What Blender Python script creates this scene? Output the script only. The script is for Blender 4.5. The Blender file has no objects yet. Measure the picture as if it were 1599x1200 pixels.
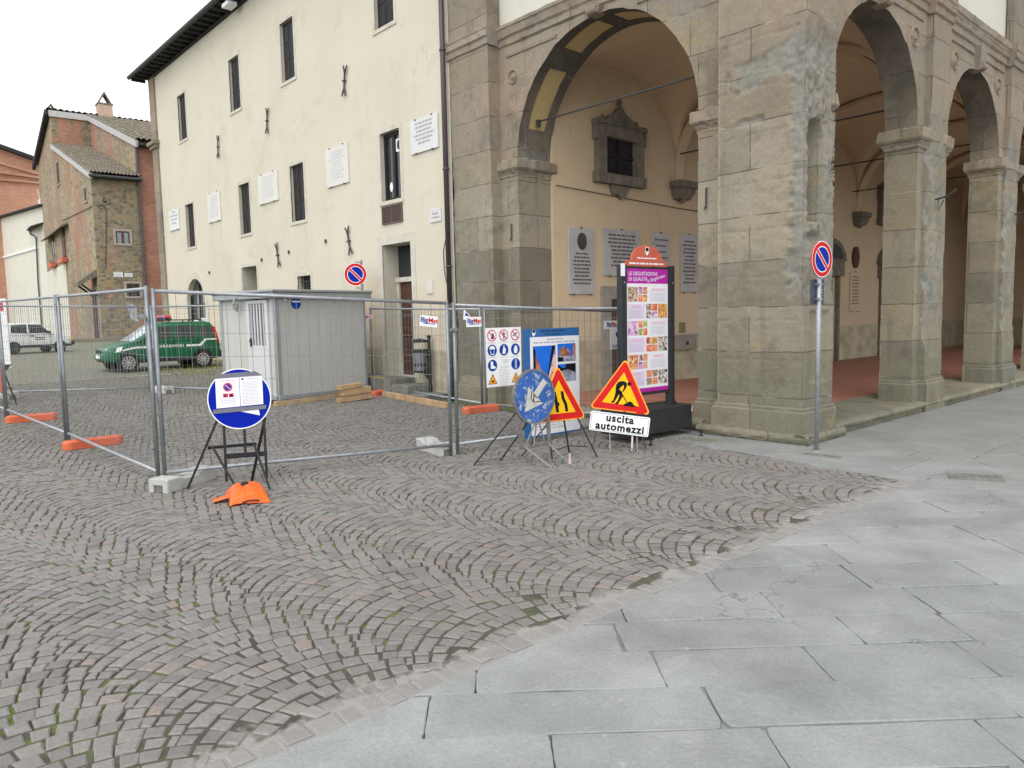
import bpy, math, random
import numpy as np
from mathutils import Vector, Matrix, noise
random.seed(7); np.random.seed(7)
PI = math.pi
SC = bpy.context.scene
COL = SC.collection
# ------------------------------------------------------------------ camera model (source photo 1599 x 1200)
RM = Matrix(((0.66489, -0.05394, 0.74498), (0.74660, 0.07709, -0.66075), (-0.02179, 0.99556, 0.09153)))
CAM = Vector((4.425, -8.672, 1.65)); FOC = 1162.35
def ray(px, py): return RM @ Vector((px-799.5, 600.0-py, -FOC))
def hitn(px, py, p, n):
    d = ray(px, py); p = Vector(p); n = Vector(n)
    return CAM + d*((p-CAM).dot(n)/d.dot(n))
def onX(px, py, X): return hitn(px, py, (X, 0, 0), (1, 0, 0))
def onY(px, py, Y): return hitn(px, py, (0, Y, 0), (0, 1, 0))
def onZ(px, py, Z): return hitn(px, py, (0, 0, Z), (0, 0, 1))
def gz(x):
    return float(np.interp(-x, [4, 10, 19, 30, 48, 90], [0, .12, .44, .5, .8, .9]))
def gr(px, py):
    p = onZ(px, py, 0)
    for _ in range(30): p = onZ(px, py, gz(p.x))
    return p
# ------------------------------------------------------------------ materials
def new_mat(name):
    m = bpy.data.materials.new(name); m.use_nodes = True
    nt = m.node_tree; b = nt.nodes['Principled BSDF']
    return m, nt, b
def N(nt, t, **kw):
    n = nt.nodes.new(t)
    for k, v in kw.items(): setattr(n, k, v)
    return n
def L(nt, a, b): nt.links.new(a, b)
def mixc(nt, fac, a, b, mode='MIX'):
    n = nt.nodes.new('ShaderNodeMix'); n.data_type = 'RGBA'; n.blend_type = mode
    for sock, v in ((n.inputs[0], fac), (n.inputs[6], a), (n.inputs[7], b)):
        if isinstance(v, (int, float)): sock.default_value = v
        elif isinstance(v, tuple): sock.default_value = (*v, 1) if len(v) == 3 else v
        else: L(nt, v, sock)
    return n.outputs[2]
def mth(nt, op, a, b=0.0, clamp=False):
    n = nt.nodes.new('ShaderNodeMath'); n.operation = op; n.use_clamp = clamp
    for s, v in ((n.inputs[0], a), (n.inputs[1], b)):
        if isinstance(v, (int, float)): s.default_value = v
        else: L(nt, v, s)
    return n.outputs[0]
def ramp(nt, v, p0, p1, c0=(0, 0, 0), c1=(1, 1, 1)):
    n = nt.nodes.new('ShaderNodeValToRGB')
    n.color_ramp.elements[0].position = p0; n.color_ramp.elements[1].position = p1
    n.color_ramp.elements[0].color = (*c0, 1); n.color_ramp.elements[1].color = (*c1, 1)
    L(nt, v, n.inputs[0]); return n.outputs[0]
def nz(nt, scale, detail=4, rough=.55, vec=None, dist=0):
    n = nt.nodes.new('ShaderNodeTexNoise'); n.inputs['Scale'].default_value = scale
    n.inputs['Detail'].default_value = detail; n.inputs['Roughness'].default_value = rough
    n.inputs['Distortion'].default_value = dist
    if vec is not None: L(nt, vec, n.inputs['Vector'])
    return n.outputs['Fac']
def pos(nt): return nt.nodes.new('ShaderNodeNewGeometry').outputs['Position']
def bump(nt, b, h, strength, dist=.01):
    n = nt.nodes.new('ShaderNodeBump'); n.inputs['Strength'].default_value = strength
    n.inputs['Distance'].default_value = dist; L(nt, h, n.inputs['Height']); L(nt, n.outputs[0], b.inputs['Normal'])
def simple(name, col, rough=.6, metal=0., var=.12, scale=6., bmp=0., spec=None, alpha=None):
    m, nt, b = new_mat(name)
    p = nt.nodes.new('ShaderNodeTexCoord').outputs['Object']
    f = nz(nt, scale, 5, .6, p)
    dark = tuple(c*(1-var) for c in col); lite = tuple(min(1, c*(1+var)) for c in col)
    c = ramp(nt, f, .3, .7, dark, lite)
    L(nt, c, b.inputs['Base Color'])
    b.inputs['Roughness'].default_value = rough; b.inputs['Metallic'].default_value = metal
    b.inputs['Specular IOR Level'].default_value = .28 if metal < .1 else .5
    if spec is not None: b.inputs['Specular IOR Level'].default_value = spec
    if bmp: bump(nt, b, nz(nt, scale*6, 4, .6, p), bmp, .01)
    return m
def sep(nt, v):
    n = nt.nodes.new('ShaderNodeSeparateXYZ'); L(nt, v, n.inputs[0]); return n.outputs
def comb(nt, x, y, z):
    n = nt.nodes.new('ShaderNodeCombineXYZ')
    for s, v in zip(n.inputs, (x, y, z)):
        if isinstance(v, (int, float)): s.default_value = v
        else: L(nt, v, s)
    return n.outputs[0]
def scalev(nt, v, s):
    n = nt.nodes.new('ShaderNodeVectorMath'); n.operation = 'MULTIPLY'; n.inputs[1].default_value = s
    L(nt, v, n.inputs[0]); return n.outputs[0]

def brick(nt, vec, w, h, mortar=.006, smooth=.1, off=.5, bias=0):
    n = nt.nodes.new('ShaderNodeTexBrick'); L(nt, vec, n.inputs['Vector'])
    n.inputs['Scale'].default_value = 1; n.inputs['Brick Width'].default_value = w; n.inputs['Row Height'].default_value = h
    n.inputs['Mortar Size'].default_value = mortar; n.inputs['Mortar Smooth'].default_value = smooth
    n.inputs['Bias'].default_value = bias; n.offset = off
    n.inputs['Color1'].default_value = (0, 0, 0, 1); n.inputs['Color2'].default_value = (1, 1, 1, 1); n.inputs['Mortar'].default_value = (.5, .5, .5, 1)
    return n.outputs['Color'], n.outputs['Fac']

def mat_sandstone(name, bw=1.55, bh=.575, worn_attr=True, tint=0., soot=0.):
    m, nt, b = new_mat(name)
    p = pos(nt); x, y, z = sep(nt, p)
    s = mth(nt, 'ADD', x, y)
    wob = nz(nt, 1.3, 3, .5, p)
    wz = mth(nt, 'ADD', z, mth(nt, 'ADD', mth(nt, 'MULTIPLY', wob, .05), mth(nt, 'MULTIPLY', nz(nt, 9, 3, .6, p), .014)))
    rnd, fac = brick(nt, comb(nt, s, wz, 0), bw, bh, .007, .3, .47)
    # second scale of blocks for variety of tone
    rnd2, _ = brick(nt, comb(nt, mth(nt, 'ADD', s, 31.7), wz, 0), bw*2.0, bh, .0, .3, .31)
    c = ramp(nt, rnd, 0, 1, (.20, .182, .142), (.36, .323, .258))
    c = mixc(nt, mth(nt, 'MULTIPLY', ramp(nt, rnd2, .35, .9), .5), c, (.32, .275, .175))
    # pinkish blocks high up, greenish low down
    hi = ramp(nt, mth(nt, 'ADD', mth(nt, 'MULTIPLY', z, .1), mth(nt, 'MULTIPLY', nz(nt, .5, 2, .5, p), .45)), .54, .74)
    pk = ramp(nt, nz(nt, .9, 3, .5, p), .38, .66, (.285, .245, .21), (.375, .262, .20))
    c = mixc(nt, mth(nt, 'MULTIPLY', hi, .55), c, pk)
    lo = ramp(nt, z, .25, .0)
    lo = ramp(nt, mth(nt, 'MULTIPLY', z, .4), .25, .75, (1, 1, 1), (0, 0, 0))
    c = mixc(nt, mth(nt, 'MULTIPLY', lo, .55), c, ramp(nt, rnd, 0, 1, (.165, .178, .145), (.285, .255, .165)))
    # greenish / dark stains
    st = ramp(nt, nz(nt, 1.9, 6, .66, p, .5), .53, .66)
    c = mixc(nt, mth(nt, 'MULTIPLY', st, .48), c, (.125, .115, .09))
    vs = scalev(nt, p, (5, 5, .5))
    c = mixc(nt, mth(nt, 'MULTIPLY', ramp(nt, nz(nt, 1, 4, .6, vs), .56, .70), .30), c, (.11, .10, .08))
    och = ramp(nt, nz(nt, 1.1, 4, .6, scalev(nt, p, (1, 1, 1.6))), .60, .68)
    c = mixc(nt, mth(nt, 'MULTIPLY', och, .45), c, (.36, .28, .12))
    gs = ramp(nt, nz(nt, .8, 3, .6, scalev(nt, p, (1, 1, .5))), .48, .72)
    c = mixc(nt, mth(nt, 'MULTIPLY', gs, .4), c, (.245, .245, .20))
    # pale worn patches
    wn = nz(nt, .75, 6, .62, p, .4)
    worn = ramp(nt, wn, .56, .63)
    if worn_attr:
        at = N(nt, 'ShaderNodeAttribute'); at.attribute_name = 'worn'
        wsum = mth(nt, 'ADD', mth(nt, 'MULTIPLY', at.outputs['Fac'], .85), mth(nt, 'MULTIPLY', worn, .28), True)
    else:
        wsum = mth(nt, 'MULTIPLY', worn, .5)
    wc = ramp(nt, nz(nt, 7, 6, .7, p), .3, .75, (.20, .20, .178), (.345, .338, .305))
    c = mixc(nt, wsum, c, wc)
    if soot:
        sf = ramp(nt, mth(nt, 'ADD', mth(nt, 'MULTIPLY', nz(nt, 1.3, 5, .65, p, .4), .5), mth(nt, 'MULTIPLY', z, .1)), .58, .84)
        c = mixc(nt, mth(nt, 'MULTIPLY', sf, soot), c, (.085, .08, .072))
    c = mixc(nt, 1.0, c, (.87, .86, .835), 'MULTIPLY')
    # fine grain
    g = nz(nt, 22, 6, .7, p)
    c = mixc(nt, .22, c, ramp(nt, g, .3, .7, (.2, .2, .2), (.8, .8, .8)), 'OVERLAY')
    # joints
    mcol = ramp(nt, nz(nt, 2.2, 2, .5, p), .52, .64, (.085, .075, .06), (.38, .35, .29))
    c = mixc(nt, mth(nt, 'MULTIPLY', mth(nt, 'MULTIPLY', fac, .85), mth(nt, 'SUBTRACT', 1., wsum)), c, mcol)
    L(nt, c, b.inputs['Base Color']); b.inputs['Roughness'].default_value = .9
    b.inputs['Specular IOR Level'].default_value = .2
    c = mixc(nt, mth(nt, 'MULTIPLY', ramp(nt, nz(nt, 3.2, 6, .7, scalev(nt, p, (1, 1, 2.5)), .8), .60, .66), .3), c, (.13, .12, .10))
    L(nt, c, b.inputs['Base Color'])
    hgt = mth(nt, 'SUBTRACT', mth(nt, 'ADD', mth(nt, 'MULTIPLY', nz(nt, 4, 8, .68, p), 1.2), mth(nt, 'MULTIPLY', nz(nt, 30, 4, .6, p), .25)), mth(nt, 'MULTIPLY', fac, .8))
    bump(nt, b, hgt, .5, .03)
    return m

def mat_plaster(name, base, base2, lowtint=None, ztint=2.3, dirt=True, streak=.5, zref=0.):
    m, nt, b = new_mat(name)
    p = pos(nt); x, y, z = sep(nt, p)
    s = mth(nt, 'ADD', x, y)
    f = nz(nt, .5, 5, .6, p)
    c = ramp(nt, f, .32, .7, base2, base)
    sv = comb(nt, mth(nt, 'MULTIPLY', s, 3.0), mth(nt, 'MULTIPLY', z, .22), 0)
    st = ramp(nt, nz(nt, 1.0, 4, .6, sv), .5, .75)
    c = mixc(nt, mth(nt, 'MULTIPLY', st, .30*streak), c, (.45, .43, .36))
    pt = ramp(nt, nz(nt, .8, 4, .55, p, 1.0), .60, .615)
    c = mixc(nt, mth(nt, 'MULTIPLY', pt, .16), c, tuple(k*.72 for k in base2))
    vc = N(nt, 'ShaderNodeTexVoronoi', feature='DISTANCE_TO_EDGE'); vc.inputs['Scale'].default_value = .45
    nn = nt.nodes.new('ShaderNodeTexNoise'); nn.inputs['Scale'].default_value = 1.6; nn.inputs['Detail'].default_value = 5; L(nt, p, nn.inputs['Vector'])
    wv = N(nt, 'ShaderNodeVectorMath', operation='ADD'); L(nt, p, wv.inputs[0]); L(nt, nn.outputs['Color'], wv.inputs[1]); L(nt, wv.outputs[0], vc.inputs['Vector'])
    ck = mth(nt, 'MULTIPLY', ramp(nt, vc.outputs['Distance'], .0, .004, (1, 1, 1), (0, 0, 0)), ramp(nt, nz(nt, .4, 2, .5, p), .5, .6))
    c = mixc(nt, mth(nt, 'MULTIPLY', ck, .35), c, (.25, .23, .19))
    if lowtint:
        lz = mth(nt, 'ADD', z, mth(nt, 'MULTIPLY', nz(nt, .45, 3, .5, p), 1.6))
        lf = ramp(nt, mth(nt, 'MULTIPLY', lz, .1), (ztint+.4)*.1, (ztint+1.4)*.1, (1, 1, 1), (0, 0, 0))
        c = mixc(nt, mth(nt, 'MULTIPLY', lf, .7), c, lowtint)
    if dirt:
        dz = mth(nt, 'ADD', z, mth(nt, 'MULTIPLY', nz(nt, 2.2, 5, .7, p), .12))
        df = ramp(nt, mth(nt, 'MULTIPLY', mth(nt, 'SUBTRACT', dz, zref), .25), .26, .268, (1, 1, 1), (0, 0, 0))
        dc = ramp(nt, nz(nt, 2.5, 6, .7, p), .35, .65, (.27, .245, .16), (.50, .45, .33))
        c = mixc(nt, mth(nt, 'MULTIPLY', df, .85), c, dc)
    L(nt, c, b.inputs['Base Color']); b.inputs['Roughness'].default_value = .9
    b.inputs['Specular IOR Level'].default_value = .2
    bump(nt, b, mth(nt, 'ADD', nz(nt, 3, 5, .6, p), mth(nt, 'MULTIPLY', nz(nt, 60, 3, .6, p), .2)), .25, .02)
    return m

def mat_rubble(name, redness=.4, scale=3.2, dim=1.):
    """coursed rubble stone with patches of red brick"""
    m, nt, b = new_mat(name)
    p = nt.nodes.new('ShaderNodeTexCoord').outputs['Object']
    x, y, z = sep(nt, p)
    s = mth(nt, 'ADD', x, y)
    v = comb(nt, mth(nt, 'MULTIPLY', s, scale), mth(nt, 'MULTIPLY', z, scale*1.7), 0)
    vo = N(nt, 'ShaderNodeTexVoronoi'); vo.inputs['Scale'].default_value = 1.0; L(nt, v, vo.inputs['Vector'])
    ve = N(nt, 'ShaderNodeTexVoronoi', feature='DISTANCE_TO_EDGE'); ve.inputs['Scale'].default_value = 1.0; L(nt, v, ve.inputs['Vector'])
    r = sep(nt, vo.outputs['Color'])[0]; r2 = sep(nt, vo.outputs['Color'])[1]
    c = ramp(nt, r, .1, .9, tuple(k*dim for k in (.19, .155, .10)), tuple(k*dim for k in (.40, .34, .235)))
    c = mixc(nt, ramp(nt, r2, .75, .95), c, tuple(k*dim for k in (.42, .30, .12)))
    c = mixc(nt, mth(nt, 'MULTIPLY', ramp(nt, ve.outputs['Distance'], .02, .1, (1, 1, 1), (0, 0, 0)), .8), c, tuple(k*dim for k in (.33, .28, .20)))
    bc, bf = brick(nt, comb(nt, s, z, 0), .28, .075, .012, .2)
    bcol = ramp(nt, bc, 0, 1, (.30, .105, .06), (.42, .19, .12))
    bcol = mixc(nt, bf, bcol, (.36, .27, .2))
    pv = scalev(nt, p, (1, 1, .35))
    pf = ramp(nt, nz(nt, .55, 3, .6, pv), .62-.3*redness, .68-.3*redness)
    c = mixc(nt, pf, c, bcol)
    c = mixc(nt, mth(nt, 'MULTIPLY', ramp(nt, nz(nt, .35, 4, .6, p), .45, .7), .5), c, (.16, .15, .11))
    L(nt, c, b.inputs['Base Color']); b.inputs['Roughness'].default_value = .95
    bump(nt, b, mth(nt, 'ADD', ve.outputs['Distance'], nz(nt, 8, 4, .6, p)), .6, .06)
    return m

def mat_brick(name, c1, c2, mort, w=.28, h=.075):
    m, nt, b = new_mat(name)
    p = nt.nodes.new('ShaderNodeTexCoord').outputs['Object']; x, y, z = sep(nt, p)
    s = mth(nt, 'ADD', x, y)
    bc, bf = brick(nt, comb(nt, s, z, 0), w, h, .012, .2)
    c = mixc(nt, bf, ramp(nt, bc, 0, 1, c1, c2), mort)
    c = mixc(nt, mth(nt, 'MULTIPLY', ramp(nt, nz(nt, .6, 4, .6, p), .4, .7), .5), c, tuple(k*.6 for k in c1))
    L(nt, c, b.inputs['Base Color']); b.inputs['Roughness'].default_value = .95
    bump(nt, b, bf, -.4, .02)
    return m

def mat_tiles(name):
    m, nt, b = new_mat(name)
    oc = nt.nodes.new('ShaderNodeTexCoord').outputs['Object']
    c = ramp(nt, nz(nt, 3.5, 6, .75, oc), .36, .66, (.075, .068, .055), (.27, .235, .185))
    c = mixc(nt, ramp(nt, nz(nt, 9, 3, .6, oc), .60, .68), c, (.42, .22, .13))
    c = mixc(nt, mth(nt, 'MULTIPLY', ramp(nt, nz(nt, 1.2, 4, .6, oc), .5, .64), .7), c, (.12, .13, .06))
    L(nt, c, b.inputs['Base Color']); b.inputs['Roughness'].default_value = .95
    bump(nt, b, nz(nt, 14, 4, .6, oc), .6, .03)
    return m

def mat_cobble():
    m, nt, b = new_mat('porphyry_setts')
    g = nt.nodes.new('ShaderNodeNewGeometry'); p = g.outputs['Position']; r = g.outputs['Random Per Island']
    cr = nt.nodes.new('ShaderNodeValToRGB'); e = cr.color_ramp
    e.elements[0].position = 0; e.elements[0].color = (.162, .153, .144, 1)
    e.elements[1].position = 1; e.elements[1].color = (.242, .224, .206, 1)
    for q, cc in ((.3, (.192, .182, .172)), (.55, (.209, .198, .186)), (.8, (.217, .207, .197)), (.94, (.228, .212, .196)), (.975, (.24, .196, .172))):
        k = e.elements.new(q); k.color = (*cc, 1)
    L(nt, r, cr.inputs[0]); c = cr.outputs[0]
    c = mixc(nt, .6, c, ramp(nt, nz(nt, 38, 6, .75, p), .25, .75, (.3, .3, .3), (.7, .7, .7)), 'OVERLAY')
    # broad drift of tone: warmer towards the loggia, moss tinge with painted grazing sheen farther away
    c = mixc(nt, mth(nt, 'MULTIPLY', ramp(nt, nz(nt, .35, 3, .5, p), .45, .65), .35), c, (.165, .142, .125))
    x, y, z = sep(nt, p)
    film = ramp(nt, mth(nt, 'ADD', mth(nt, 'MULTIPLY', x, -.02), mth(nt, 'MULTIPLY', nz(nt, .22, 4, .6, p), .5)), .36, .60)
    c = mixc(nt, mth(nt, 'MULTIPLY', film, .45), c, (.185, .185, .125))
    # whitish lime wear
    c = mixc(nt, mth(nt, 'MULTIPLY', ramp(nt, nz(nt, 3.0, 6, .75, p), .62, .72), .35), c, (.27, .26, .25))
    bx = ramp(nt, mth(nt, 'ADD', mth(nt, 'MULTIPLY', x, .5), mth(nt, 'MULTIPLY', nz(nt, 4.0, 5, .75, p), .35)), .94, 1.03)
    c = mixc(nt, mth(nt, 'MULTIPLY', bx, .45), c, (.33, .32, .305))
    L(nt, c, b.inputs['Base Color']); b.inputs['Roughness'].default_value = .62
    b.inputs['Specular IOR Level'].default_value = .4
    bump(nt, b, nz(nt, 26, 5, .65, p), .55, .012)
    return m

def mat_joint():
    m, nt, b = new_mat('joint_earth')
    p = pos(nt); x, y, z = sep(nt, p)
    c = ramp(nt, nz(nt, 14, 4, .7, p), .3, .7, (.045, .04, .033), (.10, .09, .075))
    mo = ramp(nt, nz(nt, .9, 5, .62, p, .3),   .40, .50)
    mo2 = ramp(nt, nz(nt, 9, 3, .6, p), .42, .55)
    mo = mth(nt, 'MULTIPLY', mo, ramp(nt, mth(nt, 'MULTIPLY', x, .5), .40, .66, (1, 1, 1), (.25, .25, .25)))
    c = mixc(nt, mth(nt, 'MULTIPLY', mo, mo2), c, ramp(nt, nz(nt, 40, 3, .6, p), .3, .7, (.06, .10, .015), (.17, .22, .04)))
    # lime mortar along the border with the slabs
    bf = ramp(nt, mth(nt, 'ADD', x, mth(nt, 'MULTIPLY', nz(nt, 3.5, 4, .6, p), .5)), 1.62, 1.86) if False else None
    xx = mth(nt, 'ADD', mth(nt, 'MULTIPLY', x, .5), mth(nt, 'MULTIPLY', nz(nt, 3.0, 4, .7, p), .35))
    c = mixc(nt, mth(nt, 'MULTIPLY', ramp(nt, xx, .955, 1.0), .85), c, (.33, .32, .30))
    L(nt, c, b.inputs['Base Color']); b.inputs['Roughness'].default_value = 1
    bump(nt, b, nz(nt, 60, 3, .6, p), .8, .01)
    return m

def mat_far_ground():
    """piazza far from the camera: small setts seen at a shallow angle, with moss"""
    m, nt, b = new_mat('far_setts')
    p = pos(nt); x, y, z = sep(nt, p)
    vo = N(nt, 'ShaderNodeTexVoronoi'); vo.inputs['Scale'].default_value = 8.5; L(nt, p, vo.inputs['Vector'])
    r = sep(nt, vo.outputs['Color'])[0]
    c = ramp(nt, r, 0, 1, (.13, .125, .112), (.235, .225, .20))
    ve = N(nt, 'ShaderNodeTexVoronoi', feature='DISTANCE_TO_EDGE'); ve.inputs['Scale'].default_value = 8.5; L(nt, p, ve.inputs['Vector'])
    c = mixc(nt, ramp(nt, ve.outputs['Distance'], .02, .09, (1, 1, 1), (0, 0, 0)), c, (.085, .08, .06))
    film = ramp(nt, mth(nt, 'ADD', mth(nt, 'MULTIPLY', x, -.016), mth(nt, 'MULTIPLY', nz(nt, .22, 4, .6, p), .5)), .38, .62)
    c = mixc(nt, mth(nt, 'MULTIPLY', film, .5), c, (.205, .21, .125))
    L(nt, c, b.inputs['Base Color']); b.inputs['Roughness'].default_value = .8
    return m

def mat_slab():
    m, nt, b = new_mat('grey_flagstone')
    g = nt.nodes.new('ShaderNodeNewGeometry'); p = g.outputs['Position']; r = g.outputs['Random Per Island']
    c = ramp(nt, r, 0, 1, (.242, .252, .250), (.280, .290, .287))
    c = mixc(nt, .8, c, ramp(nt, nz(nt, 1.7, 5, .6, p),   .3, .7, (.37, .37, .37), (.63, .63, .63)), 'OVERLAY')
    c = mixc(nt, .5, c, ramp(nt, nz(nt, .35, 4, .6, p), .35, .65, (.42, .42, .41), (.58, .58, .58)), 'OVERLAY')
    c = mixc(nt, .35, c, ramp(nt, nz(nt, 55, 4, .7, p), .3, .7, (.3, .3, .3), (.7, .7, .7)), 'OVERLAY')
    # pale lime flaking and little chips
    fl = ramp(nt, nz(nt, 1.7, 7, .68, p, .7), .585, .64)
    c = mixc(nt, mth(nt, 'MULTIPLY', fl, .45), c, (.325, .33, .32))
    sp = ramp(nt, nz(nt, 13, 3, .5, p), .66, .71)
    sp = mth(nt, 'MULTIPLY', sp, ramp(nt, nz(nt, .9, 3, .5, p), .42, .6))
    c = mixc(nt, mth(nt, 'MULTIPLY', sp, .55), c, (.39, .395, .385))
    dk = ramp(nt, nz(nt, 2.4, 6, .7, p), .62, .75)
    c = mixc(nt, mth(nt, 'MULTIPLY', dk, .35), c, (.13, .13, .125))
    # hairline cracks and flaking edges
    vc = N(nt, 'ShaderNodeTexVoronoi', feature='DISTANCE_TO_EDGE'); vc.inputs['Scale'].default_value = 1.1
    nn = nt.nodes.new('ShaderNodeTexNoise'); nn.inputs['Scale'].default_value = 2.2; nn.inputs['Detail'].default_value = 5; L(nt, p, nn.inputs['Vector'])
    wv = N(nt, 'ShaderNodeVectorMath', operation='ADD'); L(nt, p, wv.inputs[0]); L(nt, scalev(nt, nn.outputs['Color'], (.9, .9, .9)), wv.inputs[1])
    L(nt, wv.outputs[0], vc.inputs['Vector'])
    ck = ramp(nt, vc.outputs['Distance'], .0, .007, (1, 1, 1), (0, 0, 0))
    ck = mth(nt, 'MULTIPLY', ck, ramp(nt, nz(nt, .55, 3, .5, p), .52, .6))
    c = mixc(nt, mth(nt, 'MULTIPLY', ck, .55), c, (.09, .09, .085))
    # warmer, darker tone close to the loggia
    x, y, z = sep(nt, p)
    gm = ramp(nt, mth(nt, 'ADD', mth(nt, 'MULTIPLY', y, .1), mth(nt, 'MULTIPLY', nz(nt, .6, 5, .65, p), .5)), .02, .36)
    c = mixc(nt, mth(nt, 'MULTIPLY', gm, .5), c, (.20, .197, .175))
    L(nt, c, b.inputs['Base Color']); b.inputs['Roughness'].default_value = .6
    b.inputs['Specular IOR Level'].default_value = .35
    h = mth(nt, 'SUBTRACT', mth(nt, 'ADD', nz(nt, 5, 7, .62, p), mth(nt, 'MULTIPLY', fl, .4)), mth(nt, 'MULTIPLY', ck, 1.0))
    bump(nt, b, h, .35, .015)
    return m

def mat_scratched(name, base, under, rust, amount=.5):
    m, nt, b = new_mat(name)
    p = nt.nodes.new('ShaderNodeTexCoord').outputs['Object']
    f = nz(nt, 9, 8, .75, p, 1.2); g = nz(nt, 4, 5, .6, scalev(nt, p, (1, 1, .4)))
    c = mixc(nt, ramp(nt, nz(nt, 3, 3, .5, p), .35, .7), base, tuple(k*.75 for k in base))
    c = mixc(nt, ramp(nt, f, .60-.1*amount, .64-.1*amount), c, under)
    c = mixc(nt, mth(nt, 'MULTIPLY', ramp(nt, g, .64, .70), .85), c, rust)
    L(nt, c, b.inputs['Base Color']); b.inputs['Roughness'].default_value = .55
    return m

def mat_photo(name, cols, scale=20.):
    """small printed photograph: irregular patches of colour"""
    m, nt, b = new_mat(name)
    p = nt.nodes.new('ShaderNodeTexCoord').outputs['Object']
    f = nz(nt, scale, 3, .6, p, .6)
    cr = nt.nodes.new('ShaderNodeValToRGB'); e = cr.color_ramp
    n = len(cols); e.elements[0].position = .30; e.elements[1].position = .68
    e.elements[0].color = (*cols[0], 1); e.elements[1].color = (*cols[-1], 1)
    for i in range(1, n-1):
        k = e.elements.new(.30+.38*i/(n-1)); k.color = (*cols[i], 1)
    L(nt, f, cr.inputs[0]); L(nt, cr.outputs[0], b.inputs['Base Color']); b.inputs['Roughness'].default_value = .4
    return m

def mat_glass(name, col=(.02, .025, .03), rough=.06):
    m, nt, b = new_mat(name)
    b.inputs['Base Color'].default_value = (*col, 1); b.inputs['Roughness'].default_value = rough
    b.inputs['Specular IOR Level'].default_value = .6
    return m

M = {}
M['stone'] = mat_sandstone('grey_sandstone')
M['stone_plain'] = mat_sandstone('dressed_sandstone', 1.9, .7, False)
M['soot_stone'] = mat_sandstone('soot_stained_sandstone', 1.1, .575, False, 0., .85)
M['cream'] = mat_plaster('cream_plaster', (.615, .578, .472), (.565, .528, .43), (.60, .50, .365), 2.0)
M['cream_hi'] = mat_plaster('pale_cream_plaster', (.64, .625, .545), (.60, .585, .51), None, 0, False)
M['peach'] = mat_plaster('peach_plaster', (.60, .475, .32), (.54, .42, .28), (.53, .43, .315), 1.4, True, .5, .15)
M['vault'] = mat_plaster('vault_plaster', (.64, .51, .345), (.58, .45, .30), None, 0, False)
M['soffit_panel'] = mat_plaster('ochre_plaster', (.58, .45, .22), (.52, .40, .19), None, 0, False)
M['frame_stone'] = simple('window_surround_stone', (.54, .515, .435), .9, var=.15, scale=4, bmp=.3)
M['dark_stone'] = simple('dark_grey_stone', (.17, .155, .125), .9, var=.3, scale=5, bmp=.4)
M['reveal'] = simple('reveal_plaster', (.50, .47, .39), .9, var=.1, scale=2)
M['dark_wood'] = simple('dark_brown_wood', (.019, .016, .016), .6, var=.3, scale=5)
M['brown_wood'] = simple('brown_door_wood', (.085, .04, .028), .55, var=.3, scale=5)
M['eave_wood'] = simple('dark_eave_wood', (.035, .034, .036), .8, var=.25, scale=4)
M['tiles'] = mat_tiles('old_roof_tiles')
M['marble'] = simple('white_marble', (.63, .632, .63), .45, var=.06, scale=2)
M['grey_marble'] = simple('grey_marble', (.40, .385, .385), .5, var=.14, scale=3)
M['engrave'] = simple('engraved_letters', (.36, .365, .38), .8, var=.1)
M['engrave_dark'] = simple('dark_engraved_letters', (.09, .085, .08), .8, var=.1)
M['iron'] = simple('dark_wrought_iron', (.06, .062, .06), .7, .3, .25, 8)
M['pipe'] = simple('brown_painted_downpipe', (.075, .062, .066), .5, .2, .15, 5)
def mat_floor():
    m, nt, b = new_mat('terracotta_tiles'); p = pos(nt); x, y, z = sep(nt, p)
    bc, bf = brick(nt, comb(nt, x, y, 0), .26, .13, .004, .1)
    c = ramp(nt, bc, 0, 1, (.27, .10, .068), (.37, .15, .10))
    c = mixc(nt, mth(nt, 'MULTIPLY', bf, .6), c, (.24, .16, .13))
    c = mixc(nt, mth(nt, 'MULTIPLY', ramp(nt, nz(nt, 1.1, 5, .65, p), .42, .7), .5), c, (.30, .17, .125))
    L(nt, c, b.inputs['Base Color']); b.inputs['Roughness'].default_value = .6
    return m
M['terracotta'] = mat_floor()
M['cobble'] = mat_cobble(); M['joint'] = mat_joint(); M['farground'] = mat_far_ground(); M['slab'] = mat_slab()
M['slab_joint'] = simple('slab_joint_grime', (.13, .13, .12), 1, var=.5, scale=9)
M['kerb'] = mat_sandstone('kerb_stone', 1.1, 3., False)
M['step'] = simple('dark_step_stone', (.17, .17, .15), .85, var=.35, scale=4, bmp=.3)
M['galv'] = simple('galvanised_steel', (.34, .36, .38), .5, .55, .16, 14)
M['galv_post'] = simple('weathered_galvanised_post', (.25, .27, .29), .5, .6, .2, 9)
M['wire'] = simple('fence_wire', (.23, .24, .24), .55, .5, .1)
M['concrete'] = simple('cast_concrete', (.44, .44, .42), .9, var=.15, scale=9, bmp=.4)
M['orange_plastic'] = simple('orange_red_plastic', (.62, .135, .06), .55, var=.15, scale=6)
M['bag'] = simple('glossy_orange_vinyl', (.80, .135, .018), .3, var=.1, scale=5)
M['black'] = simple('black_paint', (.018, .018, .022), .45, var=.2)
M['black_matt'] = simple('anthracite_paint', (.028, .03, .033), .5, var=.15)
M['sign_blue'] = simple('traffic_blue', (.001, .014, .33), .5, var=.05, spec=.08)
M['park_blue'] = simple('parking_sign_blue', (.002, .022, .30), .55, var=.08, spec=.08)
M['sign_red'] = simple('traffic_red', (.56, .016, .016), .5, var=.1, spec=.1)
M['sign_white'] = simple('sign_white', (.80, .81, .82), .45, var=.04)
M['sign_grey'] = simple('sign_back_grey', (.30, .31, .32), .5, .4, .12)
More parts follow.
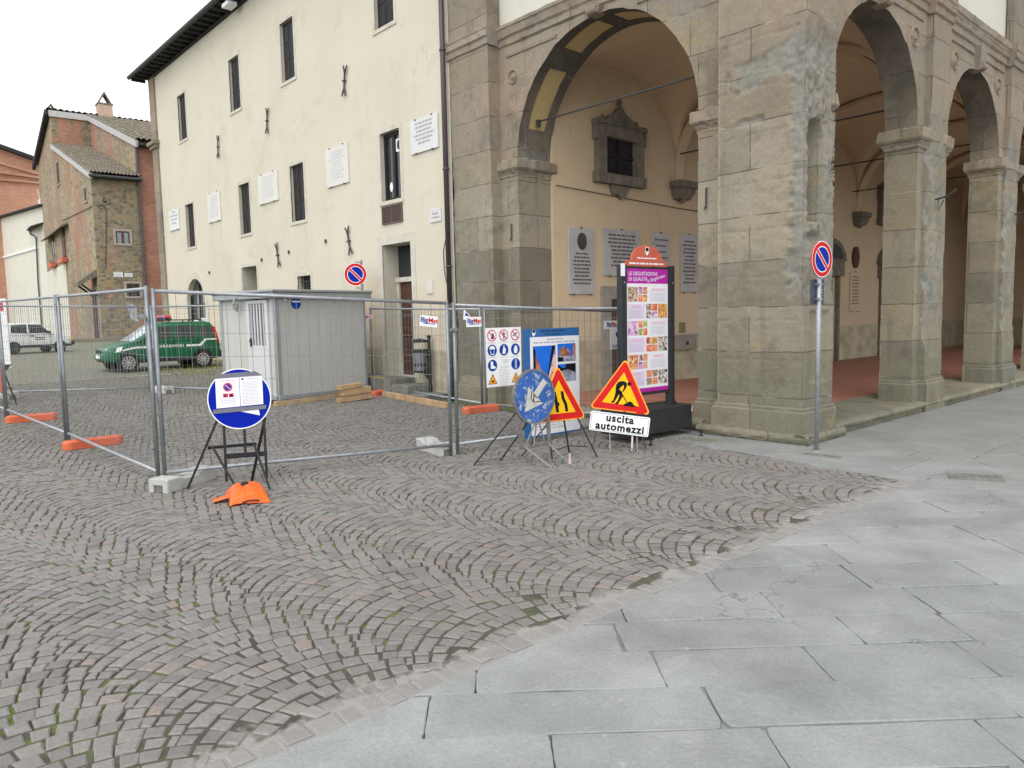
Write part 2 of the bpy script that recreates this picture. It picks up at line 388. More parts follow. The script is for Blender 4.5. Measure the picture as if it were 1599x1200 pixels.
M['sign_navy'] = simple('dark_slate_paint', (.055, .06, .085), .5, var=.15)
M['yellow'] = simple('fluorescent_yellow', (.82, .47, .008), .5, var=.07, spec=.1)
M['amber_edge'] = simple('amber_sign_edge', (.88, .36, .02), .4, var=.06)
M['tape'] = simple('grey_duct_tape', (.155, .16, .19), .6, var=.12, scale=20)
M['paper'] = simple('white_paper', (.78, .78, .82), .6, var=.02)
M['ink'] = simple('grey_print', (.42, .42, .46), .7, var=.05)
M['ink_dark'] = simple('black_print', (.012, .012, .015), .7, var=.05, spec=.05)
M['ink_red'] = simple('red_print', (.60, .05, .12), .6, var=.1)
M['ink_blue'] = simple('blue_print', (.008, .05, .30), .6, var=.1, spec=.08)
M['pink_ink'] = simple('pink_print', (.72, .33, .52), .6, var=.05)
M['scratch_blue'] = mat_scratched('scratched_blue_sign', (.015, .105, .40), (.42, .45, .44), (.16, .09, .05), .55)
M['scratch_white'] = mat_scratched('scratched_white_arrow', (.60, .60, .55), (.34, .33, .30), (.30, .15, .07), .3)
M['rusty'] = simple('rust_stained_steel', (.20, .19, .175), .6, .5, .35, 12)
M['cabin'] = simple('pale_grey_sandwich_panel', (.435, .44, .42), .45, var=.05, scale=1)
M['cabin_front'] = simple('off_white_sandwich_panel', (.47, .48, .45), .45, var=.03, scale=1)
M['cabin_trim'] = simple('grey_steel_trim', (.30, .325, .335), .4, .3, .1)
M['cabin_door'] = simple('white_aluminium_door', (.56, .57, .57), .4, var=.03)
M['timber'] = simple('pale_timber', (.43, .29, .16), .75, var=.22, scale=5)
M['timber_end'] = simple('timber_end_grain', (.42, .26, .12), .8, var=.25, scale=12)
M['glass'] = mat_glass('dark_glass')
M['car_glass'] = mat_glass('car_glass', (.03, .04, .04), .05)
M['bin_metal'] = simple('galvanised_bin', (.27, .29, .31), .4, .6, .15, 7)
M['magenta'] = simple('magenta_print', (.42, .02, .33), .4, var=.05)
M['lilac'] = simple('lilac_print', (.70, .62, .76), .5, var=.03)
M['coral'] = simple('coral_red_panel', (.55, .12, .07), .5, var=.1)
M['poster_blue'] = simple('poster_blue', (.03, .13, .34), .45, var=.06)
M['sky_print'] = simple('printed_blue_sky', (.01, .15, .68), .45, var=.15, scale=3)
M['brick_print'] = mat_photo('printed_red_facade', [(.12, .05, .04), (.40, .12, .08), (.55, .25, .18)], 14)
M['road_print'] = mat_photo('printed_grey_street', [(.09, .09, .12), (.26, .27, .36), (.42, .43, .52)], 9)
FOOD = [mat_photo('printed_food_photo', [(.06, .03, .03), (.55, .12, .05), (.75, .45, .2), (.85, .8, .7)], 26),
        mat_photo('printed_stall_photo', [(.03, .03, .04), (.35, .2, .1), (.8, .75, .65)], 30),
        mat_photo('printed_market_photo', [(.05, .06, .02), (.55, .25, .06), (.8, .35, .1), (.7, .65, .3)], 24),
        mat_photo('printed_dark_photo', [(.02, .02, .02), (.12, .05, .05), (.6, .55, .5), (.85, .85, .82)], 28),
        mat_photo('printed_red_photo', [(.55, .05, .03), (.75, .2, .08), (.85, .5, .35)], 24),
        mat_photo('printed_dusk_photo', [(.03, .01, .05), (.3, .1, .35), (.6, .35, .6), (.85, .7, .75)], 10),
        mat_photo('printed_salad_photo', [(.04, .05, .03), (.4, .5, .1), (.75, .8, .6)], 30)]
# ------------------------------------------------------------------ mesh builder
class MB:
    def __init__(s): s.v = []; s.f = []; s.mi = []; s.attr = []; s.cur = 0
    def vert(s, p, w=0.): s.v.append((p[0], p[1], p[2])); s.attr.append(w); return len(s.v)-1
    def face(s, ids): s.f.append(tuple(ids)); s.mi.append(s.cur)
    def quad(s, a, b, c, d): s.face([s.vert(a), s.vert(b), s.vert(c), s.vert(d)])
    def poly(s, pts): s.face([s.vert(p) for p in pts])
    def obox(s, c, ax, ay, az):
        """box: centre c, half-axis vectors ax, ay, az"""
        c, ax, ay, az = Vector(c), Vector(ax), Vector(ay), Vector(az)
        i = [s.vert(c+ax*a+ay*b+az*d) for a in (-1, 1) for b in (-1, 1) for d in (-1, 1)]
        for q in ((0, 1, 3, 2), (4, 6, 7, 5), (0, 4, 5, 1), (2, 3, 7, 6), (0, 2, 6, 4), (1, 5, 7, 3)): s.face([i[k] for k in q])
    def box(s, x0, x1, y0, y1, z0, z1):
        s.obox(((x0+x1)/2, (y0+y1)/2, (z0+z1)/2), ((x1-x0)/2, 0, 0), (0, (y1-y0)/2, 0), (0, 0, (z1-z0)/2))
    def bbox(s, x0, x1, y0, y1, z0, z1, e=.01):
        """box with chamfered edges"""
        def ring(z, i): return [(x0+i, y0, z), (x1-i, y0, z), (x1, y0+i, z), (x1, y1-i, z), (x1-i, y1, z), (x0+i, y1, z), (x0, y1-i, z), (x0, y0+i, z)]
        def inner(z): return [(x0+e, y0+e, z), (x1-e, y0+e, z), (x1-e, y0+e, z), (x1-e, y1-e, z), (x1-e, y1-e, z), (x0+e, y1-e, z), (x0+e, y1-e, z), (x0+e, y0+e, z)]
        A = [s.vert(p) for p in ring(z0+e, e)]; B = [s.vert(p) for p in ring(z1-e, e)]
        q = [(x0+e, y0+e), (x1-e, y0+e), (x1-e, y1-e), (x0+e, y1-e)]
        T = [s.vert((a, b, z1)) for a, b in q]; D = [s.vert((a, b, z0)) for a, b in q]
        for k in range(8): s.face([A[k], A[(k+1) % 8], B[(k+1) % 8], B[k]])
        s.face(T); s.face(D[::-1])
        for k in range(4):
            s.face([B[2*k], B[2*k+1], T[(k+1) % 4], T[k]]); s.face([B[2*k+1], B[(2*k+2) % 8], T[(k+1) % 4]])
            s.face([A[2*k+1], A[2*k], D[k], D[(k+1) % 4]]); s.face([A[(2*k+2) % 8], A[2*k+1], D[(k+1) % 4]])
    def tube(s, pts, r, n=8, cap=True):
        pts = [Vector(p) for p in pts]; rs = r if isinstance(r, (list, tuple)) else [r]*len(pts)
        rings = []
        t0 = (pts[1]-pts[0]).normalized()
        u = t0.orthogonal().normalized()
        for i, p in enumerate(pts):
            t = (pts[min(i+1, len(pts)-1)]-pts[max(i-1, 0)]).normalized()
            u = (u - t*u.dot(t)).normalized(); w = t.cross(u)
            rings.append([s.vert(p+(u*math.cos(2*PI*k/n)+w*math.sin(2*PI*k/n))*rs[i]) for k in range(n)])
        for a, b in zip(rings, rings[1:]):
            for k in range(n): s.face([a[k], a[(k+1) % n], b[(k+1) % n], b[k]])
        if cap: s.face(rings[0][::-1]); s.face(rings[-1])
    def bar(s, a, b, w, h, up=(0, 0, 1)):
        a, b = Vector(a), Vector(b); t = (b-a).normalized(); sd = t.cross(Vector(up))
        if sd.length < 1e-4: sd = t.orthogonal()
        sd.normalize(); u = sd.cross(t)
        s.obox((a+b)/2, (b-a)/2, sd*w/2, u*h/2)
    def prism(s, pts, d):
        """pts: planar loop (3D), d: extrusion vector"""
        d = Vector(d); a = [s.vert(p) for p in pts]; b = [s.vert(Vector(p)+d) for p in pts]; n = len(pts)
        s.face(a[::-1]); s.face(b)
        for k in range(n): s.face([a[k], a[(k+1) % n], b[(k+1) % n], b[k]])
    def lathe(s, prof, c=(0, 0, 0), n=24, axis='z'):
        rings = []
        for r, h in prof:
            ring = []
            for k in range(n):
                a = 2*PI*k/n; x, y = r*math.cos(a), r*math.sin(a)
                p = {'z': (x, y, h), 'y': (x, h, y), 'x': (h, x, y)}[axis]
                ring.append(s.vert((p[0]+c[0], p[1]+c[1], p[2]+c[2])))
            rings.append(ring)
        for a, b in zip(rings, rings[1:]):
            for k in range(n): s.face([a[k], a[(k+1) % n], b[(k+1) % n], b[k]])
        s.face(rings[0][::-1]); s.face(rings[-1])
    def grid(s, fn, us, vs):
        """fn(u,v) -> (point, worn)"""
        idx = []
        for v in vs:
            row = []
            for u in us:
                r = fn(u, v)
                row.append(s.vert(r[0], r[1]) if isinstance(r, tuple) and isinstance(r[0], (Vector, tuple, list)) else s.vert(r))
            idx.append(row)
        for a, b in zip(idx, idx[1:]):
            for k in range(len(us)-1): s.face([a[k], a[k+1], b[k+1], b[k]])
def mesh_from(name, mb, mats, xf=None, smooth=False):
    me = bpy.data.meshes.new(name)
    v = mb.v
    if xf is not None: v = [tuple(xf @ Vector(p)) for p in v]
    me.from_pydata(v, [], mb.f)
    if not isinstance(mats, (list, tuple)): mats = [mats]
    for m in mats: me.materials.append(m)
    if len(mats) > 1: me.polygons.foreach_set('material_index', mb.mi)
    if any(mb.attr):
        a = me.attributes.new('worn', 'FLOAT', 'POINT'); a.data.foreach_set('value', mb.attr)
    if smooth: me.polygons.foreach_set('use_smooth', [True]*len(me.polygons))
    me.update(); return me
def fix_normals(me):
    import bmesh
    bm = bmesh.new(); bm.from_mesh(me); bmesh.ops.recalc_face_normals(bm, faces=bm.faces); bm.to_mesh(me); bm.free()
WMAT = {}
def tag(o, label=None, cat=None, group=None, kind=None):
    if label: o['label'] = label
    if cat: o['category'] = cat
    if group: o['group'] = group
    if kind: o['kind'] = kind
    return o
def thing(name, label, cat, loc=(0, 0, 0), yaw=0., group=None, frame=None):
    o = bpy.data.objects.new(name, None); COL.objects.link(o)
    m = frame if frame is not None else Matrix.Translation(Vector(loc)) @ Matrix.Rotation(yaw, 4, 'Z')
    o.matrix_world = m; WMAT[o.name] = m
    o.empty_display_size = .2
    return tag(o, label, cat, group)
def root_of(o):
    while o.parent: o = o.parent
    return o
def part(name, mb, mat, parent, world=False, smooth=False, label=None, norm=True):
    xf = WMAT[root_of(parent).name].inverted() if world else None
    me = mesh_from(name, mb, mat, xf, smooth)
    if norm: fix_normals(me)
    o = bpy.data.objects.new(name, me); COL.objects.link(o); o.parent = parent
    if label: o['label'] = label
    return o
def solo(name, mb, mat, label, cat, loc=(0, 0, 0), group=None, yaw=0., world=False, smooth=False, frame=None):
    m = frame if frame is not None else Matrix.Translation(Vector(loc)) @ Matrix.Rotation(yaw, 4, 'Z')
    me = mesh_from(name, mb, mat, m.inverted() if world else None, smooth); fix_normals(me)
    o = bpy.data.objects.new(name, me); COL.objects.link(o); o.matrix_world = m
    WMAT[o.name] = m
    return tag(o, label, cat, group)
def struct(name, mb, mat, smooth=False, norm=False, kind='structure'):
    me = mesh_from(name, mb, mat, None, smooth)
    if norm: fix_normals(me)
    o = bpy.data.objects.new(name, me); COL.objects.link(o); o['kind'] = kind
    return o
TEXTC = {}
def text_into(mb, s, size, org, ex, ez, align='CENTER', bold=0., depth=None, shear=0., spacing=1.):
    """put lettering into mb: origin org, reading direction ex, up direction ez"""
    key = (s, align, bold, shear, spacing)
    if key not in TEXTC:
        cu = bpy.data.curves.new('lettering', 'FONT'); cu.body = s; cu.size = 1; cu.align_x = align; cu.align_y = 'CENTER'
        cu.resolution_u = 3; cu.offset = bold; cu.shear = shear; cu.space_character = spacing
        o = bpy.data.objects.new('lettering', cu); me = bpy.data.meshes.new_from_object(o)
        TEXTC[key] = ([tuple(v.co) for v in me.vertices], [tuple(p.vertices) for p in me.polygons])
        bpy.data.objects.remove(o); bpy.data.curves.remove(cu); bpy.data.meshes.remove(me)
    vs, fs = TEXTC[key]; b = len(mb.v); org, ex, ez = Vector(org), Vector(ex), Vector(ez)
    for v in vs: mb.vert(org+ex*(v[0]*size)+ez*(v[1]*size))
    for f in fs: mb.face([b+k for k in f])
def disc_pts(cx, cz, r, y, n=40, a0=0., a1=2*PI, rx=None):
    return [(cx+(rx or r)*math.cos(a0+(a1-a0)*k/n), y, cz+r*math.sin(a0+(a1-a0)*k/n)) for k in range(n if a1-a0 > 6.28 else n+1)]
def ring_into(mb, cx, cz, r0, r1, y, n=48):
    a = [mb.vert((cx+r0*math.cos(2*PI*k/n), y, cz+r0*math.sin(2*PI*k/n))) for k in range(n)]
    b = [mb.vert((cx+r1*math.cos(2*PI*k/n), y, cz+r1*math.sin(2*PI*k/n))) for k in range(n)]
    for k in range(n): mb.face([a[k], a[(k+1) % n], b[(k+1) % n], b[k]])
def fbm(p, o=4): return noise.fractal(Vector(p), .6, 2.1, o, noise_basis='PERLIN_ORIGINAL')
def yaw_to(fx, fy): return math.atan2(fx, -fy)      # local -Y looks along (fx, fy)
def lines_into(mb, org, ex, ez, w, rows, pitch, h, rng, ragged=.25, gap=True, center=False):
    """rows of unreadable small lettering as word-length strokes"""
    org, ex, ez = Vector(org), Vector(ex), Vector(ez)
    for r in range(rows):
        tw = w*(1-ragged*rng.random()); x = (w-tw)/2 if center else 0.; end = x+tw
        while x < end-.02*w:
            wl = min(w*(.06+.12*rng.random()), end-x)
            a = org+ex*x-ez*(pitch*r); mb.quad(a, a+ex*wl, a+ex*wl+ez*h, a+ez*h)
            x += wl+w*.022
# ================================================================== GROUND
def clip_poly(poly, planes):
    for (a, b, c) in planes:            # keep a*x + b*y <= c
        out = []
        for i, p in enumerate(poly):
            q = poly[(i+1) % len(poly)]
            dp, dq = a*p[0]+b*p[1]-c, a*q[0]+b*q[1]-c
            if dp <= 0: out.append(p)
            if dp*dq < 0:
                t = dp/(dp-dq); out.append((p[0]+(q[0]-p[0])*t, p[1]+(q[1]-p[1])*t))
        poly = out
        if len(poly) < 3: return []
    return poly
def ylim(x): return float(np.interp(x, [-5.5, -1.5, -1.03, .98, 1.9], [-.35, -.72, -.85, -1.16, -1.25]))
EDGE = 1.775
def ground_sheets():
    mb = MB()
    xs = [-400, -200, -120, -90, -60, -48, -40, -30, -25, -19, -16]
    mb.grid(lambda u, v: Vector((u, v, gz(u)-.002)), xs, [-150, -60, -20, -8, 0, 6, 20, 80, 300])
    struct('far_ground', mb, M['farground'])
    mb = MB(); xs = [-16, -13, -10, -7, -4, 0, 60, 150]
    mb.grid(lambda u, v: Vector((u, v, gz(u)-.06)), xs, [-150, -20, 0, 40, 300])
    struct('ground', mb, M['farground'])
    mb = MB(); xs = [-16+i*.75 for i in range(23)]+[.9, 1.25, EDGE+.01]
    mb.grid(lambda u, v: Vector((u, v, gz(u)-(.013 if u < 1.2 else .006))), xs, [-20.5, -8, -4, -2, -1, .3])
    struct('joint_bed', mb, M['joint'])
ground_sheets()
def cobblestones():
    th = math.radians(7.5); e1 = np.array([math.cos(th), math.sin(th)]); e2 = np.array([-math.sin(th), math.cos(th)])
    W, V0, pitch = 1.05, -4.22, .107; R = .72*W; fm = math.asin(W/2/R)
    rng = np.random.default_rng(3)
    view = np.array([-.745, .66]); cam = np.array([CAM.x, CAM.y])
    verts, faces = [], []
    def stone(q, h, lod):
        # q: 4 corners (xy) counter-clockwise
        c = q.mean(0); z0 = gz(c[0]); tx, ty = rng.normal(0, .014, 2)
        b = len(verts)
        def put(p, z): verts.append((p[0], p[1], z0+z+(p[0]-c[0])*tx+(p[1]-c[1])*ty))
        if lod:
            for p in q: put(p, -.03)
            for p in q: put(p, h-.006)
            # rounded top: two points per corner
            for i in range(4):
                p = q[i]; pr = q[i-1]; nx = q[(i+1) % 4]
                put(p+(c-p)*.17+(pr-p)*.03, h-.0005)
            for i in range(4): faces.append((b+i, b+(i+1) % 4, b+4+(i+1) % 4, b+4+i))
            for i in range(4): faces.append((b+4+i, b+4+(i+1) % 4, b+8+(i+1) % 4, b+8+i))
            faces.append((b+8, b+9, b+10, b+11))
        else:
            for p in q: put(p, -.02)
            for p in q: put(p+(c-p)*.07, h)
            for i in range(4): faces.append((b+i, b+(i+1) % 4, b+4+(i+1) % 4, b+4+i))
            faces.append((b+4, b+5, b+6, b+7))
    toff = .03
    def warp(p):
        x, y = p
        return np.array([x+.022*fbm((x*.55, y*.55, 1.3), 3), y+.022*fbm((x*.55, y*.55, 7.7), 3)])
    def emit(q):
        c = q.mean(0)
        if c[0] > EDGE-.16 or c[0] < -16 or c[1] > ylim(c[0])-.03 or c[1] > -.12: return
        d = c-cam; r = math.hypot(*d)
        if r < 1.3 or r > 24: return
        if np.dot(d/r, view) < .35 and r > 5: return
        lod = r < 10
        q = np.array([warp(p) for p in q])
        gap = .0036+.0036*rng.random(); q = q+rng.normal(0, .0028, 2)
        ee = np.roll(q, -1, 0)-q; ln = np.hypot(ee[:, 0], ee[:, 1])
        if ln.min() < .012: return
        qq = []
        for i in range(4):
            f1 = ee[i]/max(ln[i], 1e-6); f0 = -ee[i-1]/max(ln[i-1], 1e-6)
            sn = abs(f1[0]*f0[1]-f1[1]*f0[0])
            qq.append(q[i]+(f1+f0)*min(gap/max(sn, .4), .016)+rng.normal(0, .0040, 2))
        stone(np.array(qq), rng.normal(0, .0028), lod)
    for sidx in range(-16, 8):
        v0 = V0+sidx*W
        for k in range(-195, 90):
            tk = k*pitch+toff
            n = 12; shift = .5 if k % 2 else 0.
            edges = [-fm+(2*fm)*(i+shift+rng.normal(0, .07))/n for i in range(-1, n+2)]
            edges = [min(max(e, -fm), fm) for e in edges]
            def P(a, t): return e1*(t+R*(1-math.cos(a)))+e2*(v0+R*math.sin(a))
            def nxt(a): return math.asin(max(-1, min(1, math.sin(a)-pitch*math.cos(a)*math.sin(a)/R)))
            for a0, a1 in zip(edges, edges[1:]):
                if a1-a0 < .04: continue
                emit(np.array([P(a0, tk), P(nxt(a0), tk+pitch), P(nxt(a1), tk+pitch), P(a1, tk)]))
            # diamond set across the line where two arcs meet
            A = P(fm, tk); B = P(fm, tk+pitch); c = (A+B)/2; d = e2*(pitch*.5*.98)
            emit(np.array([A, c-d, B, c+d])[::1])
    # border course against the slabs
    y = -9.5
    while y < -1.35:
        w = rng.uniform(.075, .14); g = .005
        x0 = EDGE-.125+rng.normal(0, .012); x1 = EDGE-.010+rng.normal(0, .010)
        q = np.array([(x0, y+g), (x1, y+g+rng.normal(0, .005)), (x1, y+w-g), (x0, y+w-g+rng.normal(0, .005))])
        stone(q, rng.normal(0, .003), True); y += w
    me = bpy.data.meshes.new('cobblestones'); me.from_pydata(verts, [], faces); me.materials.append(M['cobble']); me.update()
    o = bpy.data.objects.new('cobblestones', me); COL.objects.link(o); o['kind'] = 'structure'
    print('setts', len(verts), len(faces))
cobblestones()
def flagstones():
    rng = random.Random(5)
    mb = MB()
    def slab(poly, gap, h, tilt=True):
        # ragged outline, shrunk by gap, with a small chamfer
        n = len(poly); c = (sum(p[0] for p in poly)/n, sum(p[1] for p in poly)/n)
        area = abs(sum(poly[i][0]*poly[(i+1) % n][1]-poly[(i+1) % n][0]*poly[i][1] for i in range(n)))/2
        if area < .004: return
        near = math.hypot(c[0]-CAM.x, c[1]-CAM.y) < 9
        out = []
        for i in range(n):
            a, b = poly[i], poly[(i+1) % n]; ln = math.hypot(b[0]-a[0], b[1]-a[1])
            k = max(1, int(ln/(.05 if near else .3)))
            for j in range(k):
                t = j/k; x, y = a[0]+(b[0]-a[0])*t, a[1]+(b[1]-a[1])*t
                dx, dy = c[0]-x, c[1]-y; dl = math.hypot(dx, dy) or 1
                w = gap+.0045*abs(fbm((x*5.5, y*5.5, h*300), 4))+(.010*max(0, fbm((x*1.7, y*1.7, 4.4), 3)-.22))
                if j == 0: w += .006+.014*max(0, fbm((x*3, y*3, 8.8), 2))
                out.append((x+dx/dl*w, y+dy/dl*w, dx/dl, dy/dl))
        base = [mb.vert((x, y, -.03)) for x, y, _, _ in out]
        mid = [mb.vert((x, y, h-.0035)) for x, y, _, _ in out]
        top = [mb.vert((x+a*.006, y+b*.006, h)) for x, y, a, b in out]
        m = len(out)
        for i in range(m):
            j = (i+1) % m
            mb.face([base[i], base[j], mid[j], mid[i]]); mb.face([mid[i], mid[j], top[j], top[i]])
        mb.face(top)
    # diagonal courses of the square
    a = math.radians(49.8); d1 = (math.cos(a), math.sin(a)); d2 = (-math.sin(a), math.cos(a))
    q = -22.
    while q < 16:
        w = rng.choice([.30, .34, .38, .42, .36]); p = -26+rng.random()
        while p < 34:
            l = rng.choice([.55, .75, .9, 1.05, 1.2, .85])
            cs = [(p, q), (p+l, q), (p+l, q+w), (p, q+w)]
            cs = [(u*d1[0]+v*d2[0], u*d1[1]+v*d2[1]) for u, v in cs]
            cx = sum(c[0] for c in cs)/4; cy = sum(c[1] for c in cs)/4
            if EDGE-1 < cx < 18 and -12 < cy < 24:
                cl = clip_poly(cs, [(-1, 0, -(EDGE+.004))])
                if cl: slab(cl, .0004 if rng.random() < .7 else .0018, rng.gauss(0, .002))
            p += l
        q += w
    # straighter paving along the loggia
    y = -2.
    while y < 24:
        w = rng.choice([.55, .7, .8]); x = -6.0+rng.random()*.6
        while x < EDGE:
            l = rng.choice([.8, 1.1, 1.4])
            cs = [(x, y), (x+l, y), (x+l, y+w), (x, y+w)]
            cl = clip_poly(cs, [(1, 0, EDGE-.004), (-.156, -1, 1.005), (-1, 0, -.02)])
            if cl: slab(cl, .001, rng.gauss(0, .0012))
            cl = clip_poly(cs, [(1, 0, .02), (.24, 1, -1.06), (0, 1, .1)]) if False else []
            x += l
        y += w
    # wedge in front of the corner pier and the kiosk
    x = -4.6
    while x < .02:
        l = rng.choice([.7, .95, 1.2]); x1 = min(x+l, .02)
        y0a, y0b = ylim(x)+.0, ylim(x1)+.0
        ym = (-.42, -.40)
        slab([(x, y0a), (x1, y0b), (x1, -.4), (x, -.4)], .001, .001)
        slab([(x, -.4), (x1, -.4), (x1, .2), (x, .2)], .001, .0005)
        x = x1
    y0 = ylim(.02)
    slab([(.02, y0), (EDGE-.004, ylim(EDGE)), (EDGE-.004, -1.281), (.02, -1.0)], .001, 0)
    struct('flagstones', mb, M['slab'])
    mb = MB(); mb.quad((EDGE+.0, -40, -.011), (60, -40, -.011), (60, 60, -.011), (EDGE+.0, 60, -.011))
    mb.quad((-6, -1.4, -.009), (EDGE+.0, -1.4, -.009), (EDGE, 60, -.009), (-6, 60, -.009))
    struct('paving_bed', mb, M['slab_joint'])
def slab_joint_mat():
    m, nt, b = new_mat('slab_joint_mortar'); p = pos(nt)
    f = nz(nt, 1.1, 4, .6, p)
    c = ramp(nt, f, .40, .52, (.075, .075, .07), (.25, .255, .245))
    L(nt, c, b.inputs['Base Color']); b.inputs['Roughness'].default_value = 1
    M['slab_joint'] = m
slab_joint_mat()
flagstones()
# iron drain covers let into the paving
def drain(cx, cy, w, d, yaw, label, slots=5):
    t = thing('drain_cover', label, 'drain cover', (cx, cy, .004), yaw, 'drain covers in the paving')
    m = MB(); m.box(-w/2, w/2, -d/2, d/2, -.02, .001)
    part('frame', m, M['step'], t)
    m = MB()
    for i in range(slots):
        x = -w/2+w*(i+.5)/slots; m.box(x-w/slots*.28, x+w/slots*.28, -d*.38, d*.38, .001, .0035)
    part('grating', m, M['step'], t)
p = onZ(1284, 712, 0); drain(p.x, p.y, .42, .13, 0, 'small slotted drain at the foot of the no parking post')
p = onZ(1523, 746, 0); drain(p.x, p.y, .46, .30, .4, 'square iron drain cover among cracked slabs', 7)
# ================================================================== LOGGIA
FZ = .17                       # portico floor level
SPR = 4.37                     # arch springing (top of the imposts)
XB = -5.3                      # back wall of the portico
def rough(p, a=.010, f=2.6):
    return Vector((p[0]+a*fbm((p[0]*f, p[1]*f, p[2]*f), 4), p[1]+a*fbm((p[0]*f+9, p[1]*f, p[2]*f), 4), p[2]+a*.6*fbm((p[0]*f, p[1]*f+9, p[2]*f), 4)))
def PR(s, n, z): return Vector((n, s, z))          # side arcade, facing +x
def PL(s, n, z): return Vector((-s, -n, z))        # end arch, facing -y
def lin(a, b, step):
    k = max(1, int(math.ceil(abs(b-a)/step))); return [a+(b-a)*i/k for i in range(k+1)]
loggia = thing('loggia', 'weathered sandstone loggia with round arches and a red tiled portico floor', 'portico', (-2.7, 8, 0))
def arch_wall(P, ops, s0, s1, nf, nb, ztop, panels=False, fine=.09):
    """wall with round-arched openings; returns stone part mesh (and panel mesh)"""
    mb = MB(); sm = MB()
    def chip(s, z, sc, ro):
        # ragged arris
        return .030*max(0, fbm((s*3.2, z*3.2, sc), 3)) + .010*fbm((s*11, z*11, sc), 2)
    def pier(a, b, la, lb):
        for n in (nf, nb):
            mb.grid(lambda u, v: rough(P(u, n, v)), lin(a, b, fine), lin(.0, SPR, .12))
            mb.grid(lambda u, v: rough(P(u, n, v)), lin(a, b, fine), lin(SPR, ztop, .12))
    edges = [s0]
    for c, r in ops: edges += [c-r, c+r]
    edges.append(s1)
    for i in range(0, len(edges), 2): pier(edges[i], edges[i+1], 0, 0)
    for oi, (c, r) in enumerate(ops):
        K = 44; th = [PI*k/K for k in range(K+1)]
        def arc(k, n, rr): return P(c-rr*math.cos(th[k]), n, SPR+rr*math.sin(th[k]))
        dep = lin(nf, nb, .1)
        for n in (nf, nb):
            def fn(u, v):
                k = int(u); rr = r
                s = c-r*math.cos(th[k]); za = SPR+r*math.sin(th[k])
                if n == nf: za += chip(s, za, 3.1, 0)
                z = za+(ztop-za)*v
                return rough(P(s, n, z))
            mb.grid(fn, list(range(K+1)), [0, .08, .2, .35, .5, .7, .85, 1])
        # soffit
        def sof(u, v):
            k = int(u); rr = r; s = c-r*math.cos(th[k]); za = SPR+r*math.sin(th[k])
            if v == nf: za += chip(s, za, 3.1, 0)
            return rough(P(s, v, za))
        if not panels:
            sm.grid(sof, list(range(K+1)), dep)
        else:
            # stone bands with sunk plaster panels
            D = [nf, nf-.20, nf-.62, nb]
            spans = [(4, 12), (15, 21), (23, 29), (32, 40)]
            pm = [MB() for _ in spans]
            def inpan(k): return any(a <= k < b for a, b in spans)
            for k in range(K):
                for d in range(3):
                    q = [sof(k, D[d]), sof(k+1, D[d]), sof(k+1, D[d+1]), sof(k, D[d+1])]
                    if d == 1 and inpan(k):
                        rr = 1+.022/r
                        def off(p):
                            cc = P(c, 0, SPR); v = Vector(p)-cc
                            v2 = Vector(v)
                            if P is PL: v2 = Vector((v.x*rr, v.y, v.z*rr))
                            return cc+v2
                        pm[[i for i, (a, b) in enumerate(spans) if a <= k < b][0]].quad(*[off(p) for p in q])
                        for j in range(4):
                            if (j == 3 and inpan(k-1)) or (j == 1 and inpan(k+1)): continue
                            sm.quad(q[j], q[(j+1) % 4], off(q[(j+1) % 4]), off(q[j]))
                    else: sm.quad(*q)
        # jambs
        for sgn in (-1, 1):
            s = c+sgn*r
            def jm(u, v):
                e = 0
                if u == nf: e = .018*max(0, fbm((v*4, s, 2.2), 3))
                return rough(P(s+sgn*e, u, v))
            mb.grid(jm, dep, lin(0, SPR, .12))
    return (mb, sm, pm) if panels else (mb, sm)
PIERS = [4.30, 8.19, 12.08, 15.97, 19.86]
OPS = [(2.265, 1.415)]+[((PIERS[i]+PIERS[i+1])/2, 1.325) for i in range(4)]
mb, sm = arch_wall(PR, OPS, .5, 23.2, -.10, -.58, 6.15)
part('arcade_wall', mb, M['stone'], loggia, True, True, norm=False); part('arch_soffits', sm, M['soot_stone'], loggia, True, True, norm=False)
mb, sm, pm = arch_wall(PL, [(3.515, 1.845)], .75, 7.05, -.25, -1.05, 6.5, True)
part('arch_soffit', sm, M['soot_stone'], loggia, True, False, norm=False)
part('end_arch', mb, M['stone'], loggia, True, True, norm=False)
for m in pm: part('soffit_panel', m, M['soffit_panel'], loggia, True, norm=False)
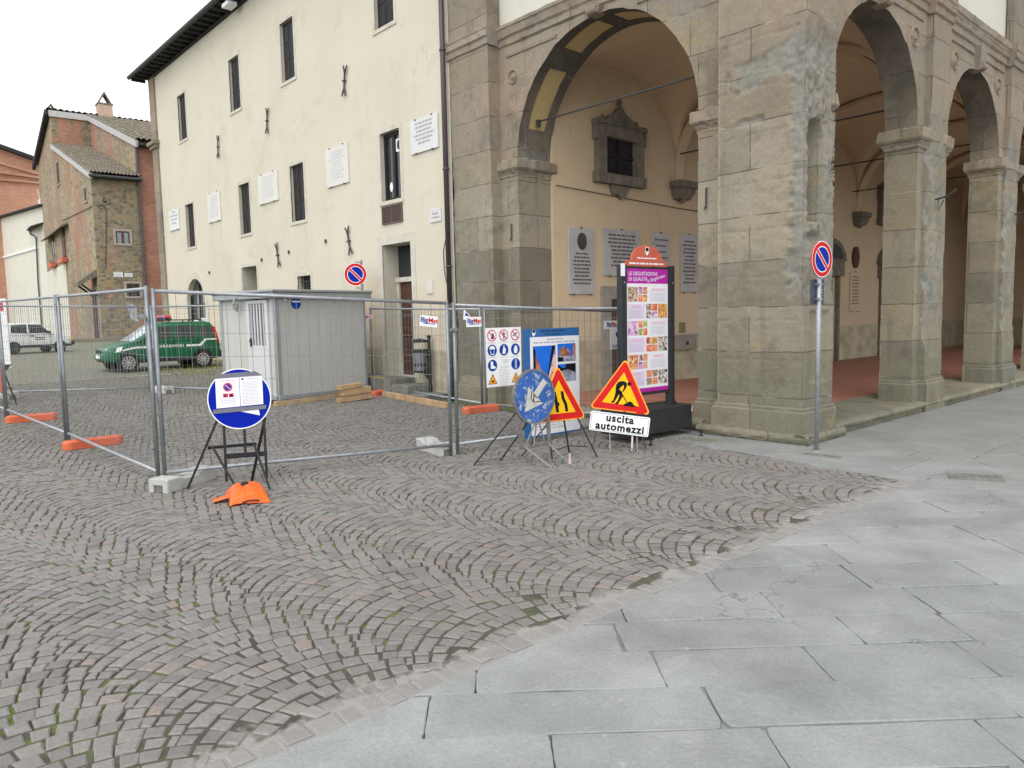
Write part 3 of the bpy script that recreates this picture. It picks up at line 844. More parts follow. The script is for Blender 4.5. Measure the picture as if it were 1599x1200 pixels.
# --- pilasters on the piers (worn stone)
def erode_pier(s, z, w, seed):
    """how deep the face is eaten away; s in 0..w"""
    zone = min(max((z-.95)/.5, 0), 1)*min(max((5.0-z)/.8, 0), 1)
    edge = math.exp(-min(s, w-s)/.085)
    n1 = fbm((s*3+seed, z*2.1, seed), 5); n2 = fbm((s*9, z*7+seed, 4.), 4)
    e = zone*(.018+.045*max(0, n1)+.07*edge*(.45+max(-.2, n1))+.014*n2)
    wv = zone*min(1, max(0, .35+1.6*n1+.5*edge+.5*n2))
    return max(0, e), wv
def pilaster(P, c, w, nf, nbk, z0, z1, seed, erosion=1.):
    mb = MB(); a, b = c-w/2, c+w/2
    ss = lin(a, b, .03); zs = lin(z0, min(z1, 6.4), .045)
    def pn(u, v):
        # shallow sunk panel low down
        pz = .02 if (z0+.42 < v < 1.62 and a+.14 < u < b-.14) else 0.
        return pz
    def front(u, v):
        e, wv = erode_pier(u-a, v, w, seed); e *= erosion
        return (rough(P(u, nf-e-pn(u, v), v), .006, 4), wv*erosion)
    mb.grid(front, ss, zs)
    for s, sg in ((a, 1), (b, -1)):
        def side(u, v):
            e, wv = erode_pier(0 if sg > 0 else w, v, w, seed); e *= erosion
            n = nbk+(nf-e-nbk)*u
            return (rough(P(s, n, v), .006, 4), wv*erosion*(u > .5))
        mb.grid(side, [0, .33, .66, 1], zs)
    if z1 > 6.4: 
        mb.grid(lambda u, v: (rough(P(u, nf, v), .005), 0.), [a, b], lin(6.4, z1, .4))
        for s in (a, b): mb.grid(lambda u, v: (P(s, nbk+(nf-nbk)*u, v), 0.), [0, 1], lin(6.4, z1, .4))
    return mb
for i, c in enumerate(PIERS):
    part('pilaster', pilaster(PR, c, .73, 0., -.12, .45, 9.2, 3.+i*7), M['stone'], loggia, True, True, norm=False)
part('pilaster', pilaster(PL, 6.35, 1.1, 0., -.27, .0, 9.2, 51., .28), M['stone'], loggia, True, True, norm=False)
# --- the corner pier: one continuous worn face wrapped round the corner, with a shell-headed niche
def corner_pier():
    mb = MB()
    A, B = 1.19, .80
    r = .035
    path = []      # (point xy, normal xy, s)
    for t in lin(.3, 0, .15): path.append(((-A, t), (-1, 0)))
    for t in lin(-A, -r, .022): path.append(((t, 0.), (0, -1)))
    for k in range(1, 4):
        a = PI/2*k/4; path.append(((-r+r*math.sin(a), r-r*math.cos(a)), (math.sin(a), -math.cos(a))))
    for t in lin(r, B, .018): path.append(((0., t), (1, 0)))
    for t in lin(-.02, -.3, .14): path.append(((t, B), (0, 1)))
    zs = lin(.40, 6.35, .022)+lin(6.35, 9.2, .5)[1:]
    def niche(y, z):
        c, hw = .32, .195; top, bot = 3.66, 2.72
        d = 0.
        u = (y-c)/hw
        if bot < z < top and abs(u) < 1: d = .30*(1-abs(u)**3.2)**.5
        elif z >= top:
            rr = math.hypot(u, (z-top)/.30)
            if rr < 1:
                d = .30*(1-rr**3.2)**.5
                ang = math.atan2(z-top, y-c); d -= .028*(1-rr*.3)*abs(math.sin(ang*7))*min(1, rr*2)
        d = max(d, 0)
        # sill and the hollow below it
        if 2.58 < z < 2.72 and abs(u) < 1.25: d -= .05*(1-abs(u)/1.3)+.02*fbm((y*12, z*12, 1), 3)
        if 2.30 < z < 2.58 and abs(u) < 1.3: d += .07*(1-abs(u)/1.3)*min(1, (2.58-z)/.05)*((z-2.30)/.28)
        # broken canopy above
        if 3.95 < z < 4.55 and abs(u) < 1.6: d += -.035*(1-abs(u)/1.6)*(1+.8*fbm((y*7, z*7, 5), 3)) + .04*max(0, fbm((y*9, z*9, 8), 3))
        return d
    def fn(u, z):
        (x, y), (nx, ny) = path[int(u)]
        n1 = fbm((x*2.4+y*2.4, z*1.6, 2.2), 5); n2 = fbm((x*8+y*8, z*8, 6.), 4)
        right = (y > .0005 and nx > .3) or (abs(x) < .034 and y < .034)
        e, w = 0., 0.
        zone = min(max((z-1.72)/.18, 0), 1)*min(max((5.05-z)/.25, 0), 1)
        if right:
            base = .030+.045*max(0, n1)+.012*n2
            near = math.exp(-y/.07)+.2*math.exp(-(B-y)/.10)
            e = zone*(base+.05*near*(.5+n1)-.010*n2*math.exp(-(B-y)/.08)); w = zone*min(1, .75+.8*n1)
            nd = niche(y, z)
            e += nd
            if .04 < nd: w *= .25
            if .75 < z < 1.62 and .17 < y < .66: e += .028        # sunk panel low on the face
            if z > 5.05: w = .35*max(0, n1+.2)
        elif ny < -.5:
            # the grey, spalled strip along the arris and a tongue reaching left
            edge = .20+.10*n1+.05*n2
            tongue = max(0, 1-abs(z-4.62-.12*(x+.5)+.08*n1)/.20)*(x > -.93+.2*n2)
            m = max(min(max((x+edge)/.05, 0), 1)*zone, min(1, tongue*3)*.9)
            if 3.96 < z < 4.06 and -.95 < x < -.55: m = max(m, min(1, max(0, (.05-abs(z-4.01-.02*n2))/.02))*.8)
            e = m*(.022+.022*max(0, n2)+.02*n1); w = m
            # weathered bands at the bed joints
            for zj in (1.02, 1.52, 2.08, 2.66, 3.25, 3.84, 4.42, 5.0, 5.6):
                if abs(z-zj-.012*n1) < .012 and n2 > -.15: e += .010; 
        e = max(e, -.07)
        return (rough((x-nx*e, y-ny*e, z), .006, 5), w)
    mb.grid(fn, list(range(len(path))), zs)
    return mb
part('corner_pier', corner_pier(), M['stone'], loggia, True, True, norm=False)
# --- plinths
def plinth(P, a, b, nf, nb, z0, z1, out=.05):
    mb = MB()
    prof = [(out, z0), (out, z1-.07), (out*.6, z1-.05), (out*.6, z1-.02), (0.012, z1)]
    pts = [(a, nb), (a, nf), (b, nf), (b, nb)]
    dirs = [(-1, 0), (-1, 1), (1, 1), (1, 0)]
    rings = []
    for o, z in prof:
        ring = []
        for (s, n), (ds, dn) in zip(pts, dirs): ring.append((s+ds*o, n+dn*o, z))
        rings.append(ring)
    for r0, r1 in zip(rings, rings[1:]):
        for k in range(3):
            na = max(2, int(abs(r0[k+1][0]-r0[k][0]+r0[k+1][1]-r0[k][1])/.08)+1)
            for j in range(na):
                def lp(R_, t): return rough(P(*[R_[k][i]+(R_[k+1][i]-R_[k][i])*t for i in range(3)]), .010, 5)
                mb.quad(lp(r0, j/na), lp(r0, (j+1)/na), lp(r1, (j+1)/na), lp(r1, j/na))
    return mb
for c in PIERS:
    m = plinth(PR, c-.365, c+.365, 0., -.62, .0, .50); part('plinth', m, M['stone'], loggia, True, False, norm=False)
    m = plinth(PR, c-.62, c+.62, -.10, -.58, .0, .50, .04); part('plinth', m, M['stone'], loggia, True, False, norm=False)
mb = plinth(lambda s, n, z: Vector((s, -n, z)), -1.19, .0, 0., -.80, .0, .44, .055)
part('plinth', mb, M['stone'], loggia, True, False, norm=False)
mb = plinth(PL, .9, 1.67, -.25, -1.05, .0, .44, .045)
part('plinth', mb, M['stone'], loggia, True, False, norm=False)
mb = plinth(PL, 5.8, 6.9, 0., -.3, -.05, .42, .03); part('plinth', mb, M['stone'], loggia, True, False, norm=False)
mb = plinth(PL, 5.36, 5.9, -.25, -1.05, -.05, .42, .03); part('plinth', mb, M['stone'], loggia, True, False, norm=False)
# --- imposts (capitals of the arch piers)
def impost(P, a, b, nf, nb, z0=4.08, z1=4.37, out=.085):
    mb = MB()
    prof = [(0, z0-.02), (.02, z0), (.02, z0+.03), (.045, z0+.07), (out, z0+.13), (out, z1-.02), (out-.02, z1)]
    pts = [(a, nf), (b, nf), (b, nb), (a, nb)]; dirs = [(-1, 1), (1, 1), (1, -1), (-1, -1)]
    rings = []
    for o, z in prof: rings.append([(s+ds*o, n+dn*o, z) for (s, n), (ds, dn) in zip(pts, dirs)])
    for r0, r1 in zip(rings, rings[1:]):
        for k in range(4):
            q = [r0[k], r0[(k+1) % 4], r1[(k+1) % 4], r1[k]]
            na = max(1, int((abs(q[1][0]-q[0][0])+abs(q[1][1]-q[0][1]))/.06))
            for j in range(na):
                f = lambda A, B_, t: rough(P(*[A[i]+(B_[i]-A[i])*t for i in range(3)]), .022, 6)
                mb.quad(f(q[0], q[1], j/na), f(q[0], q[1], (j+1)/na), f(q[3], q[2], (j+1)/na), f(q[3], q[2], j/na))
    mb.poly([P(*p) for p in rings[-1]])
    return mb
for c in PIERS: part('impost', impost(PR, c-.62, c+.62, -.10, -.58), M['stone_plain'], loggia, True, False, norm=False)
part('impost', impost(PL, 1.0, 1.67, -.25, -1.05), M['stone_plain'], loggia, True, False, norm=False)
part('impost', impost(PL, 5.36, 5.95, -.25, -1.05), M['stone_plain'], loggia, True, False, norm=False)
part('impost', impost(PR, .3, .85, -.12, -.58), M['stone_plain'], loggia, True, False, norm=False)
# --- cornice, string moulding, keystones, upper wall
def cornice(P, a, b, nb, z0, z1, out, wall):
    mb = MB()
    prof = [(wall, z0), (wall+.03, z0+.02), (wall+.03, z0+.12), (wall+.06, z0+.15), (wall+out*.8, z0+.26), (wall+out, z0+.28), (wall+out, z1-.03), (wall, z1)]
    ss = lin(a, b, .12)
    mb.grid(lambda u, v: rough(P(u, prof[int(v)][0], prof[int(v)][1]), .012, 5), ss, list(range(len(prof))))
    for s in (a, b): mb.poly([P(s, n, z) for n, z in prof]+[P(s, nb, z1), P(s, nb, z0)])
    return mb
part('cornice', cornice(PR, .8, 23.2, -.3, 6.05, 6.47, .10, -.10), M['stone_plain'], loggia, True, False)
part('cornice', cornice(PL, 1.19, 7.0, -.5, 6.30, 6.66, .10, -.25), M['stone_plain'], loggia, True, False)
for c in PIERS: part('cornice', cornice(PR, c-.40, c+.40, -.1, 6.05, 6.47, .07, .0), M['stone_plain'], loggia, True, False)
part('cornice', cornice(PL, 5.76, 6.94, -.2, 6.34, 6.70, .05, .0), M['stone_plain'], loggia, True, False)
for P, spans, nf, z in ((PR, [(1.0, 2.05), (2.48, 3.75), (4.85, 6.02), (6.48, 7.65), (8.75, 9.9), (10.4, 11.5)], -.10, 5.92), (PL, [(1.5, 2.7), (4.35, 5.6)], -.25, 6.12)):
    for a, b in spans:
        mb = MB(); mb.grid(lambda u, v: rough(P(u, nf+[0, .025, .03, .0][int(v)], z+[-.02, -.01, .03, .04][int(v)]), .004, 6), lin(a, b, .1), [0, 1, 2, 3])
        part('string_moulding', mb, M['stone_plain'], loggia, True, False, norm=False)
def keystone(P, c, r, nf, ztop):
    mb = MB(); za = SPR+r-.02; w0, w1 = .10, .17
    f = [(c-w0, za), (c+w0, za), (c+w1, ztop), (c-w1, ztop)]
    A = [P(s, nf-.1, z) for s, z in f]; B = [P(s, nf+(.10 if z > za+.1 else .07), z) for s, z in f]
    i = [mb.vert(p) for p in A]; j = [mb.vert(p) for p in B]
    mb.face(j); 
    for k in range(4): mb.face([i[k], i[(k+1) % 4], j[(k+1) % 4], j[k]])
    # rolled scroll at its foot
    pts = [P(c-w0, nf+.07, za+.06), P(c+w0, nf+.07, za+.06)]; mb.tube(pts, .06, 10)
    return mb
for c, r in OPS[:4]: part('keystone', keystone(PR, c, r, -.10, 6.06), M['stone_plain'], loggia, True)
part('keystone', keystone(PL, 3.515, 1.845, -.25, 6.31), M['stone_plain'], loggia, True)
# round paterae carved in the spandrels
def roundel(P, c, z, nf, r=.16):
    mb = MB(); n = 20
    for r0, r1, h0, h1 in ((r, r*.82, 0, .03), (r*.82, r*.68, .03, .0), (r*.5, r*.2, .005, .035), (r*.2, .001, .035, .03)):
        a = [mb.vert(P(c+r0*math.cos(2*PI*k/n), nf+h0+.001, z+r0*math.sin(2*PI*k/n))) for k in range(n)]
        b = [mb.vert(P(c+r1*math.cos(2*PI*k/n), nf+h1+.001, z+r1*math.sin(2*PI*k/n))) for k in range(n)]
        for k in range(n): mb.face([a[k], a[(k+1) % n], b[(k+1) % n], b[k]])
    return mb
for c, z in ((3.45, 5.62), (5.12, 5.62), (7.35, 5.62), (9.0, 5.62)): part('roundel', roundel(PR, c, z, -.10), M['stone_plain'], loggia, True, norm=False)
part('roundel', roundel(PL, 5.42, 5.75, -.25, .13), M['stone_plain'], loggia, True, norm=False)
mb = MB(); mb.box(-.35, -.14, .3, 23.2, 6.3, 9.2); mb.box(-7.0, -.35, .30, .55, 6.55, 9.2)
part('upper_wall', mb, M['cream_hi'], loggia, True)
mb = MB(); mb.box(-7.0, .55, -.55, 23.6, 9.2, 9.42); part('eaves', mb, M['eave_wood'], loggia, True)
mb = MB(); mb.prism([(-7.0, -.5, 9.42), (.5, -.5, 9.42), (-3.3, -.5, 10.9)], (0, 24.1, 0)); part('roof', mb, M['tiles'], loggia, True)
# --- floor, kerb, steps
mb = MB(); mb.quad((XB, .12, FZ), (-1.7, .12, FZ), (-1.7, 23.2, FZ), (XB, 23.2, FZ)); mb.quad((-1.7, .3, FZ), (-.95, .3, FZ), (-.95, 23.2, FZ), (-1.7, 23.2, FZ)); mb.quad((-.95, .12, FZ), (-1.2, .12, FZ), (-1.2, 1.1, FZ), (-.95, 1.1, FZ)) if False else None
part('tiled_floor', mb, M['terracotta'], loggia, True)
mb = MB()
for i in range(len(OPS)):
    a = [.78, 4.35, 8.24, 12.13, 16.02][i]; b = [4.33, 8.22, 12.11, 16.0, 23.2][i]
    j = a
    while j < b-.1:
        e = min(j+random.uniform(1.1, 1.7), b)
        prof = [(-.97, .0), (-.97, FZ+.004), (-.01, FZ-.004), (.045, FZ-.02), (.062, FZ-.055), (.05, FZ-.09), (.01, FZ-.11), (.0, -.02)]
        mb.grid(lambda u, v: rough((prof[int(v)][0], u, prof[int(v)][1]), .012, 4), lin(j+.004, e-.004, .1), list(range(len(prof))))
        j = e
part('kerb', mb, M['kerb'], loggia, True, False, norm=False)
mb = MB()
def nosing(p0, p1, out, zc, rr, mbx):
    p0, p1 = Vector(p0), Vector(p1); t = (p1-p0).normalized(); o = Vector(out); ln = (p1-p0).length
    us = lin(0, ln, .07)
    prof = [(0.02, zc-rr*1.25), (.05, zc-rr*1.1), (rr*1.2, zc-rr*.5), (rr*1.35, zc), (rr*1.2, zc+rr*.55), (.05, zc+rr*.95), (-.08, zc+rr*1.1)]
    mbx.grid(lambda u, v: rough(p0+t*u+o*prof[int(v)][0]+Vector((0, 0, prof[int(v)][1])), .022, 4.5), us, list(range(len(prof))))
nosing((-1.42, -.075, 0), (.165, -.075, 0), (0, -1, 0), .065, .055, mb)
nosing((.075, -.165, 0), (.075, .92, 0), (1, 0, 0), .065, .055, mb)
nosing((-5.4, .10, 0), (-1.45, .10, 0), (0, -1, 0), .10, .06, mb)
mb.box(-5.4, -1.2, .08, .16, -.05, FZ-.002)
part('base_moulding', mb, M['kerb'], loggia, True, False, norm=False)
# --- interior: back wall, end walls, groin vaults
mb = MB(); mb.quad((XB, 1.04, 0), (XB, 23.2, 0), (XB, 23.2, 7.2), (XB, 1.04, 7.2))
mb.quad((XB, 1.04, 0), (XB-.3, 1.04, 0), (XB-.3, 1.04, 7.2), (XB, 1.04, 7.2))
mb.quad((XB, 23.2, 0), (.0, 23.2, 0), (.0, 23.2, 7.2), (XB, 23.2, 7.2))
part('back_wall', mb, M['peach'], loggia, True, norm=False)
def vault():
    mb = MB(); x0, x1 = -.58, XB; Wd = x0-x1; cx = (x0+x1)/2
    bounds = [.37, 4.30, 8.19, 12.08, 15.97, 19.86, 23.3]
    def warp(x, y): return y*(1+.125*(x0-x)/Wd)
    for b0, b1 in zip(bounds, bounds[1:]):
        c = (b0+b1)/2; hw = (b1-b0)/2
        def fn(u, v):
            a = min(1, abs((v-c)/hw)); q = min(1, abs((u-cx)/(Wd/2)))
            h1 = max(0, 1-a**2.3)**(1/2.3); h2 = max(0, 1-q**2.7)**(1/2.7)
            # the groin vault: the higher of the two barrels
            return Vector((u, max(warp(u, v), 1.06), 4.42+1.92*max(h1, h2)))
        us = [cx+Wd/2*math.sin(PI/2*(i/14-1)) for i in range(29)]; vs = [c+hw*math.sin(PI/2*(i/12-1)) for i in range(25)]
        mb.grid(fn, us, vs)
    return mb
part('vault', vault(), M['vault'], loggia, True, True, norm=False)
def rib(pts, w=.16, h=.10):
    mb = MB()
    for a, b in zip(pts, pts[1:]): mb.bar(a, b, w, h)
    return mb
for yb in (4.30, 8.19, 12.08, 15.97):
    pts = []
    for i in range(21):
        a = PI*i/20; x = -2.94+2.36*math.cos(a); yy = yb*(1+.125*(-.58-x)/4.72)
        pts.append((x, yy, 4.42+1.86*math.sin(a)**.8))
    ribm = MB()
    for a, b in zip(pts, pts[1:]): ribm.bar(a, b, .22, .07)
    part('transverse_rib', ribm, M['vault'], loggia, True)
# wall ribs (formerets) drawn on the back wall, corbels, tie rods
def corbel(y):
    mb = MB(); prof = [(0, 4.02), (.05, 4.03), (.08, 4.1), (.12, 4.16), (.12, 4.24), (.17, 4.27), (.17, 4.40)]
    rings = []
    for o, z in prof: rings.append([mb.vert((XB+.005, y-.15-o, z)), mb.vert((XB+.12+o, y-.15-o, z)), mb.vert((XB+.12+o, y+.15+o, z)), mb.vert((XB+.005, y+.15+o, z))])
    for a, b in zip(rings, rings[1:]):
        for k in range(3): mb.face([a[k], a[k+1], b[k+1], b[k]])
    mb.face(rings[0]); mb.face(rings[-1])
    mb.lathe([(.001, 3.94), (.05, 3.97), (.07, 4.02), (.03, 4.06)], (XB+.1, y, 0), 12)
    return mb
for y in (4.84, 9.21, 13.5, 17.9): part('corbel', corbel(y), M['dark_stone'], loggia, True)
def rod(a, b): mb = MB(); mb.tube([a, b], .017, 8); return mb
pa, pb = onY(842, 190, .62), onY(1095, 117, .62)
m = rod(pa, pb); m.box(pa.x-.05, pa.x+.01, pa.y-.03, pa.y+.03, pa.z-.09, pa.z+.03)
part('tie_rod', m, M['iron'], loggia, True)
for y, z in ((4.78, 4.98), (9.0, 4.98), (13.2, 4.98)): part('tie_rod', rod((XB, y, z), (-.5, y, z)), M['iron'], loggia, True)
m = MB(); m.tube([(XB+.03, 1.1, 3.98), (XB+.03, 4.7, 3.86), (XB+.03, 9.0, 3.8)], .008, 5); part('cable', m, M['iron'], loggia, True)
# --- pedimented windows and doors of the back wall
def fancy_window(y0, y1, z0, z1, parent):
    """carved dark stone frame round a dark window, on the back wall; faces +x"""
    fw = (y1-y0)*.17; X = XB; cy = (y0+y1)/2
    mb = MB()
    mb.box(X, X+.13, y0, y0+fw, z0, z1); mb.box(X, X+.13, y1-fw, y1, z0, z1)
    mb.box(X, X+.13, y0+fw, y1-fw, z1-fw, z1); mb.box(X, X+.15, y0+fw, y1-fw, z0, z0+fw*.8)
    mb.box(X, X+.17, y0-.06, y0+fw*.6, z1-.02, z1+.07) ; mb.box(X, X+.17, y1-fw*.6, y1+.06, z1-.02, z1+.07)
    mb.box(X, X+.16, y0+fw*.6, y1-fw*.6, z1, z1+.07)
    mb.box(X, X+.15, y0-.05, y0, z1-.30, z1-.02); mb.box(X, X+.15, y1, y1+.05, z1-.30, z1-.02)
    mb.box(X, X+.15, y0-.05, y0, z0, z0+.2); mb.box(X, X+.15, y1, y1+.05, z0, z0+.2)
    # ogee pediment
    pts = []
    for i in range(17):
        t = -1+2*i/16; pts.append((X, cy+t*(y1-y0)*.36, z1+.07+.20*(1-abs(t))**1.4+.10*(1-t*t)+.02*math.cos(t*9)))
    mb.prism(pts, (.12, 0, 0))
    for yy, zz, r in ((cy, z1+.46, .055), (cy-(y1-y0)*.37, z1+.13, .04), (cy+(y1-y0)*.37, z1+.13, .04)):
        mb.lathe([(.01, zz-r*1.3), (r, zz-r*.3), (r*.8, zz+r*.6), (.004, zz+r*1.6)], (X+.07, yy, 0), 10)
    # carved apron
    pts = [(X, cy+.26*math.cos(a), z0-.01-.22*math.sin(a)*(1+.2*math.cos(5*a))) for a in [PI*k/16 for k in range(17)]]
    mb.prism(pts, (.09, 0, 0))
    w = part('window', mb, M['dark_stone'], parent, True)
    mb = MB(); mb.quad((X+.012, y0+fw, z0+fw*.8), (X+.012, y1-fw, z0+fw*.8), (X+.012, y1-fw, z1-fw), (X+.012, y0+fw, z1-fw))
    part('pane', mb, M['glass'], w, True)
    mb = MB(); mb.box(X+.014, X+.05, cy-.03, cy+.03, z0+fw*.8, z1-fw)
    mb.box(X+.014, X+.045, y0+fw, cy-.03, (z0+z1)/2-.02, (z0+z1)/2+.02); mb.box(X+.014, X+.045, cy+.03, y1-fw, (z0+z1)/2-.02, (z0+z1)/2+.02)
    part('sash', mb, M['dark_wood'], w, True)
fancy_window(2.16, 3.52, 4.14, 5.24, loggia); fancy_window(7.0, 8.4, 4.14, 5.24, loggia); fancy_window(14.9, 16.3, 4.14, 5.24, loggia)
def back_door(y0, y1, ztop, frame, leafm, parent, fr=M['dark_stone']):
    X = XB; mb = MB()
    mb.box(X, X+.07, y0, y0+frame, 0.16, ztop); mb.box(X, X+.07, y1-frame, y1, .16, ztop); mb.box(X, X+.07, y0+frame, y1-frame, ztop-frame, ztop)
    d = part('door', mb, fr, parent, True)
    mb = MB(); mb.box(X, X+.02, y0+frame, y1-frame, .16, ztop-frame)
    for a, b in ((.3, 1.0), (1.1, ztop-frame-.12)): mb.box(X+.02, X+.035, y0+frame+.08, (y0+y1)/2-.05, a, b); mb.box(X+.02, X+.035, (y0+y1)/2+.05, y1-frame-.08, a, b)
    part('door_leaf', mb, leafm, d, True)
M['portal_stone'] = simple('portal_grey_stone', (.27, .25, .21), .9, var=.2, scale=4)
back_door(2.30, 3.75, 2.18, .25, M['brown_wood'], loggia, M['portal_stone'])
def portal(yc, w, zt, parent):
    """doorway with an arched pediment"""
    X = XB; mb = MB()
    mb.box(X, X+.10, yc-w/2-.12, yc-w/2, .16, zt); mb.box(X, X+.10, yc+w/2, yc+w/2+.12, .16, zt); mb.box(X, X+.16, yc-w/2-.24, yc+w/2+.24, zt, zt+.42)
    pts = [(X, yc+(w/2+.32)*math.cos(a), zt+.42+.62*math.sin(a)) for a in [PI*k/20 for k in range(21)]]
    mb.prism(pts, (.18, 0, 0)); d = part('portal', mb, M['dark_stone'], parent, True)
    mb = MB(); pts = [(X+.185, yc+(w/2+.1)*math.cos(a), zt+.47+.42*math.sin(a)) for a in [PI*k/20 for k in range(21)]]
    mb.prism(pts, (.012, 0, 0)); part('tympanum', mb, M['iron'], d, True)
p = onX(1366, 420, XB); portal(15.9, 1.3, 2.55, loggia); portal(11.55, 1.3, 2.55, loggia)
# letter slot and tile beside the end arch
mb = MB(); mb.box(XB, XB+.10, 4.66, 5.36, .84, 1.14); mb.box(XB+.1, XB+.115, 4.62, 5.40, 1.13, 1.16)
b = part('letter_box', mb, M['portal_stone'], loggia, True)
mb = MB(); mb.box(XB+.1, XB+.112, 4.97, 5.05, .93, 1.01); part('slot', mb, M['black'], b, True)
mb = MB(); mb.box(XB, XB+.02, 4.85, 5.06, 1.2, 1.42); part('wall_tile', mb, simple('olive_tile', (.20, .18, .10), .7), loggia, True)
mb = MB(); mb.box(XB, XB+.03, 11.0, 11.28, 1.75, 2.08); part('wall_tile', mb, M['portal_stone'], loggia, True)
# iron hooks on the piers
def hook(P, s, n, z, big=False):
    mb = MB()
    if big: mb.tube([P(s, n-.04, z), P(s, n+.14, z+.03), P(s, n+.27, z+.12)], .016, 6); mb.tube([P(s, n+.02, z+.02), P(s, n+.02, z-.17), P(s, n+.10, z-.02)], .010, 6)
    else: mb.tube([P(s, n+.02, z+.16), P(s, n+.025, z-.10), P(s, n+.05, z-.13), P(s, n+.05, z-.10)], .012, 6)
    return mb
q = onY(800, 365, .25); part('hook', hook(PL, -q.x, -.25, q.z), M['iron'], loggia, True)
q = onY(1104, 312, .25); part('hook', hook(PL, -q.x, -.25, q.z), M['iron'], loggia, True)
for px, py, s in ((1463, 312, 4.38), (1588, 335, 8.25)):
    q = onX(px, py, 0); part('hook', hook(PR, q.y, 0, q.z, True), M['iron'], loggia, True)
# --- marble tablets on the back wall: things of their own
def tablet(y0, y1, z0, z1, label, mat, rows, title=None, oval=None, X=XB, seed=1, group='stone tablets on the portico wall'):
    t = thing('marble_plaque', label, 'plaque', (X, (y0+y1)/2, z0), 0, group)
    w, h = y1-y0, z1-z0
    mb = MB(); mb.bbox(0, .035, -w/2, w/2, 0, h, .006); part('slab', mb, mat, t)
    rng = random.Random(seed); mb = MB()
    top = h*.86
    if oval: top = h*.60
    if title: text_into(mb, title, .085, (.0365, 0, top), (0, 1, 0), (0, 0, 1)); top -= .13
    lines_into(mb, (.0365, -w*.40, top), (0, 1, 0), (0, 0, 1), w*.8, rows, (top-.12)/rows, min(.032, (top-.12)/rows*.5), rng, .4, True, True)
    part('inscription', mb, M['engrave_dark'], t)
    mb = MB()
    for yy in (-w*.32, w*.32): mb.box(.0, .05, yy-.012, yy+.012, -.014, .012)
    mb.box(0, .05, -.012, .012, h-.012, h+.014); part('clamp', mb, M['iron'], t)
    if oval:
        mb = MB(); n = 28
        pts = [(.036, oval[0]*math.cos(2*PI*k/n), h*.80+oval[1]*math.sin(2*PI*k/n)) for k in range(n)]
        mb.prism(pts, (.02, 0, 0)); pts = [(.056, oval[0]*.8*math.cos(2*PI*k/n), h*.80+oval[1]*.8*math.sin(2*PI*k/n)) for k in range(n)]
        mb.prism(pts, (.012, 0, 0)); part('medallion', mb, M['iron'], t)
    return t
tablet(1.40, 2.10, 2.02, 3.26, 'tall marble plaque with a dark oval portrait medallion', M['grey_marble'], 9, None, (.12, .155), seed=2)
tablet(2.36, 3.48, 2.38, 3.29, 'wide marble plaque behind the tall poster stand', M['grey_marble'], 9, None, seed=3)
tablet(3.88, 4.50, 2.16, 3.30, 'narrow marble plaque peeping out right of the red crest of the poster stand', M['grey_marble'], 7, None, seed=4)
tablet(4.88, 5.50, 2.07, 3.33, 'narrow marble plaque next to the corner pier above the letter box', M['grey_marble'], 12, None, seed=5)
t = tablet(13.1, 13.75, 1.55, 2.7, 'dim stone plaque under an oval relief deep in the portico', M['peach'], 9, None, seed=6)
mb = MB(); n = 28; pts = [(XB, 13.42+.2*math.cos(2*PI*k/n), 3.12+.31*math.sin(2*PI*k/n)) for k in range(n)]; mb.prism(pts, (.06, 0, 0))
solo('oval_relief', mb, M['brown_wood'], 'dark oval relief on the wall between two portals of the portico', 'relief', (XB, 13.4, 2.8), world=True)
# ================================================================== PALAZZO (long cream building)
PX0, PX1 = -24.3, -6.91
palazzo = thing('palazzo', 'long cream plastered palace with deep narrow windows and dark overhanging eaves', 'building', (-15.5, 4, .3))
holes = []      # x0, x1, z0, z1, depth, kind
for x in (-21.60, -17.20, -13.83, -9.40): holes.append((x, x+.72, 7.60, 9.03, .13, 'win'))
for x in (-21.46, -16.96, -13.64): holes.append((x, x+.74, 4.13, 5.52, .13, 'win'))
holes.append((-9.37, -8.63, 4.10, 5.50, .14, 'glazed'))
holes.append((-17.05, -16.0, 1.3, 3.2, .6, 'deep'))
holes.append((-13.50, -12.78, 1.9, 2.76, .2, 'grate'))
holes.append((-9.44, -8.36, .42, 3.20, .44, 'door'))
holes.append((-21.80, -20.10, .40, 3.08, .14, 'arch'))
def facade():
    mb = MB()
    xs = sorted(set([PX0, PX1]+[h[0] for h in holes]+[h[1] for h in holes])); zs = sorted(set([-.1, 10.25]+[h[2] for h in holes]+[h[3] for h in holes]))
    for a, b in zip(xs, xs[1:]):
        for c, d in zip(zs, zs[1:]):
            mx, mz = (a+b)/2, (c+d)/2
            if any(h[0] < mx < h[1] and h[2] < mz < h[3] for h in holes): continue
            mb.quad((a, 0, c), (b, 0, c), (b, 0, d), (a, 0, d))
    # arched head of the side doorway
    x0, x1, z1 = -21.80, -20.10, 3.08; r = (x1-x0)/2; c = (x0+x1)/2; zs_ = z1-r
    K = 16
    for k in range(K):
        a0, a1 = PI*k/K, PI*(k+1)/K
        p0 = (c-r*math.cos(a0), 0, zs_+r*math.sin(a0)); p1 = (c-r*math.cos(a1), 0, zs_+r*math.sin(a1))
        mb.quad(p0, p1, (p1[0], 0, z1), (p0[0], 0, z1))
        mb.quad(p0, p1, (p1[0], .14, p1[2]), (p0[0], .14, p0[2]))
    mb.box(PX0, PX1, .95, 11.0, -.1, 10.25)
    return mb
part('wall', facade(), M['cream'], palazzo, True)
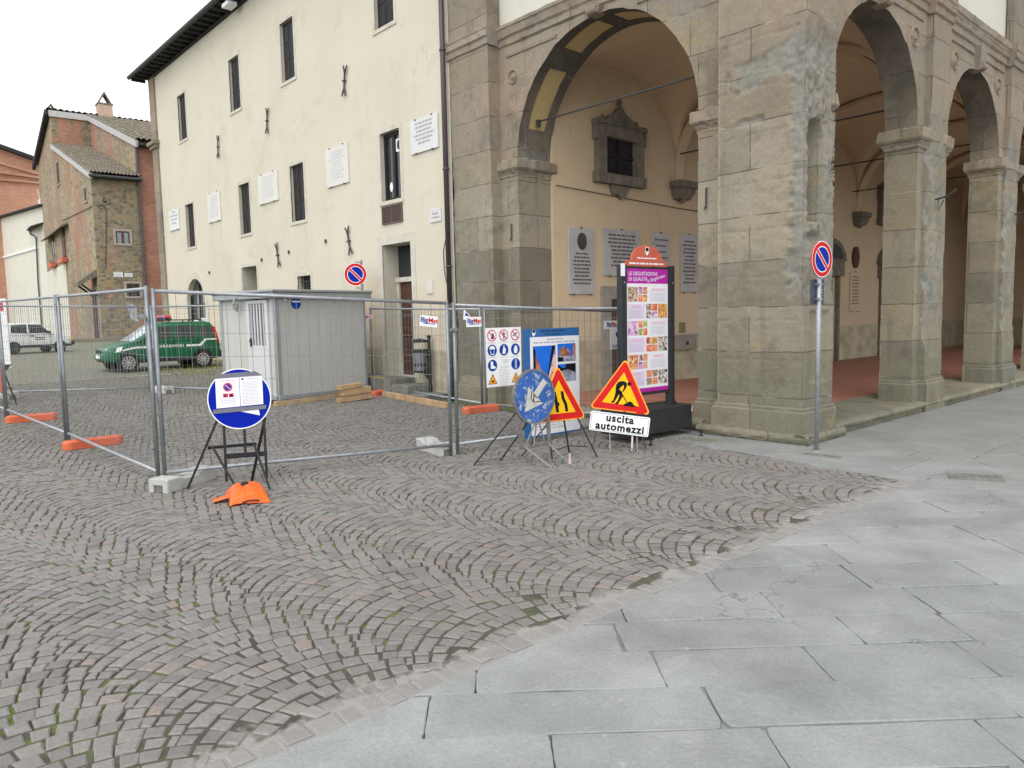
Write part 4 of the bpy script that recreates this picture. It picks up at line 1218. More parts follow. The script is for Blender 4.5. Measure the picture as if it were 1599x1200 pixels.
def reveal_box(x0, x1, z0, z1, d):
    mb = MB()
    mb.quad((x0, 0, z0), (x0, d, z0), (x0, d, z1), (x0, 0, z1)); mb.quad((x1, 0, z0), (x1, d, z0), (x1, d, z1), (x1, 0, z1))
    mb.quad((x0, 0, z0), (x1, 0, z0), (x1, d, z0), (x0, d, z0)); mb.quad((x0, 0, z1), (x1, 0, z1), (x1, d, z1), (x0, d, z1))
    mb.quad((x0-.02, d+.12, z0-.02), (x1+.02, d+.12, z0-.02), (x1+.02, d+.12, z1+.02), (x0-.02, d+.12, z1+.02))
    return mb
def surround(x0, x1, z0, z1, w, t=.010, sill=True):
    mb = MB()
    mb.box(x0-w, x0, -t, .02, z0, z1); mb.box(x1, x1+w, -t, .02, z0, z1); mb.box(x0-w, x1+w, -t, .02, z1, z1+w*1.1)
    if sill: mb.box(x0-w, x1+w, -t-.012, .02, z0-w*.9, z0)
    return mb
for x0, x1, z0, z1, d, kind in holes:
    if kind == 'arch': continue
    sr = surround(x0, x1, z0, z1, .16 if kind == 'door' else .085, sill=kind != 'door')
    w = part('door' if kind == 'door' else 'window', sr, M['frame_stone'], palazzo, True)
    part('reveal', reveal_box(x0, x1, z0, z1, d), M['reveal'], w, True)
    if kind in ('win', 'glazed'):
        sh = MB(); cx = (x0+x1)/2
        if kind == 'win':
            sh.box(x0, cx-.008, d-.05, d, z0, z1); sh.box(cx+.008, x1, d-.05, d, z0, z1)
            for a, b in ((x0, cx-.008), (cx+.008, x1)):
                for q in range(3):
                    za = z0+.06+(z1-z0-.06)*q/3; sh.box(a+.06, b-.06, d-.06, d-.05, za, za+(z1-z0)/3-.09)
            part('shutter', sh, M['dark_wood'], w, True)
            if z0 > 7 and x0 > -18:
                g = MB(); g.box(x1-.17, x1-.02, d-.045, d-.012, z0+.05, z1-.06); part('pane', g, simple('painted_sky_pane', (.30, .33, .42), .15), w, True) if x0 > -15 else None  # pale blue base colour stands in for sky reflected in this pane
        else:
            sh.box(x0, x0+.07, d-.05, d, z0, z1); sh.box(x1-.07, x1, d-.05, d, z0, z1); sh.box(x0+.07, x1-.07, d-.05, d, z1-.08, z1); sh.box(x0+.07, x1-.07, d-.05, d, z0, z0+.07)
            sh.box(cx-.045, cx+.045, d-.055, d, z0+.07, z1-.08); part('casement', sh, M['dark_wood'], w, True)
            g = MB(); g.box(x0+.07, cx-.045, d-.02, d-.012, z0+.07, z1-.08); g.box(cx+.045, x1-.07, d-.02, d-.012, z0+.07, z1-.08); part('pane', g, M['glass'], w, True)
            st = MB(); st.prism([(x0+.2+.055*math.cos(a), d-.026, z0+.30+.1*math.sin(a)) for a in [2*PI*k/20 for k in range(20)]], (0, .004, 0)); part('sticker', st, M['sign_white'], w, True)
            fa = MB()
            fa.box(cx+.06, x1-.08, d-.03, d-.022, z1-.42, z1-.16); part('extractor_fan', fa, M['sign_white'], w, True)
            fa = MB(); fa.prism([((cx+x1)/2-.01+.075*math.cos(a), d-.034, z1-.29+.10*math.sin(a)) for a in [2*PI*k/20 for k in range(20)]], (0, .003, 0)); part('fan_grille', fa, M['iron'], w, True)
        b = MB()
        for q in range(3): b.tube([(x0, .12, z0+.06+q*.04), (x0+.06, .12, z0+.06+q*.04)], .004, 4)
    elif kind == 'grate':
        g = MB()
        for q in range(6): g.tube([(x0+.06+q*.12, .08, z0), (x0+.06+q*.12, .08, z1)], .011, 5)
        for q in range(4): g.tube([(x0, .08, z0+.12+q*.2), (x1, .08, z0+.12+q*.2)], .011, 5)
        part('grating', g, M['iron'], w, True)
        g = MB(); g.box(x0, x1, .18, .199, z0, z1); part('pane', g, M['glass'], w, True)
    elif kind == 'deep':
        g = MB(); g.box(x0, x1, .5, .55, z0, z1); part('pane', g, M['dark_wood'], w, True)
    elif kind == 'door':
        g = MB(); g.box(x0, x1, .30, .44, 2.42, 2.52); g.box(x0, x0+.07, .34, .44, z0, 2.42); g.box(x1-.07, x1, .34, .44, z0, 2.42); part('transom', g, M['frame_stone'], w, True)
        g = MB(); g.box(x0+.07, x1-.07, .38, .43, z0, 2.42)
        for a, b in ((.62, 1.15), (1.25, 2.3)):
            g.box(x0+.16, (x0+x1)/2-.03, .365, .38, a, b); g.box((x0+x1)/2+.04, x1-.16, .365, .38, a, b)
        l = part('door_leaf', g, M['brown_wood'], w, True)
        g = MB(); g.lathe([(.004, -.05), (.022, -.04), (.022, -.01), (.01, 0)], (x1-.19, .53, 1.45), 10, 'y') if False else g.tube([(x1-.20, .38, 1.42), (x1-.20, .32, 1.42), (x1-.28, .32, 1.42)], .012, 6); part('handle', g, M['iron'], l, True)
        g = MB(); g.box(x0, x1, .40, .42, 2.52, z1); part('fanlight', g, M['glass'], w, True)
        g = MB(); g.box(x1-.27, x1-.02, .33, .336, 1.9, 2.12)
        part('notice', g, M['paper'], w, True)
# arched doorway
x0, x1, z1 = -21.80, -20.10, 3.08; r = (x1-x0)/2; c = (x0+x1)/2; zs_ = z1-r
mb = MB(); K = 18
for k in range(K):
    a0, a1 = PI*k/K, PI*(k+1)/K
    q = [(c-rr*math.cos(a), -.025, zs_+rr*math.sin(a)) for rr, a in ((r, a0), (r, a1), (r+.22, a1), (r+.22, a0))]
    mb.prism(q, (0, .045, 0))
mb.box(x0-.22, x0, -.025, .02, .3, zs_); mb.box(x1, x1+.22, -.025, .02, .3, zs_)
w = part('door', mb, M['frame_stone'], palazzo, True)
mb = MB(); mb.box(x0, x1, .14, .17, .3, z1); part('pane', mb, mat_glass('green_tinted_glass', (.05, .06, .055), .1), w, True)
mb = MB(); mb.box(x0, x0+.07, .09, .139, .3, z1-.5); mb.box(x1-.07, x1, .09, .139, .3, z1-.5); mb.box(c-.03, c+.03, .09, .139, .3, z1-.05); mb.box(x0+.07, x1-.07, .085, .137, zs_-.03, zs_+.03)
part('door_frame', mb, M['dark_wood'], w, True)
mb = MB(); mb.box(c-.62, c-.12, .075, .085, .95, 1.75); part('poster', mb, mat_photo('faded_shop_poster', [(.1, .25, .5), (.75, .8, .8), (.2, .5, .35)], 5), w, True)
mb = MB(); mb.box(c+.1, c+.62, .075, .085, .8, 1.8); part('poster', mb, mat_photo('blue_shop_poster', [(.05, .15, .4), (.7, .75, .8), (.15, .4, .3)], 6), w, True)
mb = MB(); mb.quad((x0, 0, .3), (x0, .14, .3), (x0, .14, z1-r), (x0, 0, z1-r)); mb.quad((x1, 0, .3), (x1, .14, .3), (x1, .14, z1-r), (x1, 0, z1-r)); part('reveal', mb, M['reveal'], w, True)
# louvred grille under the glazed window
mb = MB(); gx0, gx1, g0, g1 = -9.36, -8.60, 3.62, 4.0
mb.box(gx0, gx1, -.035, -.0, g0, g0+.03); mb.box(gx0, gx1, -.035, -.0, g1-.03, g1); mb.box(gx0, gx0+.03, -.035, 0, g0+.03, g1-.03); mb.box(gx1-.03, gx1, -.035, 0, g0+.03, g1-.03); mb.box(-8.995, -8.965, -.035, 0, g0+.03, g1-.03)
for i in range(8):
    z = g0+.05+i*.037
    mb.box(gx0+.03, -8.995, -.03, -.012, z, z+.018); mb.box(-8.965, gx1-.03, -.03, -.012, z, z+.018)
for i in range(1, 10):
    x = gx0+i*(gx1-gx0)/10; mb.box(x-.006, x+.006, -.036, -.031, g0+.03, g1-.03)
g = part('vent_grille', mb, simple('brown_grille', (.12, .085, .07), .6), palazzo, True)
mb = MB(); mb.quad((gx0, -.006, g0), (gx1, -.006, g0), (gx1, -.006, g1), (gx0, -.006, g1)); part('vent_duct', mb, M['black'], g, True)
# quoin strip with a moulded band at the far corner
mb = MB(); mb.box(PX0-.05, PX0+.50, -.06, .25, -.1, 10.2); part('quoin', mb, M['stone_plain'], palazzo, True)
mb = MB(); mb.box(PX0-.13, PX0+.56, -.13, .3, 7.80, 7.92); mb.box(PX0-.20, PX0+.62, -.20, .3, 7.92, 8.04); part('quoin_band', mb, M['stone_plain'], palazzo, True)
# eaves: boarding on rafters, gutter, tiled roof
mb = MB(); mb.box(PX0-.70, PX1+.3, -.46, .0, 10.36, 10.40); part('eave_board', mb, M['eave_wood'], palazzo, True)
mb = MB()
x = PX0-.62
while x < PX1+.2:
    mb.box(x-.045, x+.045, -.44, .02, 10.27, 10.36); x += .42
mb.box(PX0-.1, PX1+.2, -.06, .0, 10.2, 10.27)
part('rafter_ends', mb, M['eave_wood'], palazzo, True)
mb = MB(); mb.tube([(PX0-.72, -.50, 10.38), (PX1+.3, -.50, 10.38)], .07, 10); part('gutter', mb, M['iron'], palazzo, True)
mb = MB(); mb.prism([(PX0-.72, -.5, 10.41), (PX0-.72, 12, 10.41), (PX0-.72, 5.5, 12.6)], (PX1-PX0+1.0, 0, 0)); part('roof', mb, M['tiles'], palazzo, True)
mb = MB(); mb.box(-16.4, -16.0, -.42, -.16, 10.12, 10.22); mb.box(-16.25, -16.15, -.32, -.28, 10.22, 10.30); part('eave_lamp', mb, M['sign_white'], palazzo, True)
# downpipe
mb = MB(); mb.tube([(-6.98, -.09, 10.3), (-6.98, -.09, 1.9)], .05, 12)
for z in (2.6, 4.4, 6.55, 8.6): mb.tube([(-6.98, -.09, z-.02), (-6.98, -.09, z+.02)], .062, 12)
part('downpipe', mb, M['pipe'], palazzo, True, True)
mb = MB(); mb.tube([(-6.98, -.09, 1.9), (-6.98, -.09, .02)], .085, 14); part('pipe_sleeve', mb, M['iron'], palazzo, True, True)
mb = MB(); mb.tube([(-7.12, -.02, 3.2), (-7.22, -.03, 2.9), (-7.20, -.03, 2.5), (-7.05, -.05, 2.1), (-6.9, -.04, 1.75)], .009, 5); part('cable', mb, M['iron'], palazzo, True)
# wall ties: forked iron anchors
def anchor(x, z, tilt, h=.58):
    mb = MB(); dx = math.sin(tilt)*h/2; dz = math.cos(tilt)*h/2
    a, b = Vector((x-dx, -.045, z-dz)), Vector((x+dx, -.045, z+dz)); d = (b-a).normalized(); s = Vector((d.z, 0, -d.x))
    mb.tube([a+d*.12, b-d*.12], .021, 6)
    for e, dd in ((a+d*.14, -d), (b-d*.14, d)):
        for sg in (-1, 1): mb.tube([e, e+dd*.08+s*sg*.035, e+dd*.17+s*sg*.085], [.021, .02, .015], 6)
    m_ = (a+b)/2; mb.tube([m_-s*.09, m_+s*.02], .018, 6); mb.tube([m_, m_+Vector((0, .06, 0))], .02, 6)
    part('wall_tie', mb, M['iron'], palazzo, True)
for x, z, t in ((-10.67, 6.90, .18), (-14.75, 6.87, .16), (-18.23, 6.83, .14), (-14.52, 3.38, -.2), (-10.77, 3.42, -.2)): anchor(x, z, t)
# small fixings left in the plaster
for x, z in ((-19.6, 3.2), (-15.6, 3.32), (-13.9, 3.4), (-11.9, 3.5)):
    mb = MB(); mb.box(x-.02, x+.02, -.04, 0, z-.04, z+.05); part('wall_fixing', mb, M['iron'], palazzo, True)
M['faint_marble'] = simple('yellowed_marble', (.625, .615, .57), .5, var=.06, scale=2)
# ---- tablets on the palace front
def wall_tablet(x0, x1, z0, z1, label, rows, title, seed, dark=True, group='marble tablets on the palace front', mat=None, big=None):
    t = thing('marble_plaque', label, 'plaque', ((x0+x1)/2, -.001, z0), 0, group)
    w, h = x1-x0, z1-z0
    mb = MB(); mb.bbox(-w/2, w/2, -.035, 0, 0, h, .005); part('slab', mb, mat or M['marble'], t)
    rng = random.Random(seed); mb = MB(); top = h*.84
    if title:
        text_into(mb, title, h*.11, (0, -.0365, top), (1, 0, 0), (0, 0, 1)); top -= h*.17
    lines_into(mb, (-w*.40, -.0365, top), (1, 0, 0), (0, 0, 1), w*.8, rows, (top-.08)/rows, min(.05, (top-.08)/rows*.52), rng, .45, True, True)
    part('inscription', mb, M['engrave'] if dark else simple('faint_letters', (.53, .535, .545), .8), t)
    mb = MB()
    for a in (-w*.3, w*.3):
        for zz in (-.012, h-.01): mb.box(a-.015, a+.015, -.05, -.0, zz, zz+.022)
    part('clamp', mb, M['iron'], t)
wall_tablet(-8.19, -7.28, 4.87, 5.51, 'white marble plaque nearest the brown downpipe high on the cream wall', 6, None, 11)
wall_tablet(-11.70, -10.68, 4.71, 5.58, 'pale marble plaque right of the third shuttered window of the middle row', 9, None, 12, False, mat=M['faint_marble'])
wall_tablet(-15.56, -14.34, 4.79, 5.56, 'faint wide marble plaque between two shuttered windows above the grey cabin', 8, None, 13, False, mat=M['faint_marble'])
wall_tablet(-19.36, -18.36, 4.71, 5.58, 'faint marble plaque right of the leftmost window of the middle row', 9, None, 14, False, mat=M['faint_marble'])
wall_tablet(-23.05, -22.1, 4.82, 5.52, 'marble plaque with large dark letters beside the corner quoin', 4, None, 15)
def street_tile(x, z, w, h, lines, label, y=-.001):
    t = thing('street_nameplate', label, 'street sign', (x, y, z))
    mb = MB(); mb.bbox(-w/2, w/2, -.02, 0, -h/2, h/2, .005); part('tile', mb, M['marble'], t)
    mb = MB(); mb.box(-w/2+.02, w/2-.02, -.0215, -.02, h/2-.03, h/2-.024); mb.box(-w/2+.02, w/2-.02, -.0215, -.02, -h/2+.024, -h/2+.03); part('border', mb, M['engrave'], t)
    mb = MB()
    for i, s in enumerate(lines): text_into(mb, s, h*.26, (0, -.0222, h*(.14-.30*i)), (1, 0, 0), (0, 0, 1))
    part('lettering', mb, M['engrave_dark'], t)
street_tile(-7.46, 3.61, .36, .25, ['PIAZZA', 'CAVOUR'], 'small white street nameplate beside the brown downpipe')
mb = MB(); mb.box(-.1, .1, -.02, 0, -.13, .13); solo('notice', mb, M['cream_hi'], 'tiny pale plate on the cream wall right of the door', 'notice', (-7.72, -.001, 2.25))
# ---- steps up to the door
st = thing('stone_steps', 'dark stone steps rising to the palace door behind the fence', 'steps', (-8.6, -.3, .1))
def step(x0, x1, y0, z0, z1):
    mb = MB(); mb.bbox(x0, x1, y0, -.003, z0, z1, .012); part('step', mb, M['step'], st, True)
step(-10.2, -8.35, -.62, .0, .43); step(-8.347, -7.75, -.60, -.1, .32); step(-7.747, -7.2, -.58, -.1, .17)
mb = MB()
for i in range(7):
    x = -9.5+i*.13; mb.prism([(x, -.60, .434), (x+.065, -.60, .434), (x+.10, -.53, .434), (x+.035, -.53, .434)], (0, 0, .003))
part('hazard_strip', mb, M['yellow'], st, True)
mb = MB(); mb.box(-9.6, -8.5, -.61, -.52, .430, .4335); part('hazard_base', mb, M['black'], st, True)
# ================================================================== FAR HOUSES
PC = CAM+ray(160, 531).normalized()*0
d0 = ray(160, 531); PC = CAM+d0*(43.0/ (RM.transposed() @ d0).z*-1) if (RM.transposed() @ d0).z < 0 else CAM
vpF = ray(2300, 466); vpF.z = 0; dF = vpF.normalized()          # along the front, to the right
dL = Vector((-dF.y, dF.x, 0))                                   # going back
if dL.dot(PC-CAM) < 0: dL = -dL
def atF(px, py, b=0): return hitn(px, py, PC+dL*b, dL)           # wall facing the square
def atL(px, py, a=0): return hitn(px, py, PC+dF*a, dF)           # side wall
def ab(p): v = p-PC; return v.dot(dF), v.dot(dL), p.z
FRM = Matrix(((dF.x, dL.x, 0, PC.x), (dF.y, dL.y, 0, PC.y), (0, 0, 1, 0), (0, 0, 0, 1)))
A1 = ab(atF(217, 300))[0]; ZE = ab(atF(150, 272))[2]
BT, ZT = ab(atL(82, 226))[1], ab(atL(82, 226))[2]
B2 = BT; ZR = ab(atL(87, 172))[2] if False else None
ZR = ab(hitn(86, 175, PC+dL*B2, dL))[2]
BEND = max(ab(atL(62, 300))[1], B2+2); ZB = ab(atL(60, 250))[2]
ZG = ab(atF(212, 218))[2]
Z0 = PC.z
print('houseB', A1, ZE, BT, ZT, ZR, BEND, ZB, ZG, Z0, PC)
house = thing('stone_house', 'tall old rubble stone and brick house with tiled roofs at two levels', 'house', frame=FRM)
M['rubbleA'] = mat_rubble('rubble_stone_wall', .25, 3.6, .72); M['rubbleB'] = mat_rubble('rubble_and_brick_wall', .36, 3.6, .95)
M['redbrick'] = mat_brick('old_red_brick', (.25, .085, .05), (.36, .15, .09), (.30, .22, .17))
AR = A1+7
M['old_frame'] = simple('weathered_window_frame', (.33, .31, .26), .9, var=.15)
def hpart(name, mb, mat, par=None, **k): return part(name, mb, mat, par or house, False, **k)
# front wall (dark rubble), side wall, set-back wall, red brick wing
mb = MB(); mb.poly([(0, 0, Z0-1), (A1, 0, Z0-1), (A1, 0, ZE), (0, 0, ZE)]); hpart('front_wall', mb, M['rubbleA'], norm=False)
mb = MB(); mb.poly([(0, 0, Z0-1), (0, 0, ZE), (0, B2, ZT), (0, B2, ZR), (0, BEND, ZB), (0, BEND, Z0-1)]); hpart('side_wall', mb, M['rubbleB'], norm=False)
mb = MB(); mb.poly([(0, B2, ZT-.5), (A1, B2, ZT-.5), (A1, B2, ZR), (0, B2, ZR)]); hpart('set_back_wall', mb, M['rubbleA'], norm=False)
mb = MB(); mb.poly([(A1, 0, ZE-.6), (A1, 0, ZG), (A1, B2, ZR), (A1, B2, ZT-.6)]); hpart('notch_wall', mb, M['rubbleB'], norm=False)
mb = MB(); mb.box(A1+.03, AR, .05, B2+.5, Z0-1, ZG-.05); hpart('brick_wing', mb, M['redbrick'])
mb = MB(); mb.box(.02, AR, B2, BEND, Z0-1, min(ZB, ZT)); hpart('rear_body', mb, M['rubbleA'])
def tiled_roof(name, p00, p10, p01, p11, nu, nv, par, lift=.05):
    """rows of curved tiles: p00-p10 along the eave, p01-p11 along the top"""
    p00, p10, p01, p11 = map(Vector, (p00, p10, p01, p11)); mb = MB(); nrm = (p10-p00).cross(p01-p00).normalized()
    if nrm.z < 0: nrm = -nrm
    us = [i/(nu*4) for i in range(nu*4+1)]; vs = []
    for j in range(nv): vs += [j/nv, (j+.97)/nv]
    def fn(u, v):
        p = (p00*(1-u)+p10*u)*(1-v)+(p01*(1-u)+p11*u)*v
        w = abs(math.sin(PI*u*nu))*.10; k = (v*nv) % 1.0
        jit = .025*fbm((p.x*3, p.y*3, p.z*3), 2)
        return p+nrm*(lift+w+.05*(1-k)+jit)
    mb.grid(fn, us, vs)
    return part(name, mb, M['tiles'], par, False, norm=False)
tiled_roof('lean_to_roof', (-.15, -.55, ZE-.12), (A1+.1, -.55, ZE-.12), (-.15, B2, ZT), (A1, B2, ZT), 14, 16, house)
sl = (ZR-ZG)/B2
tiled_roof('main_roof', (A1-.15, -.7, ZG-.7*sl), (AR, -.7, ZG-.7*sl), (A1-.15, B2+.2, ZR+.2*sl), (AR, B2+.2, ZR+.2*sl), 24, 18, house)
tiled_roof('rear_roof', (-.25, BEND+.6, ZB-.3), (AR, BEND+.6, ZB-.3), (-.25, B2-.15, ZR+.1), (AR, B2-.15, ZR+.1), 26, 18, house)
# pale verges and dark eaves
mb = MB()
def strip(a, b, h=.32, w=.14): mb.bar(Vector(a)-Vector((0, 0, h/2)), Vector(b)-Vector((0, 0, h/2)), w, h)
strip((-.07, -.5, ZE-.05), (-.07, B2, ZT+.05)); hpart('verge', mb, simple('pale_verge_board', (.46, .45, .44), .8))
mb = MB(); strip((A1-.07, -.6, ZG-.55*sl), (A1-.07, B2, ZR+.05), .38); hpart('verge', mb, bpy.data.materials['pale_verge_board'])
mb = MB(); strip((-.1, B2-.07, ZR+.05), (A1, B2-.07, ZR+.05), .42); hpart('verge', mb, bpy.data.materials['pale_verge_board'])
mb = MB(); strip((-.22, B2, ZR+.1), (-.22, BEND+.6, ZB-.25), .34, .25); hpart('verge', mb, M['eave_wood'])
mb = MB(); mb.box(-.1, A1+.1, -.62, .0, ZE-.25, ZE-.15); hpart('eave', mb, M['eave_wood'])
mb = MB(); mb.box(A1, AR, -.75, .06, ZG-.45, ZG-.32); hpart('eave', mb, M['eave_wood'])
mb = MB(); mb.tube([(A1-.02, -.12, ZG-.4), (A1-.02, -.12, Z0-.5)], .08, 8); hpart('downpipe', mb, M['pipe'])
mb = MB(); mb.tube([(-.2, -.66, ZE-.2), (A1+.1, -.66, ZE-.2)], .08, 8); hpart('gutter', mb, M['iron'])
# chimneys with little gabled tile hoods
M['chim'] = simple('chimney_render', (.50, .36, .27), .9, var=.12)
def chimney(px, pyt, pyb, wpx, b, par):
    p = hitn(px, pyb, PC+dL*b, dL); q = hitn(px, pyt, PC+dL*b, dL); r_ = hitn(px+wpx, pyb, PC+dL*b, dL)
    a0, b0, z0 = ab(p); z1 = q.z; w = (r_-p).dot(dF)
    mb = MB(); mb.box(a0-w/2, a0+w/2, b0-w/2, b0+w/2, z0-1.6, z1); c_ = part('chimney', mb, M['chim'], par, False)
    mb = MB(); mb.box(a0-w*.55, a0+w*.55, b0-w*.55, b0+w*.55, z1, z1+.1)
    mb.bar((a0-w*.45, b0, z1+.1), (a0+.02, b0, z1+w*.95), w*.8, .1, (0, 0, 1)); mb.bar((a0+w*.45, b0, z1+.1), (a0-.02, b0, z1+w*.95), w*.8, .1, (0, 0, 1))
    part('chimney_hood', mb, M['dark_stone'], c_, False)
chimney(164, 166, 186, 22, B2+.3, house); chimney(80, 172, 178, 10, B2+2.2, house)
# windows of the front wall
def hwin_front(x0, x1, y0, y1, glass='curtain', b=0., frame=.12):
    p, q = ab(atF(x0, y0, b)), ab(atF(x1, y1, b)); a0, a1, z1, z0 = p[0], q[0], p[2], q[2]
    mb = MB(); mb.box(a0-frame, a0, b-.05, b+.02, z0-frame, z1+frame); mb.box(a1, a1+frame, b-.05, b+.02, z0-frame, z1+frame); mb.box(a0, a1, b-.05, b+.02, z1, z1+frame); mb.box(a0, a1, b-.06, b+.02, z0-frame, z0)
    w = hpart('window', mb, M['old_frame'])
    mb = MB(); mb.quad((a0, b-.012, z0), (a1, b-.012, z0), (a1, b-.012, z1), (a0, b-.012, z1)); part('pane', mb, M['glass'] if glass != 'curtain' else mat_glass('curtained_pane', (.22, .25, .27), .3), w)
    mb = MB(); c_ = (a0+a1)/2; mb.box(c_-.06, c_+.06, b-.035, b-.014, z0, z1)
    mb.box(a0, a0+.07, b-.033, b-.014, z0, z1); mb.box(a1-.07, a1, b-.033, b-.014, z0, z1); mb.box(a0+.07, c_-.06, b-.031, b-.014, z1-.07, z1); mb.box(c_+.06, a1-.07, b-.031, b-.014, z1-.07, z1)
    part('sash', mb, M['brown_wood'], w)
hwin_front(180, 203, 361, 381); hwin_front(197, 219, 443, 463, 'dark')
# side wall openings
def hwin_side(x0, x1, y0, y1, a=0., flower=False, frame=None):
    p, q = ab(atL(x0, y0)), ab(atL(x1, y1)); b1, b0, z1, z0 = p[1], q[1], p[2], q[2]
    mb = MB(); f = .1; mb.box(-.05, .02, b0-f, b0, z0-f, z1+f); mb.box(-.05, .02, b1, b1+f, z0-f, z1+f); mb.box(-.05, .02, b0, b1, z1, z1+f); mb.box(-.07, .02, b0, b1, z0-f, z0)
    w = hpart('window', mb, frame or M['old_frame'])
    mb = MB(); mb.quad((-.012, b0, z0), (-.012, b1, z0), (-.012, b1, z1), (-.012, b0, z1)); part('pane', mb, M['glass'], w)
    mb = MB(); c_ = (b0+b1)/2; mb.box(-.035, -.014, c_-.04, c_+.04, z0, z1); part('sash', mb, M['brown_wood'], w)
    if flower:
        mb = MB(); mb.box(-.38, -.06, b0-.1, b1+.1, z0-.3, z0-.05)
        rng = random.Random(int(x0)); 
        part('flower_box', mb, M['coral'], w)
        mb = MB()
        for i in range(14):
            c_ = Vector((-.22+rng.uniform(-.16, .16), rng.uniform(b0, b1), z0+rng.uniform(-.05, .14))); r1 = Vector((rng.gauss(0, 1), rng.gauss(0, 1), rng.gauss(0, 1))).normalized()*.06; r2 = r1.orthogonal().normalized()*.05
            mb.quad(c_-r1, c_-r2, c_+r1, c_+r2)
        part('flowers', mb, M['ink_red'], w, norm=False)
hwin_side(88, 94.5, 257, 286); hwin_side(131.5, 136.5, 296, 313)
hwin_side(96, 106, 358, 402, flower=True); hwin_side(80, 89, 366, 410, flower=True); hwin_side(62, 70, 378, 418)
# pent roofs over the side windows
pA, pB = ab(atL(107, 352)), ab(atL(74, 362))
mb = MB(); mb.prism([(0, pA[1], pA[2]+.25), (-.5, pA[1], pA[2]-.05), (-.5, pA[1], pA[2]-.15), (0, pA[1], pA[2]+.1)], (0, pB[1]-pA[1], 0)); hpart('pent_roof', mb, M['tiles'])
pA, pB = ab(atL(68, 352)), ab(atL(50, 360))
mb = MB(); mb.prism([(0, pA[1], pA[2]+.25), (-.9, pA[1], pA[2]-.1), (-.9, pA[1], pA[2]-.22), (0, pA[1], pA[2]+.1)], (0, 3.0, 0)); hpart('pent_roof', mb, M['eave_wood'])
# cream rendered patch low on the side wall
p, q = ab(atL(103, 412)), ab(atL(68, 540))
mb = MB(); mb.box(-.04, -.006, p[1], BEND, Z0-1, p[2]); hpart('rendered_patch', mb, M['cream_hi'])
# tiled porch over the side door, and the door
p, q = ab(atL(150, 421)), ab(atL(116, 447)); zt = p[2]; w0, w1 = p[1], q[1]
mb = MB(); mb.prism([(0, w0-.2, zt), (-1.0, w0-.2, zt-.75), (-1.0, w0-.2, zt-1.0), (0, w0-.2, zt-.4)], (0, 1.9, 0)); pr_ = hpart('porch_roof', mb, M['tiles'])
mb = MB()
for bb in (w0+.1, w0+1.5): mb.bar((-.02, bb, zt-1.5), (-.85, bb, zt-.8), .1, .1); 
part('bracket', mb, M['dark_wood'], pr_)
p, q = ab(atL(146, 452)), ab(atL(158, 533))
mb = MB(); mb.box(-.06, -.0, q[1]+.05, p[1]+.25, Z0-.3, p[2]+.1); dd = hpart('door', mb, M['portal_stone'])
mb = MB(); mb.box(-.085, -.06, q[1]+.2, p[1]+.1, Z0-.3, p[2]-.05); part('door_leaf', mb, M['dark_wood'], dd)
# plates, lamp and cable on the front wall
for i, (x0, x1, y0, y1) in enumerate(((177, 192, 425.5, 433.5), (194, 207, 427, 433))):
    p, q = ab(atF(x0, y0)), ab(atF(x1, y1)); mb = MB(); mb.box(p[0], q[0], -.05, -.005, q[2], p[2]); pl_ = hpart('name_tile', mb, M['marble'])
    mb = MB(); w_ = q[0]-p[0]
    lines_into(mb, (p[0]+w_*.15, -.052, (p[2]+q[2])/2-.02), (1, 0, 0), (0, 0, 1), w_*.7, 2, .11, .05, random.Random(i), .2, True, True); part('lettering', mb, M['engrave'], pl_)
p = ab(atF(161, 313)); mb = MB(); mb.tube([(p[0], 0, p[2]), (p[0], -.4, p[2]+.1), (p[0], -.45, p[2]-.05)], .03, 6); mb.lathe([(.02, p[2]-.02), (.12, p[2]-.12), (.10, p[2]-.2), (.01, p[2]-.21)], (p[0], -.45, 0), 10); hpart('wall_lamp', mb, M['iron'])
c1, c2, c3, c4 = ab(atF(165, 420)), ab(atF(166, 330)), ab(atF(161, 320)), ab(atF(151, 322))
mb = MB(); mb.tube([(c[0], -.03, c[2]) for c in (c1, c2, c3, c4)], .02, 5); p1, p2 = ab(atL(140, 325)), ab(atL(98, 345)); mb.tube([(-.03, .0, c4[2]), (-.03, p1[1], p1[2]), (-.03, p2[1], p2[2])], .02, 5); hpart('cable', mb, M['iron'])
mb = MB(); mb.box(-3, AR, -1.6, -.02, Z0-1, Z0+.10); kb = struct('pavement', mb, M['kerb']); kb.matrix_world = FRM
# ---- low cream house at the far left, orange brick building behind it
vD = ray(-600, 522); vD.z = 0; vD.normalize()                  # its front runs away to the left
PD = CAM+ray(69, 536)*(62.0/FOC); nD = Vector((-vD.y, vD.x, 0))
if nD.dot(PD-CAM) < 0: nD = -nD
FRD = Matrix(((vD.x, nD.x, 0, PD.x), (vD.y, nD.y, 0, PD.y), (0, 0, 1, 0), (0, 0, 0, 1)))
low = thing('cream_house', 'low plain cream house with a sloping roof line at the left edge', 'house', frame=FRD)
def aD(px, py): v = hitn(px, py, PD, nD)-PD; return v.dot(vD), v.z+PD.z
ZD = PD.z
e0, e1 = aD(68, 322), aD(-260, 417)
mb = MB(); mb.prism([(e0[0], 0, ZD-1), (e0[0], 0, e0[1]), (e1[0], 0, e1[1]), (e1[0], 0, ZD-1)], (0, 8, 0)); part('wall', mb, M['cream_hi'], low)
a_, b_ = aD(60, 387), aD(-60, 421); mb = MB(); mb.bar((a_[0], -.05, a_[1]), (b_[0], -.05, b_[1]), .12, .16); part('wall_ledge', mb, M['sign_white'], low)
mb = MB(); mb.bar((e0[0], -.1, e0[1]+.06), (e1[0], -.1, e1[1]+.06), .5, .14); part('roof_edge', mb, M['eave_wood'], low)
